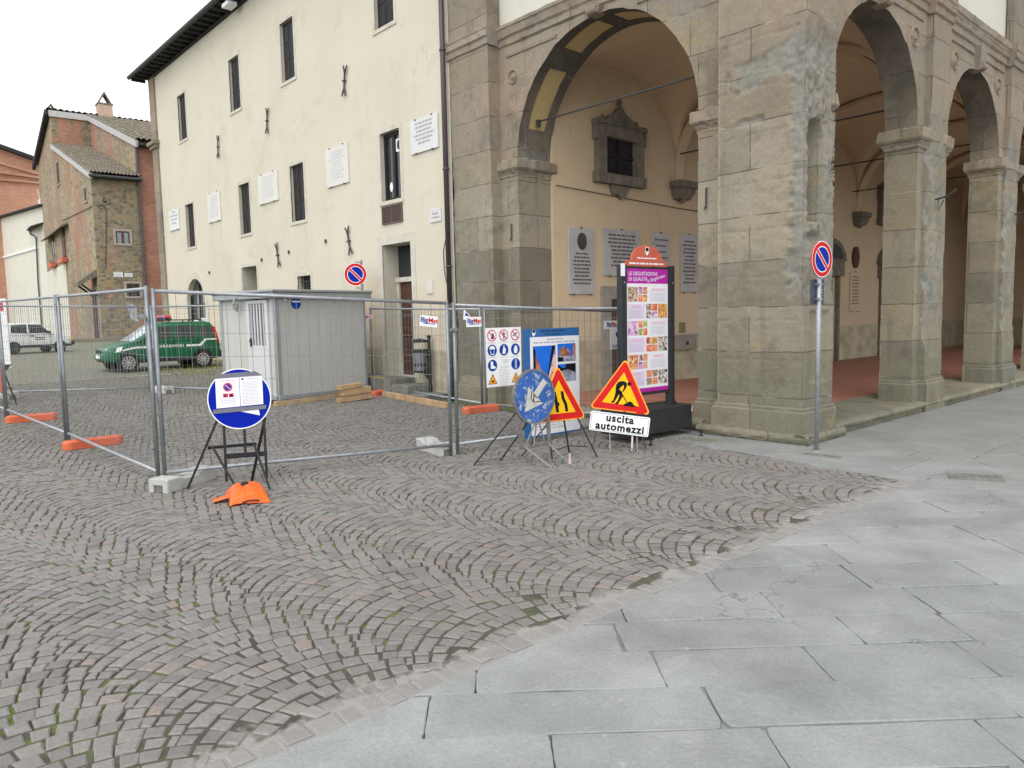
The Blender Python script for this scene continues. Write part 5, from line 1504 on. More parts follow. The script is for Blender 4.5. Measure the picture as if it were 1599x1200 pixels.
mb = MB(); mb.tube([(aD(*q)[0], -.12, aD(*q)[1]) for q in ((47, 356), (50, 366), (59, 371), (62, 440), (69, 528))], .06, 8); part('downpipe', mb, M['pipe'], low)
a_ = aD(5, 447); mb = MB(); mb.tube([(a_[0], -.1, a_[1]), (a_[0]-.3, -.5, a_[1]+.3), (a_[0]-.45, -.6, a_[1])], .03, 6); part('wall_bracket', mb, M['iron'], low)
q0, q1 = aD(46, 311), aD(58, 328); mb = MB(); mb.box(q1[0], q0[0], .6, 1.3, q1[1]-.6, q0[1]); mb.bar((q0[0], .8, q0[1]), (q0[0]+.5, .8, q0[1]+.9), .05, .05); mb.bar((q1[0]+.1, .8, q0[1]), (q1[0]-.35, .8, q0[1]+.8), .05, .05); part('chimney', mb, M['cream_hi'], low)
orange = thing('brick_building', 'large orange brick building rising behind the low cream house', 'building', frame=FRM)
M['orangebrick'] = mat_brick('orange_brick', (.43, .20, .125), (.50, .265, .18), (.45, .29, .21), .5, .12)
BO = BEND+9
o0, o1 = ab(atL(58, 254, -4)), ab(atL(-20, 226, -4))
def aO(px, py): return ab(atF(px, py, BO))
g0, g1, g2 = aO(70, 258), aO(-70, 205), aO(70, 420)
mb = MB(); mb.prism([(g0[0]+2, BO, Z0-1), (g0[0]+2, BO, g0[2]-.5), (g0[0], BO, g0[2]), (g1[0], BO, g1[2]), (g1[0], BO, Z0-1)], (0, 8, 0)); part('wall', mb, M['orangebrick'], orange)
mb = MB()
for (xa, ya, xb, yb) in ((62, 273, -60, 238), (62, 278, -60, 262), (62, 286, -60, 276)):
    a_, b_ = aO(xa, ya), aO(xb, yb); mb.bar((a_[0], BO-.1, a_[2]), (b_[0], BO-.1, b_[2]), .25, .2)
part('string_course', mb, M['orangebrick'], orange)
mb = MB(); mb.bar((g0[0]+.5, BO-.2, g0[2]), (g1[0], BO-.2, g1[2]), 1.0, .3); part('roof_edge', mb, M['eave_wood'], orange)
mb = MB(); a_, b_ = aO(44, 281), aO(62, 285); mb.box(a_[0], b_[0], BO-.05, BO-.01, b_[2], a_[2]); part('window', mb, M['glass'], orange)
# ================================================================== FENCES
FG = 'galvanised mesh fence panels round the site'
def fence(p0, p1, zb0, zt0, zb1, zt1, label, ext=.12, dens=.115):
    """welded mesh panel between two points; bottom and top rail heights (absolute) at both ends"""
    p0 = Vector((p0[0], p0[1], 0)); p1 = Vector((p1[0], p1[1], 0))
    t = thing('mesh_fence', label, 'fence', (p0.x, p0.y, gz(p0.x)), 0, FG)
    d = p1-p0; L_ = d.length
    def P(u, v): return p0+d*u+Vector((0, 0, (zb0+(zt0-zb0)*v)*(1-u)+(zb1+(zt1-zb1)*v)*u))
    e = .035/L_
    for u in (e, 1-e):
        mb = MB(); z0 = gz(P(u, 0).x)+ext-.1
        q = P(u, 0); mb.tube([(q.x, q.y, z0), tuple(P(u, 1)+Vector((0, 0, .03)))], .0205, 10); part('post', mb, M['galv_post'], t, True, True)
    for v in (0, 1):
        mb = MB(); mb.tube([P(e, v), P(1-e, v)], .019, 10); part('top_rail' if v else 'bottom_rail', mb, M['galv'], t, True, True)
    mb = MB(); n = int(L_/dens)
    for i in range(1, n):
        u = i/n; mb.tube([P(u, .0), P(u, 1.)], .0027, 4, False)
    for v in (.10, .235, .37, .505, .64, .775, .91): mb.tube([P(e, v), P(1-e, v)], .0027, 4, False)
    part('wire_mesh', mb, M['wire'], t, True, norm=False)
    return t
A_ = (-3.45, -6.43); A2_ = (-3.455, -6.445)
B_ = (-2.637, -3.365)
fence((-7.02, -6.56), A2_, .20, 2.03, .16, 1.99, 'long fence panel in the left foreground running back from the corner concrete block')
fence((-10.35, -6.80), (-7.05, -6.57), .28, 2.06, .20, 2.03, 'fence panel between the two orange feet at the far left')
fence((-13.8, -7.0), (-10.38, -6.81), .33, 2.1, .28, 2.06, 'fence panel cut by the left edge of the picture')
fence(A_, B_, .155, 1.97, .13, 1.81, 'wide front fence panel behind the blue disc sign')
fence((-2.632, -3.345), (-2.50, .02), .13, 1.79, .06, 1.66, 'front fence panel carrying the safety board and the blue poster')
fence((-9.40, -.40), (-5.60, -.46), .24, 1.86, .13, 1.77, 'rear fence panel in front of the palace steps', .1)
fence((-5.55, -.46), (-2.70, .03), .13, 1.77, .09, 1.72, 'rear fence panel in front of the loggia end pier', .1)
pr1 = gr(242, 612); pr0 = gr(0, 622)
fence((pr0.x, pr0.y), (pr1.x-.03, pr1.y-.05), .36, 2.06, .30, 2.00, 'rear fence panel left of the green car between two concrete blocks')
fence((pr1.x, pr1.y), (-10.55, -2.6), .30, 2.00, .25, 1.98, 'rear fence panel in front of the green car ending at the grey cabin')
# clamps joining panels
for x, y, z in ((A_[0]-.03, A_[1]-.06, 1.72), (B_[0]+.015, B_[1]+.04, 1.5), (-7.035, -6.565, 1.93), (-10.365, -6.805, 1.95)):
    t = thing('clamp', 'steel clamp joining two fence panels', 'clamp', (x, y, z), 0, 'fence clamps')
    mb = MB(); mb.box(-.05, .05, -.016, .016, -.02, .02); part('jaw', mb, M['galv_post'], t); mb = MB(); mb.tube([(0, -.04, 0), (0, .05, 0)], .008, 6); part('bolt', mb, M['galv'], t)
def clamp_labels():
    labs = ['steel clamp joining two fence panels at the front corner over the concrete block', 'steel clamp joining the two front fence panels left of the safety board',
            'small steel clamp where two left fence panels meet above the nearer orange foot', 'small steel clamp where two left fence panels meet above the farther orange foot']
    for o, l in zip([o for o in bpy.data.objects if o.name.startswith('clamp') and 'label' in o and 'category' in o and not o.parent], labs): o['label'] = l
clamp_labels()
def concrete_foot(c, dirv, label, L_=.70, w=.23, h=.135, z=None):
    """cast block, raised at both ends, dished in the middle, square channel underneath"""
    d = Vector((dirv[0], dirv[1], 0)).normalized(); fr = Matrix(((d.x, -d.y, 0, c[0]), (d.y, d.x, 0, c[1]), (0, 0, 1, gz(c[0]) if z is None else z), (0, 0, 0, 1)))
    t = thing('concrete_block', label, 'fence foot', frame=fr, group='cast concrete fence feet')
    mb = MB(); st = [(-L_/2, h-.006, w*.47), (-L_/2+.012, h, w*.5), (-L_*.26, h, w*.5), (-L_*.14, h*.76, w*.48), (L_*.10, h*.74, w*.48), (L_*.24, h, w*.5), (L_/2-.012, h, w*.5), (L_/2, h-.006, w*.47)]
    rings = []
    for x, hh, hw in st:
        rings.append([mb.vert(p) for p in ((x, -hw, .0), (x, -hw, hh-.012), (x, -hw+.014, hh), (x, hw-.014, hh), (x, hw, hh-.012), (x, hw, 0), (x, .055, 0), (x, .055, .075), (x, -.055, .075), (x, -.055, 0))])
    for a, b in zip(rings, rings[1:]):
        for k in range(10): mb.face([a[k], a[(k+1) % 10], b[(k+1) % 10], b[k]])
    for r in (rings[0], rings[-1]):
        mb.face([r[0], r[1], r[2], r[8], r[9]]); mb.face([r[2], r[3], r[7], r[8]]); mb.face([r[3], r[4], r[5], r[6], r[7]])
    part('block', mb, M['concrete'], t)
    mb = MB(); mb.box(-L_/2+.02, L_/2-.02, -.05, .05, .002, .073); part('channel', mb, M['step'], t)  # dark block fills the hollow, standing in for the shade inside
    mb = MB()
    for x in (-.02,): mb.lathe([(.03, h*.755), (.02, h*.757), (.001, h*.756)], (x, 0, 0), 12)
    part('lifting_hole', mb, M['step'], t)
concrete_foot((-3.16, -6.42), (.10, 1.0), 'pale concrete foot under the front corner of the fence behind the blue disc sign')
pA = gr(254, 768); pB = gr(318, 748)
o = [o for o in bpy.data.objects if o.name == 'concrete_block'][0]
def place_foot(name, pa, pb, L_):
    o = bpy.data.objects[name]; d = Vector((pb.x-pa.x, pb.y-pa.y, 0)).normalized(); c = (pa+pb)/2
    o.matrix_world = Matrix(((d.x, -d.y, 0, c.x), (d.y, d.x, 0, c.y), (0, 0, 1, gz(c.x)), (0, 0, 0, 1))); WMAT[name] = o.matrix_world
place_foot('concrete_block', pA, pB, .7)
pa, pb = gr(668, 700), gr(706, 713)
concrete_foot(((pa.x+pb.x)/2-.08, (pa.y+pb.y)/2), (pb.x-pa.x, pb.y-pa.y), 'concrete foot under the joint of the two front panels left of the scratched disc')
concrete_foot((pr1.x+.25, pr1.y+.08), (1, .12), 'far concrete foot seen through the mesh below the green car', .62)
concrete_foot((pr0.x+.1, pr0.y+.1), (1, .2), 'concrete foot at the left picture edge behind the orange feet', .62)
def orange_foot(pa, pb, label, w=.18, h=.11, L_=.72):
    c = (pa+pb)/2; d = Vector((pb.x-pa.x, pb.y-pa.y, 0)).normalized(); fr = Matrix(((d.x, -d.y, 0, c.x), (d.y, d.x, 0, c.y), (0, 0, 1, gz(c.x)), (0, 0, 0, 1)))
    t = thing('orange_block', label, 'fence foot', frame=fr, group='orange plastic fence feet')
    L_ = max(L_, (pb-pa).length)
    mb = MB(); rings = []
    for x, s, hh in ((-L_/2, .55, .78), (-L_/2+.035, .85, .96), (-L_/2+.07, 1, 1), (L_/2-.07, 1, 1), (L_/2-.035, .85, .96), (L_/2, .55, .78)):
        rings.append([mb.vert(p) for p in ((x, -w/2*s, 0), (x, -w/2*s, h*hh-.02), (x, -w/2*s+.02, h*hh), (x, w/2*s-.02, h*hh), (x, w/2*s, h*hh-.02), (x, w/2*s, 0))])
    for a, b in zip(rings, rings[1:]):
        for k in range(6): mb.face([a[k], a[(k+1) % 6], b[(k+1) % 6], b[k]])
    mb.face(rings[0]); mb.face(rings[-1]); part('block', mb, M['orange_plastic'], t)
    mb = MB()
    for x in (-.22, -.1, .02, .14, .26):
        mb.lathe([(.027, h), (.025, h+.002), (.001, h+.002)], (x, 0, 0), 10)
    part('post_sockets', mb, M['coral'], t)
orange_foot(gr(15, 660), gr(85, 655), 'orange plastic foot farther left under the left fence row')
orange_foot(gr(100, 703), gr(190, 691), 'orange plastic foot nearest the left foreground under the leaning fence post')
orange_foot(gr(727, 646), gr(776, 641), 'orange plastic foot in front of the loggia end pier below the safety board')
orange_foot(gr(580, 620), gr(616, 614), 'orange plastic foot beside the stacked timber at the cabin corner')
# ================================================================== SITE CABIN
ca, cb = Vector((-8.66, -2.82, 0)), Vector((-9.02, -.71, 0)); dW = (cb-ca).normalized(); dN = Vector((dW.y, -dW.x, 0))
if dN.x < 0: dN = -dN                                       # outward normal of the short blank side
frC = Matrix(((dW.x, -dN.x, 0, ca.x), (dW.y, -dN.y, 0, ca.y), (0, 0, 1, .10), (0, 0, 0, 1)))     # x along the blank side, y back along the door side
cabin = thing('site_cabin', 'light grey prefabricated site cabin with a barred white door', 'cabin', frame=frC)
CW, CL, CH = 2.13, 1.86, 2.10; CB = .09
def ribbed(x0, x1, z0, z1, y, nx, axis, depth=.006, n=12):
    mb = MB(); 
    for i in range(n):
        a = x0+(x1-x0)*i/n; b = x0+(x1-x0)*(i+1)/n; g = .006
        if axis == 'x': mb.bbox(a+g*.3, b-g*.3, y, y+.04, z0, z1, .004)
        else: mb.bbox(y, y+.04, a+g*.3, b-g*.3, z0, z1, .004)
    return mb
part('blank_wall', ribbed(.09, CW-.07, CB+.07, CH-.14, .02, 0, 'x', n=9), M['cabin'], cabin)
part('door_wall', ribbed(.96, CL-.05, CB+.07, CH-.14, .02, 0, 'y', n=4), M['cabin_front'], cabin)
mb = MB(); mb.box(.022, .06, .09, .22, CB+.07, CH-.14); part('door_jamb_panel', mb, M['cabin_front'], cabin)
mb = MB(); mb.box(CW-.06, CW-.02, .06, CL-.05, CB+.07, CH-.14); part('rear_wall', mb, M['cabin'], cabin)
mb = MB(); mb.box(.07, CW-.07, CL-.06, CL-.02, CB+.07, CH-.14); part('far_wall', mb, M['cabin'], cabin)
for x, y in ((0, 0), (CW-.08, 0), (0, CL-.06), (CW-.08, CL-.06)):
    mb = MB(); mb.bbox(x, x+.09, y, y+.09, CB, CH-.1, .012); part('corner_post', mb, M['cabin_trim'], cabin)
mb = MB(); mb.bbox(0, CW+.02, -.015, .075, CB-.01, CB+.07, .008); mb.bbox(-.015, .075, .076, CL+.02, CB-.01, CB+.07, .008); part('base_rail', mb, M['cabin_trim'], cabin)
mb = MB(); mb.bbox(-.10, CW+.10, -.10, CL+.10, CH-.14, CH-.03, .012); mb.bbox(-.12, CW+.12, -.12, CL+.12, CH-.03, CH+.02, .012); part('roof', mb, M['cabin_trim'], cabin)
mb = MB(); mb.box(.07, CW-.07, .07, CL-.07, CB, CB+.05); part('floor', mb, M['timber'], cabin)
# barred door on the left-hand side
mb = MB(); y0, y1 = .23, .92; z0, z1 = CB+.08, CH-.16
mb.box(-.012, .04, y0, y0+.09, z0, z1); mb.box(-.012, .04, y1-.09, y1, z0, z1); mb.box(-.012, .04, y0+.09, y1-.09, z1-.06, z1); mb.box(-.010, .04, y0+.09, y1-.09, z0, z0+.86); mb.box(-.014, .03, y0+.09, y1-.09, z0+.86, z0+.92)
dr = part('door', mb, M['cabin_door'], cabin)
mb = MB(); mb.box(.02, .035, y0+.09, y1-.09, z0+.92, z1-.06); part('pane', mb, mat_glass('cabin_glass', (.10, .11, .12), .1), dr)
mb = MB()
for i in range(5):
    y = y0+.15+i*(y1-y0-.30)/4; mb.box(-.008, .012, y-.020, y+.020, z0+.92, z1-.06)
part('window_bars', mb, M['cabin_door'], dr)
mb = MB(); mb.box(-.028, -.01, y1-.14, y1-.10, z0+.90, z0+1.06); mb.tube([(-.02, y1-.12, z0+1.0), (-.055, y1-.12, z0+1.0), (-.055, y1-.22, z0+1.0)], .011, 6); part('handle', mb, M['black'], dr)
# lifting eyes, cable entry and round blue sticker
mb = MB(); mb.tube([(-.12, 1.1, CH-.1), (-.16, 1.1, CH-.22), (-.08, 1.1, CH-.36)], .02, 6); mb.lathe([(.04, -.05), (.055, -.04), (.055, .04), (.04, .05)], (-.10, 1.12, CH-.26), 12); part('power_inlet', mb, M['sign_grey'], cabin)
for x in (.15, CW-.15):
    mb = MB(); mb.tube([(x, -.11, CH-.16), (x, -.15, CH-.19), (x, -.11, CH-.22)], .014, 6); part('lifting_eye', mb, M['galv'], cabin)
mb = MB(); mb.prism([(.47+.10*math.cos(a), -.002, CH-.235+.10*math.sin(a)) for a in [2*PI*k/28 for k in range(28)]], (0, .02, 0)); s_ = part('round_sticker', mb, M['ink_blue'], cabin)
mb = MB(); mb.box(.38, .56, -.005, -.003, CH-.215, CH-.19); part('sticker_band', mb, M['sign_white'], s_)
# timber
def baulk(a, b, w, h, label, group=None, z=0.):
    a, b = Vector(a), Vector(b); d = b-a; ln = Vector((d.x, d.y, 0)).length; u = Vector((d.x, d.y, 0)).normalized()
    fr = Matrix(((u.x, -u.y, 0, a.x), (u.y, u.x, 0, a.y), (0, 0, 1, a.z), (0, 0, 0, 1))) @ Matrix.Rotation(-math.atan2(d.z, ln), 4, 'Y')
    t = thing('timber_beam', label, 'timber', frame=fr, group=group)
    mb = MB(); mb.bbox(0, d.length, -w/2, w/2, 0, h, .005); part('beam', mb, M['timber'], t)
    mb = MB(); mb.box(-.002, .0, -w/2+.006, w/2-.006, .006, h-.006); part('end_grain', mb, M['timber_end'], t)
c0 = ca+dN*.02; c1 = cb
zc = .02
baulk((c0.x, c0.y-.10, .085), (c1.x+.04, c1.y-.35, .10), .10, .085, 'long timber beam lying under the grey cabin', 'timber under and beside the cabin')
ta, tb = gr(600, 619), gr(699, 638)
baulk((ta.x, ta.y, gz(ta.x)), (tb.x, tb.y, gz(tb.x)), .10, .10, 'long timber beam on the setts in front of the palace steps', 'timber under and beside the cabin')
sa, sb = gr(531, 629), gr(572, 624); u = (sb-sa).normalized(); v = Vector((-u.y, u.x, 0))
for i, (off, back, zz, ln, w, h, lab) in enumerate(((-.06, .02, 0, .16, .10, .08, 'short timber offcut at the left foot of the stack'), (.08, 0, 0, .62, .12, .12, 'bottom timber of the stack by the cabin corner'), (.02, .02, .122, .66, .12, .12, 'middle timber of the stack by the cabin corner'), (-.04, .03, .244, .52, .12, .085, 'top timber of the stack by the cabin corner'))):
    p = sa+u*off-v*back; baulk((p.x, p.y, gz(p.x)+zz), (p.x+u.x*ln, p.y+u.y*ln, gz(p.x)+zz+.02), w, h, lab, 'timber under and beside the cabin')
# ================================================================== LITTER BIN
bp = Vector((-7.72, -.22, .16))
bn = thing('litter_bin', 'grey metal litter bin with a rain hood on a black post', 'bin', bp)
mb = MB(); mb.tube([(.06, .10, 0), (.06, .10, 1.08)], .030, 10); mb.lathe([(.03, 1.08), (.045, 1.10), (.04, 1.13), (.01, 1.15)], (.06, .10, 0), 12); part('post', mb, M['black'], bn)
mb = MB(); mb.lathe([(.115, .42), (.125, .43), (.155, .82), (.16, .84), (.15, .84), (.12, .45), (.01, .44)], (-.13, 0, 0), 24); cn = part('basket', mb, M['bin_metal'], bn, smooth=False)
mb = MB(); mb.lathe([(.152, .80), (.168, .81), (.168, .855), (.155, .86)], (-.13, 0, 0), 24); mb.lathe([(.118, .40), (.133, .41), (.133, .44), (.12, .445)], (-.13, 0, 0), 24); part('rim', mb, M['black'], cn)
mb = MB()
for k in range(14):
    a = 2*PI*k/14; r_ = .137; c_ = Vector((-.13+r_*math.cos(a), r_*math.sin(a), .56)); mb.obox(c_, Vector((-math.sin(a), math.cos(a), 0))*.012, Vector((math.cos(a), math.sin(a), 0))*.006, (0, 0, .03))
part('punched_holes', mb, M['black'], cn)
mb = MB(); mb.lathe([(.17, 1.0), (.175, 1.015), (.14, 1.05), (.05, 1.075), (.01, 1.08)], (-.13, 0, 0), 24); mb.box(-.13, .06, .04, .08, 1.02, 1.05); part('rain_hood', mb, M['black'], bn)
mb = MB(); mb.bar((-.02, .03, .45), (.06, .10, .30), .04, .12); mb.box(-.02, .06, .06, .10, .7, .74); part('bracket', mb, M['black'], bn)
# ================================================================== ROAD SIGNS
def local(fr, x, y, z): return fr @ Vector((x, y, z))
SB = math.radians(4)
# --- no parking discs
def no_parking(t, cz, r, y=0.):
    mb = MB(); mb.prism(disc_pts(0, cz, r, y, 48), (0, .012, 0)); d_ = part('sign_disc', mb, M['sign_red'], t)
    mb = MB(); ring_into(mb, 0, cz, r*.96, r*1.0, y-.0012); ring_into(mb, 0, cz, r*.66, r*.72, y-.0014); part('white_rings', mb, M['sign_white'], d_, norm=False)
    mb = MB(); mb.poly(disc_pts(0, cz, r*.67, y-.0016, 40)); part('blue_field', mb, M['park_blue'], d_, norm=False)
    mb = MB(); a = math.radians(-45); c, s = math.cos(a), math.sin(a)
    def q(u, v): return (u*c-v*s, y-.0030, cz+u*s+v*c)
    mb.poly([q(-r*.70, -r*.085), q(r*.70, -r*.085), q(r*.70, r*.085), q(-r*.70, r*.085)]); part('slash', mb, M['sign_red'], d_, norm=False)
    mb = MB()
    for sg in (-1, 1): mb.poly([q(-r*.66, sg*r*.085), q(r*.66, sg*r*.085), q(r*.66, sg*r*.125), q(-r*.66, sg*r*.125)])
    part('slash_edges', mb, M['sign_white'], d_, norm=False)
    return d_
pp = Vector((.39, -.34, 0)); cdir = (CAM-pp)
t = thing('no_parking_sign', 'round no parking sign on a tall thin grey post before the corner pier', 'road sign', pp, yaw_to(.995, -.10), 'no parking signs')
mb = MB(); mb.tube([(0, .035, 0), (0, .035, 2.42)], .026, 14); part('post', mb, M['galv'], t, smooth=True)
no_parking(t, 2.21, .205)
mb = MB(); mb.box(-.13, .13, .058, .066, 1.70, 1.985); b_ = part('back_plate', mb, M['sign_navy'], t)
mb = MB(); mb.box(.03, .128, .050, .057, 1.70, 1.985) ; part('side_panel', mb, M['sign_navy'], b_)
mb = MB(); lines_into(mb, (.045, .0488, 1.86), (1, 0, 0), (0, 0, 1), .06, 2, .03, .012, random.Random(3)); part('lettering', mb, M['ink'], b_, norm=False)
for z in (2.3, 2.12, 1.93, 1.76):
    mb = MB(); mb.box(-.045, .045, .012, .062, z-.012, z+.012); part('clip', mb, M['galv_post'], t)
mb = MB(); mb.lathe([(.05, 0), (.045, .012), (.03, .014)], (0, .035, 0), 14); part('collar', mb, M['galv_post'], t)
ps = onY(555, 429, -.55); 
t = thing('no_parking_sign', 'round no parking sign rising behind the roof of the grey cabin', 'road sign', (ps.x, ps.y, gz(ps.x)), yaw_to(.80, -.60)-.08, 'no parking signs')
zc = ps.z-gz(ps.x); no_parking(t, zc, .24)
mb = MB(); mb.tube([(.12, .05, 0), (.12, .05, zc+.30)], .024, 12); mb.box(.0, .16, .02, .045, zc+.24, zc+.27); mb.box(.0, .16, .02, .045, zc-.30, zc-.27); part('post', mb, M['galv_post'], t)
# --- blue disc on a black stand, papers taped over it
p0 = Vector((-2.83, -5.84, 0))
t = thing('blue_disc_sign', 'blue disc sign with two papers taped across it on a black stand', 'road sign', p0, yaw_to(.90, -.42))
cz, r = .885, .30; tl = .10
def T(x, z, y=0.): return (x, y+tl*(z-.2), z)      # the face leans back a little
mb = MB(); pts = [T(r*math.cos(2*PI*k/56), cz+r*math.sin(2*PI*k/56)) for k in range(56)]; mb.prism(pts, (0, .016, 0)); d_ = part('disc', mb, M['sign_blue'], t)
mb = MB(); n = 56
a = [mb.vert(T(r*.968*math.cos(2*PI*k/n), cz+r*.968*math.sin(2*PI*k/n), -.002)) for k in range(n)]; b = [mb.vert(T(r*1.004*math.cos(2*PI*k/n), cz+r*1.004*math.sin(2*PI*k/n), -.002)) for k in range(n)]
for k in range(n): mb.face([a[k], a[(k+1) % n], b[(k+1) % n], b[k]])
part('white_rim', mb, M['sign_white'], d_, norm=False)
mb = MB(); n = 56
a = [mb.vert(T(r*1.012*math.cos(2*PI*k/n), cz+r*1.012*math.sin(2*PI*k/n), .001)) for k in range(n)]; b = [mb.vert(T(r*1.012*math.cos(2*PI*k/n), cz+r*1.012*math.sin(2*PI*k/n), .030)) for k in range(n)]
for k in range(n): mb.face([a[k], a[(k+1) % n], b[(k+1) % n], b[k]])
part('edge_band', mb, M['galv_post'], d_, norm=False)
mb = MB(); mb.poly([T(.0, cz-.125, -.0025), T(.185, cz-.175, -.0025), T(.175, cz-.115, -.0025)]); part('arrow_tip', mb, M['sign_white'], d_, norm=False)
def sheet(x0, x1, zb, zt, sk, nm='paper_sheet'):
    mb = MB(); mb.poly([T(x0, zb, -.0045), T(x1, zb+sk, -.0045), T(x1, zt+sk, -.0045), T(x0, zt, -.0045)]); return part(nm, mb, M['paper'], t, norm=False)
s1 = sheet(-.218, .004, .800, 1.095, .010); s2 = sheet(.008, .222, .811, 1.105, .010)
mb = MB(); rr = .044; cx_, cz_ = -.105, 1.005
mb.poly([T(cx_+rr*math.cos(2*PI*k/28), cz_+rr*math.sin(2*PI*k/28), -.0055) for k in range(28)]); part('printed_ring', mb, M['ink_red'], s1, norm=False)
mb = MB(); mb.poly([T(cx_+rr*.7*math.cos(2*PI*k/28), cz_+rr*.7*math.sin(2*PI*k/28), -.0062) for k in range(28)]); part('printed_blue_field', mb, M['ink_blue'], s1, norm=False)
mb = MB(); mb.poly([T(cx_-.026, cz_+.020, -.0068), T(cx_-.020, cz_+.026, -.0068), T(cx_+.026, cz_-.020, -.0068), T(cx_+.020, cz_-.026, -.0068)]); part('printed_slash', mb, M['pink_ink'], s1, norm=False)
for xx in (-.152, -.098):
    mb = MB(); mb.poly([T(xx, .905, -.0055), T(xx+.046, .906, -.0055), T(xx+.046, .944, -.0055), T(xx, .943, -.0055)]); b_ = part('printed_panel', mb, M['ink_red'], s1, norm=False)
    mb = MB()
    if xx < -.12:       # tow hook lifting a car
        mb.poly([T(xx+.004, .910, -.006), T(xx+.030, .910, -.006), T(xx+.026, .920, -.006), T(xx+.006, .920, -.006)]); mb.poly([T(xx+.03, .912, -.006), T(xx+.036, .912, -.006), T(xx+.042, .938, -.006), T(xx+.038, .938, -.006)]); mb.poly([T(xx+.008, .924, -.006), T(xx+.026, .930, -.006), T(xx+.022, .938, -.006), T(xx+.006, .930, -.006)])
    else:
        mb.poly([T(xx+.004, .910, -.006), T(xx+.042, .910, -.006), T(xx+.042, .921, -.006), T(xx+.004, .921, -.006)]); mb.poly([T(xx+.010, .921, -.006), T(xx+.034, .921, -.006), T(xx+.028, .934, -.006), T(xx+.014, .934, -.006)])
    part('printed_pictogram', mb, M['ink_dark'], b_, norm=False)
rng = random.Random(4)
mb = MB(); lines_into(mb, T(-.175, 1.066, -.0055), (1, .00, 0), (0, tl, 1), .14, 1, .02, .007, rng, .05); part('printed_heading', mb, M['pink_ink'], s1, norm=False)
mb = MB(); lines_into(mb, T(-.19, .888, -.0055), (1, 0, 0), (0, tl, 1), .17, 4, .0155, .0045, rng, .2, True, True); part('printed_lines', mb, M['ink'], s1, norm=False)
mb = MB(); lines_into(mb, T(.03, 1.045, -.0055), (1, 0, 0), (0, tl, 1), .17, 16, .0142, .0042, rng, .25); part('printed_lines', mb, M['ink'], s2, norm=False)
mb = MB(); mb.poly([T(.036+.010*math.cos(2*PI*k/14), 1.078+.010*math.sin(2*PI*k/14), -.0055) for k in range(14)]); part('printed_crest', mb, M['ink_dark'], s2, norm=False)
mb = MB(); lines_into(mb, T(.085, 1.078, -.0055), (1, 0, 0), (0, tl, 1), .11, 1, .01, .006, rng, .05); part('printed_heading', mb, M['ink'], s2, norm=False)
mb = MB(); mb.poly([T(-.222, 1.093, -.0075), T(.228, 1.108, -.0075), T(.158, 1.152, -.0075), T(-.172, 1.138, -.0075)]); part('tape_strip', mb, M['tape'], t, norm=False)
mb = MB(); mb.poly([T(-.262, .748, -.0075), T(.245, .772, -.0075), T(.25, .812, -.0075), T(-.246, .792, -.0075)]); part('tape_strip', mb, M['tape'], t, norm=False)
for x in (-.16, .22):
    mb = MB(); mb.bar(T(x, .07, .022), T(x, .78, .022), .026, .012, (0, 1, 0)); part('upright', mb, M['black'], t)
mb = MB(); mb.bar(T(.03, .32, .022), T(.03, .75, .022), .026, .010, (0, 1, 0)); part('centre_bar', mb, M['black'], t)
mb = MB(); mb.bar(T(-.17, .32, .028), T(.235, .32, .028), .012, .05); part('cross_bar', mb, M['black'], t); mb = MB(); mb.bar(T(-.15, .66, .028), T(.22, .66, .028), .012, .02); part('cross_bar', mb, M['black'], t)
for x0, x1 in ((-.25, -.54), (.20, .06)):
    mb = MB(); mb.bar((x0+.03, .075, .68), (x1, .17 if x0 < 0 else .30, .0), .024, .016); part('rear_leg', mb, M['black'], t)
mb = MB(); mb.bar((-.33, .14, .40), (.13, .20, .40), .014, .03); part('leg_spacer', mb, M['black'], t)
for x0, x1 in ((-.28, -.02), (.11, .25)):
    mb = MB(); mb.bar((x0, .08, .42), (x1, -.32 if x0 < 0 else -.2, .01), .018, .014); part('front_leg', mb, M['black_matt'], t)
# orange ballast bag on the feet
pb_ = gr(390, 783)
def sandbag():
    mb = MB(); n, m = 40, 28
    def fn(u, v):
        a, b = u*2-1, v*2-1
        ex = max(0, 1-abs(a)**2.6); ey = max(0, 1-abs(b)**2.6)
        h = .135*(ex*ey)**.42
        x = a*.245*(1-.05*b*b); y = b*.165*(1-.10*(1-abs(a)**3)*0+.10*abs(a)**4)
        x += .035*abs(b)**5*abs(a)**3*(1 if a > 0 else -1)
        wr = .015*fbm((a*2.6, b*2.6, 2), 3)*(.3+ex*ey)+.012*math.sin(a*9+b*3)*(1-ex)*.8
        return Vector((x, y, .012+h+wr))
    mb.grid(fn, [i/n for i in range(n+1)], [j/m for j in range(m+1)])
    mb.grid(lambda u, v: Vector(((u*2-1)*.235, (v*2-1)*.15, .004)), [0, .25, .5, .75, 1], [0, .5, 1])
    return mb
t = thing('ballast_bag', 'shiny orange ballast bag lying on the feet of the blue disc sign', 'bag', pb_+Vector((-.10, .02, 0)), -.30)
part('bag', sandbag(), M['bag'], t, smooth=True, norm=False)
mb = MB(); mb.lathe([(.034, .0), (.036, .02), (.028, .03), (.022, .022), (.004, .022)], (0, 0, 0), 16)
cp = part('filler_cap', mb, M['black'], t); cp.location = (.02, -.02, .135); cp.rotation_euler = (.1, .15, 0)
mb = MB(); mb.grid(lambda u, v: Vector((-.12+.16*v, -.30+.16*u, .008+.035*u+.006*math.sin(7*v))), [0, .25, .5, .75, 1], [0, .25, .5, .75, 1]); part('flap', mb, M['bag'], t, norm=False)
mb = MB(); mb.tube([(.245, -.06, .03), (.262, -.02, .042), (.262, .04, .042), (.245, .08, .03)], .007, 6); part('carry_slot', mb, M['black'], t)
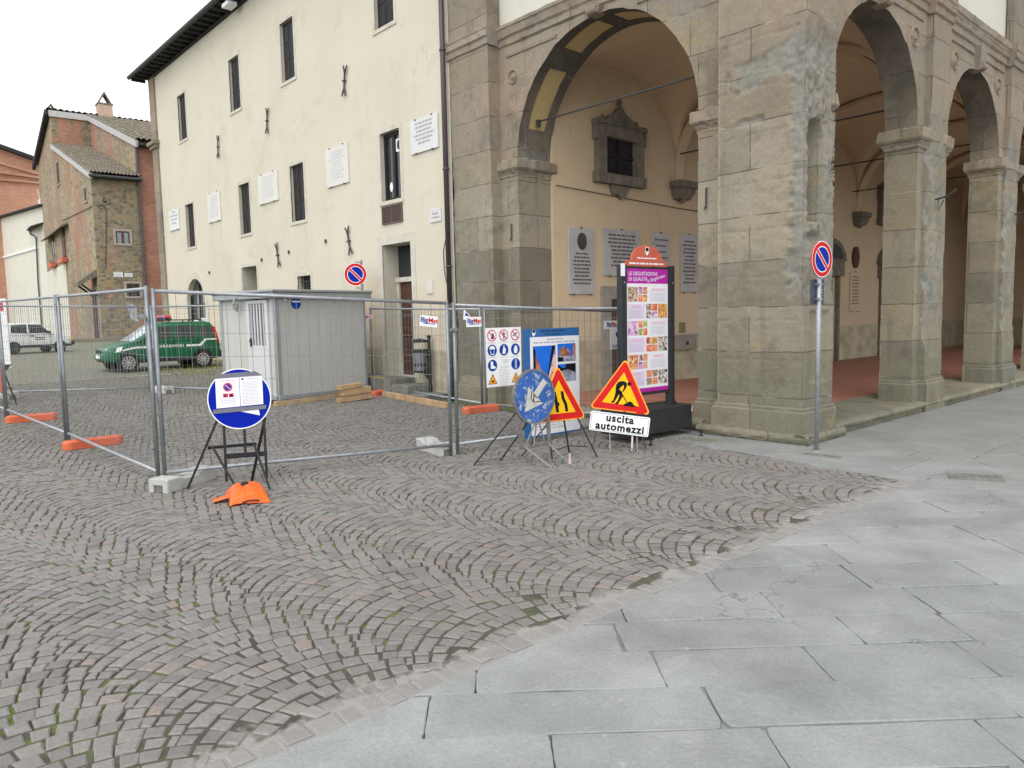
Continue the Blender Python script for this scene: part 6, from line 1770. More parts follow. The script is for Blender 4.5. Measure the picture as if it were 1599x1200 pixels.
# --- scratched blue disc with a white arrow
p1 = (gr(765, 720)+gr(853, 735))/2+Vector((.06, .20, 0))
pc = (gr(823, 737)+gr(853, 735))/2
fx, fy = 1., -.03
t = thing('scratched_arrow_sign', 'scratched blue disc sign with a worn white arrow on a grey stand', 'road sign', (p1.x, p1.y, 0), yaw_to(fx, fy))
cz, r = .755, .295
def T2(x, z, y=0.): return (x, y+.05*(z-.4)-.05, z)
mb = MB(); mb.prism([T2(r*math.cos(2*PI*k/52), cz+r*math.sin(2*PI*k/52)) for k in range(52)], (0, .014, 0)); d_ = part('disc', mb, M['scratch_blue'], t)
mb = MB(); n = 52
pts = [[T2(q*math.cos(2*PI*k/n), cz+q*math.sin(2*PI*k/n), y) for k in range(n)] for q, y in ((r*.965, -.004), (r*1.03, -.004), (r*1.03, .028))]
ids = [[mb.vert(p) for p in ring] for ring in pts]
for a, b in zip(ids, ids[1:]):
    for k in range(n): mb.face([a[k], a[(k+1) % n], b[(k+1) % n], b[k]])
part('bent_rim', mb, M['rusty'], d_, norm=False)
a45 = math.radians(225); ux, uz = math.cos(a45), math.sin(a45); vx, vz = -uz, ux
def AR(u, v): return T2(ux*u+vx*v, cz+uz*u+vz*v, -.003)
mb = MB(); mb.poly([AR(-.235, -.038), AR(.0, -.038), AR(.0, .038), AR(-.235, .038)]); mb.poly([AR(.0, -.135), AR(.23, .0), AR(.0, .135), AR(.035, .0)] if False else [AR(-.02, -.14), AR(.225, .0), AR(-.02, .14)]); part('arrow', mb, M['scratch_white'], d_, norm=False)
mb = MB(); mb.tube([T2(-.04, cz+.06, -.004), T2(-.06, cz-.02, -.004), T2(-.01, cz-.06, -.004), T2(.10, cz-.06, -.004)], .005, 4); mb.tube([T2(-.01, cz+.03, -.004), T2(-.03, cz-.06, -.004)], .006, 4); part('scratch_marks', mb, M['ink_dark'], d_)
for x in (-.215, .20):
    mb = MB(); mb.bar(T2(x, .20, .02), T2(x, .62, .02), .042, .022, (0, 1, 0)); part('frame_upright', mb, M['rusty'], t)
mb = MB(); mb.bar(T2(-.24, .205, .015), T2(.225, .205, .015), .022, .030); part('frame_rail', mb, M['rusty'], t)
for x0, x1 in ((-.18, -.01), (.165, .265)):
    mb = MB(); mb.bar(T2(x0, .22, .0), (x1, -.30, .0), .020, .014); part('front_leg', mb, M['galv'], t)
mb = MB(); mb.bar((-.02, -.28, .07), (.25, -.28, .07), .012, .012); part('front_tie', mb, M['galv_post'], t)
for x0, x1 in ((-.22, -.50), (.08, -.12)):
    mb = MB(); mb.bar((x0, .02, .60), (x1-.02, .42, .0), .022, .016); part('rear_leg', mb, M['black_matt'], t)
mb = MB(); mb.bar((-.51, .40, .03), (-.13, .40, .03), .014, .012); part('rear_tie', mb, M['rusty'], t)
mb = MB(); mb.bar(T2(-.02, .21, .03), T2(.04, .5, .03), .014, .012); mb.bar(T2(.06, .5, .03), T2(.14, .22, .03), .014, .012); mb.bar(T2(-.13, .24, .03), T2(.05, .52, .03), .012, .012); part('brace', mb, M['galv_post'], t)
mb = MB(); mb.lathe([(.020, .0), (.019, .03), (.012, .06), (.010, .12)], (.265, -.30, 0), 10); part('foot_tape', mb, simple('pale_pink_tape', (.55, .42, .40), .7), t)
# --- triangular warning signs
def tri(s, inset, cx, zb, y, T_):
    h = s*.866; pts = []; rr = inset
    A = (cx-s/2, zb), (cx+s/2, zb), (cx, zb+h)
    g = (cx, zb+h/3); out = []
    for (x, z) in A:
        dx, dz = g[0]-x, g[1]-z; L_ = math.hypot(dx, dz); bx, bz = x+dx/L_*rr*2, z+dz/L_*rr*2
        a0 = math.atan2(-dz, -dx)
        for k in range(7):
            a = a0-math.radians(60)+math.radians(120)*k/6; out.append(T_(bx+rr*math.cos(a), bz+rr*math.sin(a), y))
    return out
def tri_sharp(s, cx, zb, y, T_):
    return [T_(cx-s/2, zb, y), T_(cx+s/2, zb, y), T_(cx, zb+s*.866, y)]
def warning(t, s, zb, lean, roll=0.):
    def T_(x, z, y=0.):
        c, sn = math.cos(roll), math.sin(roll); zz = z-zb
        return (x*c-zz*sn, y+lean*(z-.2), zb+x*sn+zz*c)
    mb = MB(); mb.prism(tri(s, .032, 0, zb, 0, T_), (0, .014, 0)); p_ = part('sign_plate', mb, M['amber_edge'], t)
    k = .94; mb = MB(); mb.poly(tri(s*k, .028, 0, zb+s*.866/3*(1-k), -.0014, T_)); part('red_border', mb, M['sign_red'], p_, norm=False)
    k = .60; mb = MB(); mb.poly(tri_sharp(s*k, 0, zb+s*.866/3*(1-k), -.0028, T_)); part('yellow_field', mb, M['yellow'], p_, norm=False)
    return p_, T_
pt = Vector((-1.56, -2.62, 0))
t = thing('road_narrows_sign', 'yellow and red triangle sign for a narrowing road on thin legs', 'road sign', pt, yaw_to(.985, -.17), 'yellow triangle warning signs')
p_, T_ = warning(t, .74, .43, .06)
mb = MB(); Z = .43
mb.poly([T_(-.085, Z+.34, -.004), T_(-.05, Z+.34, -.004), T_(-.025, Z+.22, -.004), T_(-.005, Z+.21, -.004), T_(-.005, Z+.18, -.004), T_(-.02, Z+.17, -.004), T_(-.015, Z+.10, -.004), T_(-.055, Z+.10, -.004)])
mb.poly([T_(.02, Z+.34, -.004), T_(.06, Z+.34, -.004), T_(.07, Z+.26, -.004), T_(.105, Z+.19, -.004), T_(.115, Z+.10, -.004), T_(.075, Z+.10, -.004), T_(.065, Z+.18, -.004), T_(.03, Z+.255, -.004)])
part('pictogram', mb, M['ink_dark'], p_, norm=False)
for a, b in (((-.18, .02, .44), (-.24, -.16, 0)), ((.25, .02, .44), (.36, -.20, 0)), ((.06, .03, .44), (.20, .12, 0)), ((-.16, .03, .42), (-.34, .34, 0))):
    mb = MB(); mb.bar(a, b, .018, .013); part('leg', mb, M['black_matt'], t)
mb = MB(); mb.bar((-.225, -.115, .11), (.16, .09, .11), .010, .010); mb.bar((.16, .09, .11), (.31, -.10, .11), .010, .010); part('leg_tie', mb, M['black_matt'], t)
pw = Vector((-1.35, -1.84, 0))
t = thing('roadworks_sign', 'yellow and red triangle roadworks sign above a white worded plate', 'road sign', pw, yaw_to(.58, -.815), 'yellow triangle warning signs')
Z = .475; p_, T_ = warning(t, .74, Z, .12, -.115)
mb = MB()
def man(pts): mb.poly([T_(x*.92+.0, Z+z*.92+.03, -.004) for x, z in pts])
hx, hz = .085, .335
mb.poly([T_((hx+.026*math.cos(2*PI*k/20))*.92, Z+(hz+.026*math.sin(2*PI*k/20))*.92+.03, -.004) for k in range(20)])
man([(-.065, .345), (-.005, .365), (.045, .352), (.058, .315), (.045, .27), (.02, .225), (.004, .225), (.022, .285), (.012, .315), (-.02, .28), (-.05, .245), (-.088, .265)])   # back, arm
man([(-.088, .265), (-.05, .245), (-.015, .232), (-.045, .16), (-.085, .07), (-.125, .07), (-.118, .09), (-.10, .10), (-.085, .165), (-.08, .215)])               # rear leg
man([(-.05, .245), (.004, .225), (.018, .165), (-.03, .06), (-.07, .06), (-.062, .08), (-.045, .09), (-.025, .165), (-.045, .215)])                                  # front leg
man([(-.088, .305), (-.078, .315), (.095, .085), (.085, .078)])                                                                                                       # shovel
man([(.03, .045), (.055, .075), (.085, .085), (.11, .112), (.145, .105), (.175, .07), (.215, .045)])                                                                  # heap
part('pictogram', mb, M['ink_dark'], p_, norm=False)
def TP(x, z, y=0.): c, s = math.cos(-.115), math.sin(-.115); return (x*c-(z-.33)*s, y+.12*(z-.2)-.03, .33+x*s+(z-.33)*c)
mb = MB(); w2, z0, z1, e = .355, .215, .445, .02
pts = []
for cx_, cz_, a0 in ((w2-e, z0+e, -90), (w2-e, z1-e, 0), (-w2+e, z1-e, 90), (-w2+e, z0+e, 180)):
    for k in range(5): a = math.radians(a0+90*k/4); pts.append(TP(cx_+e*math.cos(a), cz_+e*math.sin(a)))
mb.prism(pts, (0, .012, 0)); pl = part('worded_plate', mb, M['sign_white'], t)
mb = MB(); 
for (xa, za, xb, zb) in ((-w2+.02, z0+.012, w2-.02, z0+.018), (-w2+.02, z1-.018, w2-.02, z1-.012)):
    mb.poly([TP(xa, za, -.002), TP(xb, za, -.002), TP(xb, zb, -.002), TP(xa, zb, -.002)])
for (xa, za, xb, zb) in ((-w2+.012, z0+.02, -w2+.018, z1-.02), (w2-.018, z0+.02, w2-.012, z1-.02)):
    mb.poly([TP(xa, za, -.002), TP(xb, za, -.002), TP(xb, zb, -.002), TP(xa, zb, -.002)])
part('plate_border', mb, M['sign_grey'], pl, norm=False)
exv = Vector(TP(1, .33))-Vector(TP(0, .33)); ezv = Vector(TP(0, 1.33))-Vector(TP(0, .33))
mb = MB(); text_into(mb, 'uscita', .125, TP(.0, .385, -.0025), exv, ezv, bold=.035, spacing=1.14); text_into(mb, 'automezzi', .125, TP(.01, .282, -.0025), exv, ezv, bold=.035, spacing=1.13); part('lettering', mb, M['ink_dark'], pl, norm=False)
for a, b in (((-.27, .02, .28), (-.34, .10, 0)), ((-.12, .03, .25), (-.10, -.17, 0)), ((.20, .03, .25), (.22, -.10, 0)), ((.24, .03, .26), (.30, .22, 0))):
    mb = MB(); mb.bar(a, b, .014, .012); part('leg', mb, M['rusty'], t)
mb = MB(); mb.tube([(.155, .03, .26), (.15, -.07, .02)], .011, 6); part('taped_prop', mb, simple('white_red_tape', (.62, .50, .48), .6), t)
mb = MB(); mb.bar((-.10, -.15, .05), (.22, -.09, .05), .009, .009); part('leg_tie', mb, M['rusty'], t)
for x in (-.20, -.05, .06, .22, .27):
    mb = MB(); mb.box(x-.018, x+.018, -.0, .03, .445, .475); part('tape_wrap', mb, M['sign_red'] if x > .2 else M['black'], t)
# ================================================================== POSTER TOTEM
TX, TY = -1.78, -.76
kt = thing('poster_totem', 'tall black framed poster stand with a red crest and heavy black base', 'poster stand', (TX, TY, 0), yaw_to(1, -.06))
# local x runs along the poster (to the right), -y faces the square
mb = MB(); mb.bbox(-.62, .62, -.26, .26, .075, .40, .008); bs = part('base_box', mb, M['black_matt'], kt)
for x in (-.50, .50):
    mb = MB(); mb.box(x-.025, x+.025, -.52, .30, .062, .076); mb.tube([(x, -.50, .07), (x, -.50, .01)], .010, 8); mb.lathe([(.03, 0), (.03, .008), (.012, .012)], (x, -.50, 0), 12); part('outrigger', mb, M['black'], kt)
mb = MB(); mb.poly([(.608, -.2625, .385), (.618, -.2625, .385), (.618, -.2625, .30), (.600, -.2625, .30)]); part('reflector', mb, M['sign_white'], bs, norm=False)
for x in (-.47, .47):
    mb = MB(); mb.bbox(x-.05, x+.05, -.045, .045, .40, 2.27, .006); mb.box(x-.065, x+.065, -.06, .06, .40, .43); mb.box(x-.07, x+.07, -.03, .03, .43, .46); part('post', mb, M['black_matt'], kt)
mb = MB(); mb.box(-.42, .42, -.02, .02, .56, 2.25); pn = part('poster_panel', mb, M['black_matt'], kt)
Y = -.0225
def rect(x0, x1, z0, z1, y=Y): return [(x0, y, z0), (x1, y, z0), (x1, y, z1), (x0, y, z1)]
mb = MB(); mb.poly(rect(-.40, .40, .60, 2.22)); part('sheet', mb, M['paper'], pn, norm=False)
mb = MB(); mb.poly(rect(-.40, .40, .60, .655, Y-.0012)); part('magenta_band', mb, M['magenta'], pn, norm=False)
mb = MB(); mb.poly(rect(-.40, .40, 2.03, 2.22, Y-.0012)); hd = part('magenta_band', mb, M['magenta'], pn, norm=False)
mb = MB(); text_into(mb, 'LE DEGUSTAZIONI', .066, (-.37, Y-.0025, 2.155), (1, 0, 0), (0, 0, 1), 'LEFT', .02); text_into(mb, 'DI QUALITÀ', .066, (-.37, Y-.0025, 2.085), (1, 0, 0), (0, 0, 1), 'LEFT', .02)
text_into(mb, 'e Sangiovese', .07, (.16, Y-.0025, 2.10), (.97, 0, .22), (-.22, 0, .97), 'CENTER', .012, None, .35); part('title', mb, M['lilac'], hd, norm=False)
rng = random.Random(9)
rows = 6; zt = 2.00; rh = (2.00-.68)/rows
for i in range(rows):
    z1_ = zt-i*rh-.015; z0_ = z1_-rh+.03
    left = i % 2 == 0
    # one big photo, four small ones, one text block
    if left: xs = [(-.385, -.20), (-.185, -.105), (-.095, -.015)]; tx0, tx1 = .03, .38
    else: xs = [(.20, .385), (-.035, .07), (.08, .185)]; tx0, tx1 = -.385, -.06
    mb = MB(); mb.poly(rect(xs[0][0], xs[0][1], z0_, z1_, Y-.0014)); part('photo', mb, FOOD[[1, 2, 5, 3, 0, 3][i]], pn, norm=False)
    zm = (z0_+z1_)/2
    for j, (a, b) in enumerate(xs[1:]):
        for k, (c, d) in enumerate(((z0_, zm-.006), (zm+.006, z1_))):
            mb = MB(); mb.poly(rect(a, b, c, d, Y-.0014)); part('photo', mb, FOOD[(i*3+j*2+k*5) % 7 if (i+j+k) % 3 else 4], pn, norm=False)
    mb = MB(); mb.poly(rect(tx0, tx1, z0_, z1_, Y-.0010)); tb = part('text_block', mb, M['lilac'] if not left else M['paper'], pn, norm=False)
    mb = MB(); lines_into(mb, (tx0+.02, Y-.0024, z1_-.03), (1, 0, 0), (0, 0, 1), tx1-tx0-.04, 2, .022, .010, rng, .4, True, True); part('heading', mb, M['pink_ink'], tb, norm=False)
    mb = MB(); lines_into(mb, (tx0+.02, Y-.0024, z1_-.085), (1, 0, 0), (0, 0, 1), tx1-tx0-.04, 7, .0165, .0058, rng, .15); part('small_print', mb, simple('lilac_grey_print', (.52, .47, .60), .6), tb, norm=False)
# red crest with a shield
mb = MB(); pts = [(-.40, 0, 2.255), (.40, 0, 2.255), (.40, 0, 2.325)] + [(.30*math.cos(a), 0, 2.325+.205*math.sin(a)) for a in [PI*k/24 for k in range(25)]]+[(-.40, 0, 2.325)]
mb.prism(pts, (0, .02, 0)); cr_ = part('crest', mb, M['coral'], kt); cr_.location = (0, -.012, 0)
def shield(mb, cx, cz, w, h, y): mb.poly([(cx-w/2, y, cz+h/2), (cx-w/2, y, cz-h*.05), (cx-w*.3, y, cz-h*.33), (cx, y, cz-h/2), (cx+w*.3, y, cz-h*.33), (cx+w/2, y, cz-h*.05), (cx+w/2, y, cz+h/2)])
mb = MB(); shield(mb, 0, 2.45, .075, .115, -.002); part('shield', mb, M['sign_white'], cr_, norm=False)
mb = MB(); mb.poly([(-.028, -.0032, 2.45), (.028, -.0032, 2.45), (.028, -.0032, 2.498), (-.028, -.0032, 2.498)]); part('shield_charge', mb, M['ink_dark'], cr_, norm=False)
mb = MB(); lines_into(mb, (-.19, -.002, 2.35), (1, 0, 0), (0, 0, 1), .38, 1, .02, .018, random.Random(2), .02); lines_into(mb, (-.34, -.002, 2.278), (1, 0, 0), (0, 0, 1), .68, 1, .02, .022, random.Random(8), .02); part('lettering', mb, M['paper'], cr_, norm=False)
mb = MB(); mb.box(-.535, -.46, -.05, -.046, 2.12, 2.28); part('side_label', mb, M['paper'], kt)
for x in (-.47, .47):
    mb = MB(); mb.lathe([(.014, -.052), (.012, -.048), (.001, -.046)], (x, 0, 2.04), 10, 'y'); part('screw', mb, M['galv'], kt)
# small dark bin / box standing behind the roadworks triangle
# ================================================================== THINGS HUNG ON THE FENCE (panel plane x about -2.6)
def on_fence(y): return -2.60+(.10*(y+3.38)/3.4)+.030
def hung(name, y0, y1, z0, z1, mat, label, cat, tilt=0., group=None, thick=.004, x=None):
    yc = (y0+y1)/2; fr = Matrix.Translation((x if x is not None else on_fence(yc)+.006, yc, (z0+z1)/2)) @ Matrix.Rotation(PI/2-.036, 4, 'Z') @ Matrix.Rotation(tilt, 4, 'Y')
    t = thing(name, label, cat, frame=fr, group=group); w, h = y1-y0, z1-z0
    mb = MB(); mb.box(-w/2, w/2, 0, thick, -h/2, h/2); part('board', mb, mat, t)
    return t, w, h
# safety notice board
t, w, h = hung('safety_board', -2.895, -2.335, .78, 1.505, M['sign_white'], 'white site safety board with rows of round and triangular symbols', 'safety board')
def circ(mb, cx, cz, r, y, n=28): mb.poly([(cx+r*math.cos(2*PI*k/n), y, cz+r*math.sin(2*PI*k/n)) for k in range(n)])
cols = (-.185, .0, .185); r_ = .072
Rz = [h/2-.095, h/2-.275, h/2-.46, h/2-.635]
for i, cx_ in enumerate(cols):
    mb = MB(); circ(mb, cx_, Rz[0], r_, -.0015); pr_ = part('prohibition_symbol', mb, M['ink_red'], t, norm=False)
    mb = MB(); circ(mb, cx_, Rz[0], r_*.82, -.003); part('white_field', mb, M['sign_white'], pr_, norm=False)
    mb = MB(); 
    if i == 0: mb.poly([(cx_-.02, -.0045, Rz[0]-.04), (cx_+.03, -.0045, Rz[0]-.04), (cx_+.035, -.0045, Rz[0]-.005), (cx_+.012, -.0045, Rz[0]+.04), (cx_-.006, -.0045, Rz[0]+.0)])
    elif i == 1:
        circ(mb, cx_, Rz[0]+.035, .010, -.0045); mb.poly([(cx_-.008, -.0045, Rz[0]-.045), (cx_+.008, -.0045, Rz[0]-.045), (cx_+.012, -.0045, Rz[0]+.022), (cx_-.012, -.0045, Rz[0]+.022)]); mb.poly([(cx_-.035, -.0045, Rz[0]), (cx_+.035, -.0045, Rz[0]+.012), (cx_+.035, -.0045, Rz[0]+.022), (cx_-.035, -.0045, Rz[0]+.01)])
    else: mb.poly([(cx_-.04, -.0045, Rz[0]-.02), (cx_+.035, -.0045, Rz[0]+.022), (cx_+.03, -.0045, Rz[0]+.034), (cx_-.045, -.0045, Rz[0]-.008)])
    part('pictogram', mb, M['ink_dark'], pr_, norm=False)
    mb = MB(); a = math.radians(-45); c, s = math.cos(a), math.sin(a)
    mb.poly([(cx_+(u*c-v*s), -.006, Rz[0]+(u*s+v*c)) for u, v in ((-r_*.85, -.007), (r_*.85, -.007), (r_*.85, .007), (-r_*.85, .007))]); part('slash', mb, M['ink_red'], pr_, norm=False)
for row, z in ((0, Rz[1]), (1, Rz[2])):
    for i, cx_ in enumerate(cols):
        if row == 1 and i == 1: continue
        mb = MB(); circ(mb, cx_, z, r_, -.0015); pr_ = part('mandatory_symbol', mb, M['ink_blue'], t, norm=False)
        mb = MB(); y = -.003
        if row == 0 and i == 0:
            mb.poly([(cx_+.045*math.cos(a_), y, z+.012+.045*math.sin(a_)) for a_ in [PI*k/14 for k in range(15)]]); mb.poly([(cx_-.034, y, z), (cx_-.026, y, z), (cx_-.016, y, z-.044), (cx_+.016, y, z-.044), (cx_+.026, y, z), (cx_+.034, y, z), (cx_+.024, y, z-.056), (cx_-.024, y, z-.056)])
        elif row == 0 and i == 1:
            circ(mb, cx_, z+.04, .012, y); mb.poly([(cx_-.026, y, z-.05), (cx_+.02, y, z-.05), (cx_+.03, y, z+.02), (cx_-.016, y, z+.026)])
        elif row == 0: mb.poly([(cx_-.02, y, z-.05), (cx_+.022, y, z-.05), (cx_+.034, y, z-.01), (cx_+.026, y, z+.034), (cx_+.012, y, z+.048), (cx_-.004, y, z+.046), (cx_-.016, y, z+.03), (cx_-.030, y, z+.0)])
        elif i == 0: mb.poly([(cx_-.03, y, z-.04), (cx_+.045, y, z-.04), (cx_+.045, y, z-.018), (cx_+.01, y, z+.0), (cx_+.008, y, z+.05), (cx_-.03, y, z+.05)])
        else: mb.poly([(cx_-.012, y, z-.058), (cx_-.004, y, z-.058), (cx_-.004, y, z+.058), (cx_-.012, y, z+.058)]); mb.poly([(cx_+.006, y, z-.058), (cx_+.014, y, z-.058), (cx_+.014, y, z+.058), (cx_+.006, y, z+.058)])
        part('pictogram', mb, M['sign_white'], pr_, norm=False)
for cx_ in (cols[0], cols[2]):
    mb = MB(); mb.poly([(cx_-.072, -.0015, Rz[3]-.055), (cx_+.072, -.0015, Rz[3]-.055), (cx_, -.0015, Rz[3]+.072)]); pr_ = part('warning_symbol', mb, M['ink_dark'], t, norm=False)
    mb = MB(); mb.poly([(cx_-.060, -.003, Rz[3]-.048), (cx_+.060, -.003, Rz[3]-.048), (cx_, -.003, Rz[3]+.057)]); part('yellow_field', mb, M['amber_edge'], pr_, norm=False)
    mb = MB()
    if cx_ < 0: mb.poly([(cx_-.026, -.0045, Rz[3]-.022), (cx_+.004, -.0045, Rz[3]-.036), (cx_+.026, -.0045, Rz[3]-.020), (cx_-.004, -.0045, Rz[3]-.004)])
    else: mb.poly([(cx_-.004, -.0045, Rz[3]-.04), (cx_+.010, -.0045, Rz[3]-.008), (cx_-.001, -.0045, Rz[3]-.006), (cx_+.004, -.0045, Rz[3]+.03), (cx_-.011, -.0045, Rz[3]-.014), (cx_, -.0045, Rz[3]-.016)])
    part('pictogram', mb, M['ink_dark'], pr_, norm=False)
mb = MB(); rng = random.Random(12); lines_into(mb, (-.03, -.0015, Rz[2]+.06), (1, 0, 0), (0, 0, 1), .11, 4, .014, .005, rng, .2); lines_into(mb, (-.085, -.0015, Rz[2]-.02), (1, 0, 0), (0, 0, 1), .17, 14, .019, .005, rng, .3)
for cx_ in cols:
    for z in Rz[:1]+Rz[1:2]: lines_into(mb, (cx_-.07, -.0015, z-.092), (1, 0, 0), (0, 0, 1), .14, 1, .01, .006, rng, .1)
part('small_print', mb, M['ink'], t, norm=False)
# blue information poster
t, w, h = hung('info_poster', -2.30, -1.30, .07, 1.475, M['poster_blue'], 'large blue bordered poster with street photographs hanging on the fence', 'poster')
def pr(x0, x1, z0, z1, y): return [(x0, y, z0), (x1, y, z0), (x1, y, z1), (x0, y, z1)]
ix0, ix1, iz0, iz1 = -w/2+.118, w/2-.005, -h/2+.02, h/2-.108
mb = MB(); mb.poly(pr(ix0, ix1, iz0, iz1, -.0012)); wp = part('white_sheet', mb, M['paper'], t, norm=False)
mb = MB(); shield(mb, -w/2+.185, h/2-.056, .058, .088, -.0015); part('crest', mb, M['sign_white'], t, norm=False)
mb = MB(); mb.poly(pr(-w/2+.162, -w/2+.208, h/2-.05, h/2-.014, -.003)); part('crest_charge', mb, M['ink_dark'], t, norm=False)
rng = random.Random(21)
mb = MB(); lines_into(mb, (-w/2+.30, -.0015, h/2-.045), (1, 0, 0), (0, 0, 1), .44, 1, .03, .024, rng, .03); lines_into(mb, (-w/2+.38, -.0015, h/2-.085), (1, 0, 0), (0, 0, 1), .28, 1, .03, .016, rng, .03); part('heading', mb, simple('dark_blue_print', (.012, .05, .16), .6), t, norm=False)
mb = MB(); lines_into(mb, (ix0+.29, -.0025, iz1-.042), (1, 0, 0), (0, 0, 1), .32, 1, .03, .018, rng, .03); lines_into(mb, (ix0+.06, -.0025, iz1-.082), (1, 0, 0), (0, 0, 1), .76, 1, .03, .018, rng, .03); part('subtitle', mb, M['ink'], wp, norm=False)
def street_photo(x0, x1, z0, z1, kind):
    W_, H_ = x1-x0, z1-z0; y = -.0025
    def q(u, v, dy=0.): return (x0+W_*u, y-dy, z0+H_*v)
    mb = MB(); mb.poly([q(0, 0), q(1, 0), q(1, 1), q(0, 1)]); ph = part('photo', mb, M['sky_print'], wp, norm=False)
    if kind == 0:
        for pts, mt in (([(.0, 0), (.52, .15), (.55, .25), (.10, .82), (0, .9)], M['brick_print']), ([(0, 0), (.10, .10), (.10, .9), (0, 1)], M['ink_dark']), ([(1, 0), (.60, .15), (.60, .25), (1, .98)], mat_photo('printed_pink_facade', [(.2, .1, .1), (.75, .45, .40), (.8, .65, .58)], 12)), ([(.96, .98), (.62, .30), (.62, .36), (.84, 1), (1, 1)], M['ink_dark']), ([(0, 0), (1, 0), (1, .14), (.62, .28), (.5, .2), (.0, .04)], M['road_print'])):
            mb = MB(); mb.poly([q(a, b, .0012+.0006*i_) for i_, (a, b) in enumerate(pts)] if False else [q(a, b, .0015) for a, b in pts]); part('photo_detail', mb, mt, ph, norm=False)
            y -= .0012
    elif kind == 1:
        for pts, mt in (([(.05, .2), (.08, .62), (.32, .85), (.55, .72), (.72, .5), (.7, .2)], mat_photo('printed_brown_arch', [(.03, .02, .02), (.3, .13, .08), (.5, .25, .15)], 14)), ([(.85, 0), (.85, .95), (1, 1), (1, 0)], M['brick_print']), ([(0, 0), (1, 0), (.95, .28), (0, .34)], M['road_print']), ([(0, 0), (.3, 0), (.3, .2), (0, .28)], M['ink_dark'])):
            mb = MB(); mb.poly([q(a, b, .0015) for a, b in pts]); part('photo_detail', mb, mt, ph, norm=False); y -= .0012
    else:
        for pts, mt in (([(0, 0), (1, 0), (1, 1), (.45, 1), (.4, .75), (.2, .8), (0, 1)], M['ink_dark']), ([(0, 0), (1, 0), (1, .45), (.55, .68), (.2, .6), (0, .5)], M['road_print'])):
            mb = MB(); mb.poly([q(a, b, .0015) for a, b in pts]); part('photo_detail', mb, mt, ph, norm=False); y -= .0012
street_photo(-w/2+.167, -w/2+.56, h/2-.84, h/2-.225, 0); street_photo(-w/2+.595, -w/2+.925, h/2-.445, h/2-.21, 1); street_photo(-w/2+.595, -w/2+.925, h/2-.71, h/2-.48, 2)
mb = MB(); circ(mb, ix0+.27, iz0+.22, .035, -.0025, 6); part('logo', mb, M['ink_blue'], wp, norm=False)
mb = MB(); lines_into(mb, (ix0+.05, -.0025, iz0+.14), (1, 0, 0), (0, 0, 1), .75, 3, .035, .010, rng, .4); lines_into(mb, (ix0+.48, -.0025, iz0+.24), (1, 0, 0), (0, 0, 1), .25, 2, .03, .010, rng, .4); part('small_print', mb, M['ink'], wp, norm=False)
# supplier tags tied to the mesh
def brand_tag(fr, w, h, label, cut=False):
    t = thing('lettered_tag', label, 'tag', frame=fr, group='white tags with red and blue lettering on the fence')
    mb = MB()
    if cut: mb.prism([(-w/2, 0, -h/2), (w*.35, 0, -h/2), (-w/2, 0, h/2)], (0, .003, 0))
    else: mb.box(-w/2, w/2, 0, .003, -h/2, h/2)
    part('plate', mb, M['sign_white'], t)
    if not cut:
        mb = MB(); text_into(mb, 'Big', h*.62, (-w*.045, -.0015, h*.08), (1, 0, 0), (0, 0, 1), 'RIGHT', .03); part('blue_lettering', mb, M['ink_blue'], t, norm=False)
        mb = MB(); text_into(mb, 'Mat', h*.62, (-w*.03, -.0015, h*.08), (1, 0, 0), (0, 0, 1), 'LEFT', .03); part('red_lettering', mb, M['sign_red'], t, norm=False)
        mb = MB(); mb.poly([(-w*.34, -.0015, -h*.26), (w*.36, -.0015, -h*.26), (w*.36, -.0015, -h*.19), (-w*.34, -.0015, -h*.19)]); part('underline', mb, M['ink_blue'], t, norm=False)
    else:
        mb = MB(); mb.poly([(-w*.42, -.0015, -h*.1), (-w*.1, -.0015, -h*.1), (-w*.36, -.0015, h*.25)]); part('blue_lettering', mb, M['ink_blue'], t, norm=False)
        mb = MB(); mb.poly([(-w*.08, -.0015, -h*.2), (w*.2, -.0015, -h*.3), (-w*.1, -.0015, h*.0)]); part('red_lettering', mb, M['sign_red'], t, norm=False)
Rf = Matrix.Rotation(PI/2-.036, 4, 'Z')
dAB = Vector((B_[0]-A_[0], B_[1]-A_[1], 0)).normalized(); yAB = math.atan2(dAB.y, dAB.x)
q = hitn(668, 502, (A_[0], A_[1], 0), Vector((-dAB.y, dAB.x, 0)))
brand_tag(Matrix.Translation(q+Vector((.02, 0, 0))) @ Matrix.Rotation(yAB, 4, 'Z') @ Matrix.Rotation(.13, 4, 'Y'), .215, .125, 'tilted white tag with red and blue lettering before the litter bin')
q = onX(738, 503, -2.58); brand_tag(Matrix.Translation((on_fence(q.y)+.006, q.y, q.z)) @ Rf, .225, .12, 'white lettered tag overlapping a torn tag left of the safety board')
q = onX(734, 493, -2.58); brand_tag(Matrix.Translation((on_fence(q.y)+.001, q.y, q.z)) @ Rf @ Matrix.Rotation(.12, 4, 'Y'), .22, .12, 'torn triangular tag partly behind another tag', True)
q = onX(952, 507.5, -2.52); brand_tag(Matrix.Translation((on_fence(q.y)+.006, q.y, q.z)) @ Rf, .30, .115, 'white lettered tag beside the left post of the tall poster stand')
q0, q1 = onX(950, 514, -2.52), onX(967, 545, -2.52)
t, w, h = hung('paper_notice', q0.y, q1.y, q1.z, q0.z, M['paper'], 'white paper notice with a small crest below the tag near the poster stand', 'notice')
mb = MB(); shield(mb, .02, .06, .05, .07, -.0015); lines_into(mb, (-.08, -.0015, -.09), (1, 0, 0), (0, 0, 1), .14, 3, .02, .008, random.Random(5)); part('print', mb, M['ink_blue'], t, norm=False)
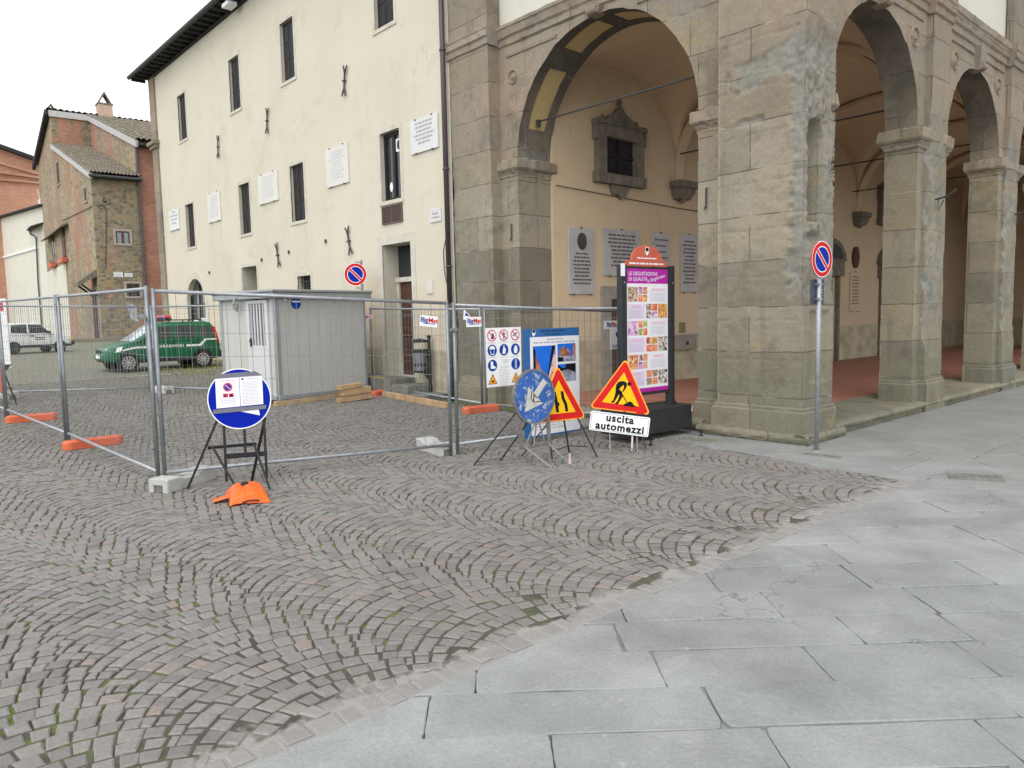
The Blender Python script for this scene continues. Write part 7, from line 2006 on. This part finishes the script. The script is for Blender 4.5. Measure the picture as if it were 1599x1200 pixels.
# crumpled sheet on the far fence
q = hitn(210, 487, (pr1.x, pr1.y, 0), Vector((.92, -.38, 0)))
mb = MB(); mb.grid(lambda u, v: Vector((.20*u+.05*v, .04*math.sin(3*u+2*v), -.34*v-.08*u)), [0, .33, .66, 1], [0, .33, .66, 1])
solo('plastic_sheet', mb, M['sign_grey'], 'crumpled clear sheet hanging on the far fence left of the green car', 'sheet', frame=Matrix.Translation(q+Vector((-.22, -.1, .2))) @ Matrix.Rotation(1.0, 4, 'Z'))
q = onX(582, 495, -9.0); mb = MB(); mb.box(-.10, .10, -.002, .002, -.03, .03)
t = thing('ribbon', 'red and white ribbon tied to the fence at the cabin corner', 'ribbon', (-9.05, -.62, q.z), .3); part('strip', mb, M['sign_white'], t)
mb = MB(); mb.box(-.10, .10, -.004, -.0022, -.012, .012); part('red_stripe', mb, M['sign_red'], t)
# ================================================================== CARS
def car_mesh(prof_low, prof_top, hw, belt):
    pass
def build_car(t, S, green):
    """S: dict of dimensions; local +x is forward, y to the left, z up; origin under the middle"""
    L_ = S['L']; hw = S['W']/2; zb = S['zb']; 
    body = M['car_green'] if green else M['car_white']
    # lower body: stations along the length (x, z bottom, z top, half width)
    st = S['low']
    mb = MB(); rings = []
    for x, z0, z1, w in st:
        rg = []
        for (fy, fz) in ((0, 0), (.80, 0), (.95, .06), (1.0, .25), (1.0, .62), (.975, .86), (.93, .97), (.80, 1.0), (0, 1.0)):
            rg.append((fy*w, z0+(z1-z0)*fz))
        ring = [mb.vert((x, y, z)) for y, z in rg]+[mb.vert((x, -y, z)) for y, z in rg[-2:0:-1]]
        rings.append(ring)
    n = len(rings[0])
    for a, b in zip(rings, rings[1:]):
        for k in range(n): mb.face([a[k], a[(k+1) % n], b[(k+1) % n], b[k]])
    mb.face(rings[0]); mb.face(rings[-1])
    bd = part('body', mb, body, t, smooth=True)
    md = bd.modifiers.new('b', 'EDGE_SPLIT'); md.split_angle = math.radians(38)
    # cabin: pillars and roof
    gh = S['gh']      # (x, z) outline of the side windows' envelope: front base, front top, rear top, rear base
    tz = S['roof']
    mb = MB(); rings = []
    for x0, x1, z, w in S['cab']:
        ring = [mb.vert(p) for p in ((x1, -w*.93, z), (x1+.03, -w*.6, z), (x1+.04, 0, z), (x1+.03, w*.6, z), (x1, w*.93, z), (x1-.12, w, z), ((x0+x1)/2, w*1.01, z), (x0+.12, w, z), (x0, w*.93, z), (x0-.03, w*.6, z), (x0-.03, 0, z), (x0-.03, -w*.6, z), (x0, -w*.93, z), (x0+.12, -w, z), ((x0+x1)/2, -w*1.01, z), (x1-.12, -w, z))]
        rings.append(ring)
    n = len(rings[0])
    for a, b in zip(rings, rings[1:]):
        for k in range(n): mb.face([a[k], a[(k+1) % n], b[(k+1) % n], b[k]])
    mb.face(rings[-1])
    cb_ = part('cabin', mb, body, t, smooth=True); md = cb_.modifiers.new('b', 'EDGE_SPLIT'); md.split_angle = math.radians(30)
    # glazing laid just proud of the cabin skin
    def cabw(z):
        zs = [c[2] for c in S['cab']]; ws = [c[3] for c in S['cab']]; return float(np.interp(z, zs, ws))
    def xf(z): return float(np.interp(z, [c[2] for c in S['cab']], [c[1] for c in S['cab']]))
    def xr(z): return float(np.interp(z, [c[2] for c in S['cab']], [c[0] for c in S['cab']]))
    for sg in (1, -1):
        for poly in S['win']:
            mb = MB()
            outer = [Vector((x, sg*(cabw(z)*1.012+.006), z)) for x, z in poly]
            mb.prism(outer, (0, -sg*.012, 0)); part('side_window', mb, M['car_glass'], t)
    z0, z1 = S['ws']
    for nm, fx_, s_, off in (('windscreen', xf, 1, .045), ('rear_window', xr, -1, .035)):
        if nm == 'rear_window': za, zb_ = S['rw']
        else: za, zb_ = z0, z1
        mb = MB()
        mb.grid(lambda u, v: Vector((fx_(za+(zb_-za)*v)+s_*(off+.006-.035*abs(u)**2.5), u*cabw(za+(zb_-za)*v)*.86, za+(zb_-za)*v)), [-1, -.75, -.5, 0, .5, .75, 1], [0, .33, .66, 1])
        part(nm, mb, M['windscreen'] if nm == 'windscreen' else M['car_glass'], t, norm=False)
    # wheels
    for sx in S['axles']:
        for sg in (1, -1):
            mb = MB(); r = S['wr']; y = sg*(hw-.085)
            mb.lathe([(r*.62, -.085), (r*.93, -.085), (r, -.06), (r, .06), (r*.93, .085), (r*.62, .085)], (sx, y, r), 32, 'y'); wh = part('wheel', mb, M['tyre'], t, smooth=False)
            mb = MB(); mb.lathe([(r*.60, .0), (r*.66, .0), (r*.66, .02), (r*.60, .02)], (sx, y+sg*.075, r), 32, 'y') if False else ring_rim(mb, sx, y+sg*.088, r, sg, green); part('rim', mb, M['alloy'] if green else M['steel_grey'], wh, norm=False)
            mb = MB(); nseg = 20; r0, r1 = r*1.0, r*1.13
            # dark wheel arch
            pts0 = [(sx+r1*1.0*math.cos(a), sg*(hw+.008), max(S['zb']-.02, r+r1*math.sin(a))) for a in [PI*k/nseg for k in range(nseg+1)]]
            pts1 = [(sx+r0*1.02*math.cos(a), sg*(hw+.008), max(S['zb']-.02, r+r0*1.02*math.sin(a))) for a in [PI*k/nseg for k in range(nseg+1)]]
            for k in range(nseg): mb.quad(pts0[k], pts0[k+1], pts1[k+1], pts1[k])
            part('wheel_arch', mb, M['trim_black'], t, norm=False)
            mb = MB(); mb.poly([(sx+r0*1.03*math.cos(a), sg*(hw+.004), r+r0*1.03*math.sin(a)) for a in [2*PI*k/32 for k in range(32)]]); part('wheel_well', mb, M['black'], t, norm=False)
    return bd
def ring_rim(mb, cx, y, r, sg, alloy):
    n = 40
    def ring(r0, r1, y0, y1):
        a = [mb.vert((cx+r0*math.cos(2*PI*k/n), y+sg*y0, r+r0*math.sin(2*PI*k/n))) for k in range(n)]; b = [mb.vert((cx+r1*math.cos(2*PI*k/n), y+sg*y1, r+r1*math.sin(2*PI*k/n))) for k in range(n)]
        for k in range(n): mb.face([a[k], a[(k+1) % n], b[(k+1) % n], b[k]])
    ring(r*.66, r*.60, .004, .006); ring(r*.60, r*.56, .006, -.01); ring(r*.16, .001, .012, .014)
    if alloy:
        for k in range(10):
            a = 2*PI*k/10; u = Vector((math.cos(a), 0, math.sin(a))); v = Vector((-math.sin(a), 0, math.cos(a))); c = Vector((cx, y+sg*.006, r))
            mb.poly([c+u*r*.12-v*.014, c+u*r*.58-v*.024, c+u*r*.58+v*.024, c+u*r*.12+v*.014])
    else:
        ring(r*.56, r*.40, -.01, .004); ring(r*.40, r*.16, .004, -.006)
M['car_green'] = simple('car_dark_green', (.012, .125, .058), .3, 0, .05, 2)
M['car_white'] = simple('car_white', (.72, .73, .74), .3, 0, .04, 2)
M['windscreen'] = simple('painted_sky_windscreen', (.42, .47, .52), .08, 0, .15, 1.5)  # pale base colour stands in for sky reflected in the windscreen
M['tyre'] = simple('tyre_rubber', (.025, .025, .026), .85); M['alloy'] = simple('alloy_rim', (.55, .56, .57), .35, .6, .05)
M['steel_grey'] = simple('grey_steel_wheel', (.13, .135, .14), .5, .4, .1); M['trim_black'] = simple('black_bumper_plastic', (.022, .023, .025), .6)
M['lamp_clear'] = simple('clear_headlamp', (.70, .72, .72), .12); M['lamp_red'] = simple('red_tail_lamp', (.40, .02, .03), .2)
M['beacon_blue'] = simple('blue_beacon', (.05, .06, .38), .2); M['beacon_red'] = simple('red_beacon', (.60, .08, .12), .25)
def panel_line(t, pts, sg, hw, name='door_seam'):
    mb = MB()
    for a, b in zip(pts, pts[1:]): mb.bar((a[0], sg*(hw+.002), a[1]), (b[0], sg*(hw+.002), b[1]), .010, .010, (0, 1, 0))
    part(name, mb, M['trim_black'], t)
# --- green patrol car: small tall hatchback
SG = dict(L=3.54, W=1.58, zb=.30, roof=1.55, wr=.30, axles=(1.16, -1.14),
    low=[(-1.77, .42, .78, .60), (-1.74, .36, .95, .72), (-1.62, .30, 1.00, .775), (-1.2, .28, 1.01, .79), (0, .27, .98, .79), (.75, .27, .97, .79), (1.0, .28, .96, .785), (1.35, .30, .88, .765), (1.6, .32, .78, .72), (1.72, .34, .70, .64), (1.79, .40, .60, .52)],
    cab=[(-1.64, 1.02, .93, .775), (-1.62, .72, 1.10, .755), (-1.58, .36, 1.36, .70), (-1.50, .18, 1.49, .655), (-1.35, -.02, 1.545, .58)],
    gh=None, ws=(.97, 1.44), rw=(1.08, 1.42),
    win=[[(.62, 1.02), (.26, 1.38), (-.22, 1.41), (-.22, 1.02)], [(-.30, 1.02), (-.30, 1.41), (-.95, 1.41), (-.98, 1.02)], [(-1.06, 1.06), (-1.04, 1.39), (-1.40, 1.36), (-1.44, 1.10)]])
fw_, rw_ = gr(202, 582), gr(318, 574.5)
hd_ = Vector((fw_.x-rw_.x, fw_.y-rw_.y, 0)); scG = hd_.length/2.30; hd_.normalize(); lf = Vector((-hd_.y, hd_.x, 0))
side = 1 if lf.x > 0 else -1           # which side faces the camera
mid = (fw_+rw_)/2-lf*side*(.79-.05)*scG; zg = (gz(fw_.x)+gz(rw_.x))/2
frG = Matrix(((hd_.x*scG, lf.x*scG, 0, mid.x-hd_.x*.01), (hd_.y*scG, lf.y*scG, 0, mid.y), (0, 0, scG*1.0, zg), (0, 0, 0, 1)))
print('green car', scG, side)
car = thing('parked_car', 'dark green patrol car with a red and blue beacon bar on its roof', 'car', frame=frG)
build_car(car, SG, True)
hw = .79
for sg in (1, -1):
    mb = MB(); y = sg*(hw+.006)
    mb.poly([(1.30, y, .72), (.92, y, .80), (.40, y, .80), (.40, y, .735), (.95, y, .73), (1.34, y, .66)])
    part('white_stripe', mb, M['sign_white'], car, norm=False); mb = MB()
    mb.poly([(-.62, y, .80), (-1.05, y, .80), (-1.22, y, .97), (-1.62, y, .97), (-1.62, y, .92), (-1.27, y, .92), (-1.10, y, .735), (-.62, y, .735)])
    part('white_stripe', mb, M['sign_white'], car, norm=False)
    mb = MB(); ex = (-1, 0, 0) if sg > 0 else (1, 0, 0)
    text_into(mb, 'CARABINIERI', .125, (-.11, y, .768), ex, (0, 0, 1), 'CENTER', .018, None, 0, 1.18); part('lettering', mb, M['sign_white'], car, norm=False)
    panel_line(car, [(.66, 1.0), (.78, .75), (.62, .36)], sg, hw); panel_line(car, [(-.26, 1.0), (-.26, .36)], sg, hw); panel_line(car, [(-1.0, 1.0), (-.95, .62), (-.78, .42)], sg, hw)
    for x in (-.12, -.86): mb = MB(); mb.bbox(x-.08, x+.08, y-.012 if sg > 0 else y-.02, y+.02 if sg > 0 else y+.012, .86, .90, .006); part('door_handle', mb, M['car_green'], car)
    mb = MB(); mb.bbox(.50, .66, min(sg*.80, sg*.94), max(sg*.80, sg*.94), 1.0, 1.14, .03); part('mirror', mb, M['trim_black'], car)
    mb = MB(); mb.grid(lambda u, v: Vector((1.38+.33*u-.10*v*(1-u), sg*(.79-.33*u*u-.045*u-.02*v+.02), .66+.16*v-.08*u)), [0, .25, .5, .75, 1], [0, .5, 1]); part('headlight', mb, M['lamp_clear'], car, norm=False)
    mb = MB(); mb.grid(lambda u, v: Vector((float(np.interp(v, [.80, 1.02, 1.10, 1.36, 1.45], [-1.70, -1.66, -1.64, -1.60, -1.56]))+.11*u, sg*(float(np.interp(v, [.80, 1.02, 1.10, 1.36, 1.45], [.725, .775, .757, .702, .67]))+.012), v)), [-.15, .5, 1], [.82, .95, 1.05, 1.15, 1.25, 1.36]); part('tail_lamp', mb, M['lamp_red'], car)
    mb = MB(); mb.tube([(.05, sg*.60, 1.545), (.0, sg*.60, 1.60), (-1.2, sg*.60, 1.605), (-1.28, sg*.60, 1.54)], .018, 6); mb.tube([(-.62, sg*.6, 1.54), (-.62, sg*.6, 1.60)], .018, 6); part('roof_rail', mb, M['trim_black'], car)
    mb = MB(); mb.bbox(-.82, .82, min(sg*.77, sg*.80), max(sg*.77, sg*.80), .28, .40, .01); part('sill_trim', mb, M['trim_black'], car)
mb = MB(); mb.grid(lambda u, v: Vector((1.62+.15*(1-u*u)+.035*v*(1-v)*4, u*.68, .33+.20*v)), [-1, -.8, -.5, 0, .5, .8, 1], [0, .5, 1]); part('front_bumper', mb, M['trim_black'], car, norm=False)
mb = MB(); mb.bbox(1.775, 1.80, -.32, .32, .60, .72, .02); part('radiator_grille', mb, M['trim_black'], car)
mb = MB(); mb.bbox(1.80, 1.83, -.20, .20, .44, .54, .006); part('number_plate', mb, M['sign_white'], car)
mb = MB(); mb.bbox(-1.80, -1.60, -.70, .70, .32, .58, .03); part('rear_bumper', mb, M['trim_black'], car)
mb = MB(); mb.bbox(-.34, -.10, -.44, .44, 1.62, 1.66, .01); lb = part('beacon_bar', mb, M['trim_black'], car)
mb = MB(); mb.bbox(-.33, -.11, -.44, -.16, 1.66, 1.76, .03); mb.bbox(-.33, -.11, .16, .44, 1.66, 1.76, .03); part('beacon_lens', mb, M['beacon_red'], lb)
mb = MB(); mb.bbox(-.34, -.12, -.15, .15, 1.66, 1.75, .03); part('beacon_lens', mb, M['beacon_blue'], lb)
mb = MB(); mb.tube([(.62, -.5, 1.0), (.95, .1, 1.02)], .012, 5); part('wiper', mb, M['black'], car)
# --- white boxy hatchback
SW = dict(L=3.41, W=1.50, zb=.30, roof=1.43, wr=.275, axles=(1.06, -1.10),
    low=[(-1.70, .40, .86, .66), (-1.66, .32, .90, .72), (-1.4, .28, .92, .745), (0, .27, .91, .75), (.7, .27, .90, .75), (1.1, .28, .86, .745), (1.5, .30, .80, .73), (1.66, .34, .76, .69), (1.70, .40, .70, .66)],
    cab=[(-1.62, .90, .88, .735), (-1.56, .66, 1.05, .715), (-1.40, .28, 1.33, .66), (-1.34, .18, 1.40, .63), (-1.25, .05, 1.43, .58)],
    gh=None, ws=(.92, 1.37), rw=(.96, 1.34),
    win=[[(.60, .95), (.22, 1.34), (-.36, 1.36), (-.36, .95)], [(-.44, .95), (-.44, 1.36), (-1.12, 1.34), (-1.20, .98)]])
fw2, rw2 = gr(95, 550), gr(23, 554)
hd2 = Vector((fw2.x-rw2.x, fw2.y-rw2.y, 0)); scW = hd2.length/2.16; hd2.normalize(); lf2 = Vector((-hd2.y, hd2.x, 0)); sd2 = 1 if lf2.x > 0 else -1
mid2 = (fw2+rw2)/2-lf2*sd2*.7*scW
frW = Matrix(((hd2.x*scW, lf2.x*scW, 0, mid2.x), (hd2.y*scW, lf2.y*scW, 0, mid2.y), (0, 0, scW*1.06, (gz(fw2.x)+gz(rw2.x))/2), (0, 0, 0, 1)))
print('white car', scW, sd2)
car2 = thing('parked_car', 'old boxy white hatchback parked far left before the cream house', 'car', frame=frW)
build_car(car2, SW, False); hw = .75
for sg in (1, -1):
    panel_line(car2, [(.62, .92), (.60, .36)], sg, hw); panel_line(car2, [(-.40, .92), (-.40, .36)], sg, hw)
    mb = MB(); mb.bbox(-1.66, 1.66, min(sg*.735, sg*.765), max(sg*.735, sg*.765), .29, .40, .01); part('side_trim', mb, M['trim_black'], car2)
    mb = MB(); mb.bbox(-.30, -.16, min(sg*.74, sg*.77), max(sg*.74, sg*.77), .80, .84, .006); part('door_handle', mb, M['trim_black'], car2)
    mb = MB(); mb.bbox(.46, .60, min(sg*.74, sg*.88), max(sg*.74, sg*.88), .93, 1.03, .02); part('mirror', mb, M['trim_black'], car2)
    mb = MB(); mb.bbox(1.64, 1.715, min(sg*.46, sg*.70), max(sg*.46, sg*.70), .56, .70, .01); part('headlight', mb, M['lamp_clear'], car2)
    mb = MB(); mb.bbox(1.60, 1.70, min(sg*.70, sg*.74), max(sg*.70, sg*.74), .57, .69, .01); part('indicator_lamp', mb, M['amber_edge'], car2)
    mb = MB(); ex = Vector((-1, 0, 0)) if sg > 0 else Vector((1, 0, 0)); o_ = Vector((.12, sg*.7535, .72))
    lines_into(mb, o_-ex*.25, ex, (0, 0, 1), .5, 2, .085, .04, random.Random(3), .25, True, True); part('lettering', mb, M['ink_dark'], car2, norm=False)
mb = MB(); mb.bbox(1.62, 1.80, -.74, .74, .34, .52, .03); part('front_bumper', mb, M['trim_black'], car2)
mb = MB(); mb.bbox(-1.80, -1.60, -.74, .74, .34, .54, .03); part('rear_bumper', mb, M['trim_black'], car2)
mb = MB(); mb.bbox(1.69, 1.712, -.46, .46, .56, .70, .01); part('radiator_grille', mb, M['trim_black'], car2)
# ================================================================== LEFT EDGE: barrier and white post
q = gr(4, 634)
t = thing('site_barrier', 'orange red barrier board under a dark panel at the left picture edge', 'barrier', (q.x, q.y, gz(q.x)), yaw_to(.9, -.42))
mb = MB(); mb.box(-.75, .02, -.02, .0, .26, .74); part('orange_board', mb, M['orange_plastic'], t)
mb = MB(); mb.box(-.75, .05, -.03, .0, .76, 1.08); part('dark_panel', mb, M['black_matt'], t)
mb = MB(); mb.prism([(.02, .0, .76), (.20, .0, .76), (.10, .0, .64), (.02, 0, .60)], (0, .02, 0)); part('dark_bracket', mb, M['black_matt'], t)
mb = MB(); mb.bar((.05, 0, .7), (.20, .1, 0), .03, .02); mb.bar((-.1, 0, .3), (-.1, .05, 0), .03, .02); mb.bar((-.4, 0, .32), (.2, 0, .32), .02, .02); part('stand', mb, M['black'], t)
q = gr(10, 575)
t = thing('white_post', 'plain white post with a small red label at the far left', 'post', (q.x, q.y, gz(q.x)), yaw_to(.85, -.5))
h_ = 2.0; mb = MB(); mb.bbox(-.14, .14, -.03, .03, 0, h_, .01); part('panel', mb, M['sign_white'], t)
mb = MB(); mb.poly([(-.07, -.032, h_-.35), (.07, -.032, h_-.35), (.07, -.032, h_-.12), (-.07, -.032, h_-.12)]); part('red_label', mb, M['ink_red'], t, norm=False)
# ================================================================== MOSS, WEEDS
def tufts(name, spots, n, h, col, spread, seed):
    rng = random.Random(seed); mb = MB()
    for (x0, y0, x1, y1) in spots:
        for i in range(n):
            u = rng.random(); x = x0+(x1-x0)*u+rng.gauss(0, spread); y = y0+(y1-y0)*u+rng.gauss(0, spread); z = gz(x)-.004
            for k in range(4):
                a = rng.uniform(0, 2*PI); hh = h*rng.uniform(.4, 1.2); lx, ly = math.cos(a)*hh*.7, math.sin(a)*hh*.7; w = h*.16
                mb.poly([(x-math.sin(a)*w, y+math.cos(a)*w, z), (x+math.sin(a)*w, y-math.cos(a)*w, z), (x+lx*.6, y+ly*.6, z+hh*.8), (x+lx, y+ly, z+hh)])
    return struct(name, mb, col, kind='stuff')
M['weed'] = simple('weed_leaf', (.11, .14, .03), .8, var=.5, scale=9); M['weed_yellow'] = simple('yellow_green_weed', (.30, .29, .05), .8, var=.4, scale=9)
o = tufts('weeds', [(-19.6, -.15, -16.4, -.12), (-16.5, -.3, -11.5, -.12), (-24, -.2, -19.5, -.1), (-18.2, -1.6, -16.6, -1.0), (-17.6, -2.4, -15.6, -1.6)], 150, .05, M['weed_yellow'], .22, 5)
o['label'] = 'yellow green weeds at the foot of the cream wall'
o = tufts('moss_tufts', [(-1.35, -.62, -.75, -.45), (-1.3, -.7, -.9, -.6)], 260, .014, M['weed'], .10, 8)
o['label'] = 'moss between the poster stand and the corner pier'
# ================================================================== LIGHT, SKY, CAMERA
def finish():
    w = bpy.data.worlds.new("World"); SC.world = w; w.use_nodes = True
    nt = w.node_tree; bg = nt.nodes['Background']
    sky = nt.nodes.new('ShaderNodeTexSky'); sky.sky_type = 'NISHITA'; sky.sun_disc = False
    el, az = math.radians(58), math.radians(150)
    sky.sun_elevation = el; sky.sun_rotation = az; sky.air_density = 1.2; sky.dust_density = .8; sky.ozone_density = 1.0
    hs = nt.nodes.new('ShaderNodeHueSaturation'); hs.inputs['Saturation'].default_value = .08
    nt.links.new(sky.outputs[0], hs.inputs['Color']); nt.links.new(hs.outputs[0], bg.inputs['Color'])
    bg.inputs['Strength'].default_value = .15
    sun = bpy.data.lights.new('sun', 'SUN'); sun.energy = SUN_E; sun.angle = math.radians(40); sun.color = (1, .965, .92)
    so = bpy.data.objects.new('sun', sun); COL.objects.link(so)
    d = Vector((math.sin(az)*math.cos(el), math.cos(az)*math.cos(el), math.sin(el)))
    so.rotation_euler = d.to_track_quat('Z', 'Y').to_euler()
    cam = bpy.data.cameras.new('camera'); co = bpy.data.objects.new('camera', cam); COL.objects.link(co)
    cam.sensor_width = 36; cam.lens = FOC/1599*36; cam.clip_end = 1500; cam.clip_start = .05
    mw = RM.to_4x4(); mw.translation = CAM; co.matrix_world = mw
    SC.camera = co
    SC.view_settings.view_transform = 'Standard'; SC.view_settings.look = 'None'
    SC.view_settings.exposure = EXPO; SC.view_settings.gamma = 1
SUN_E = .55; EXPO = 1.05
finish()
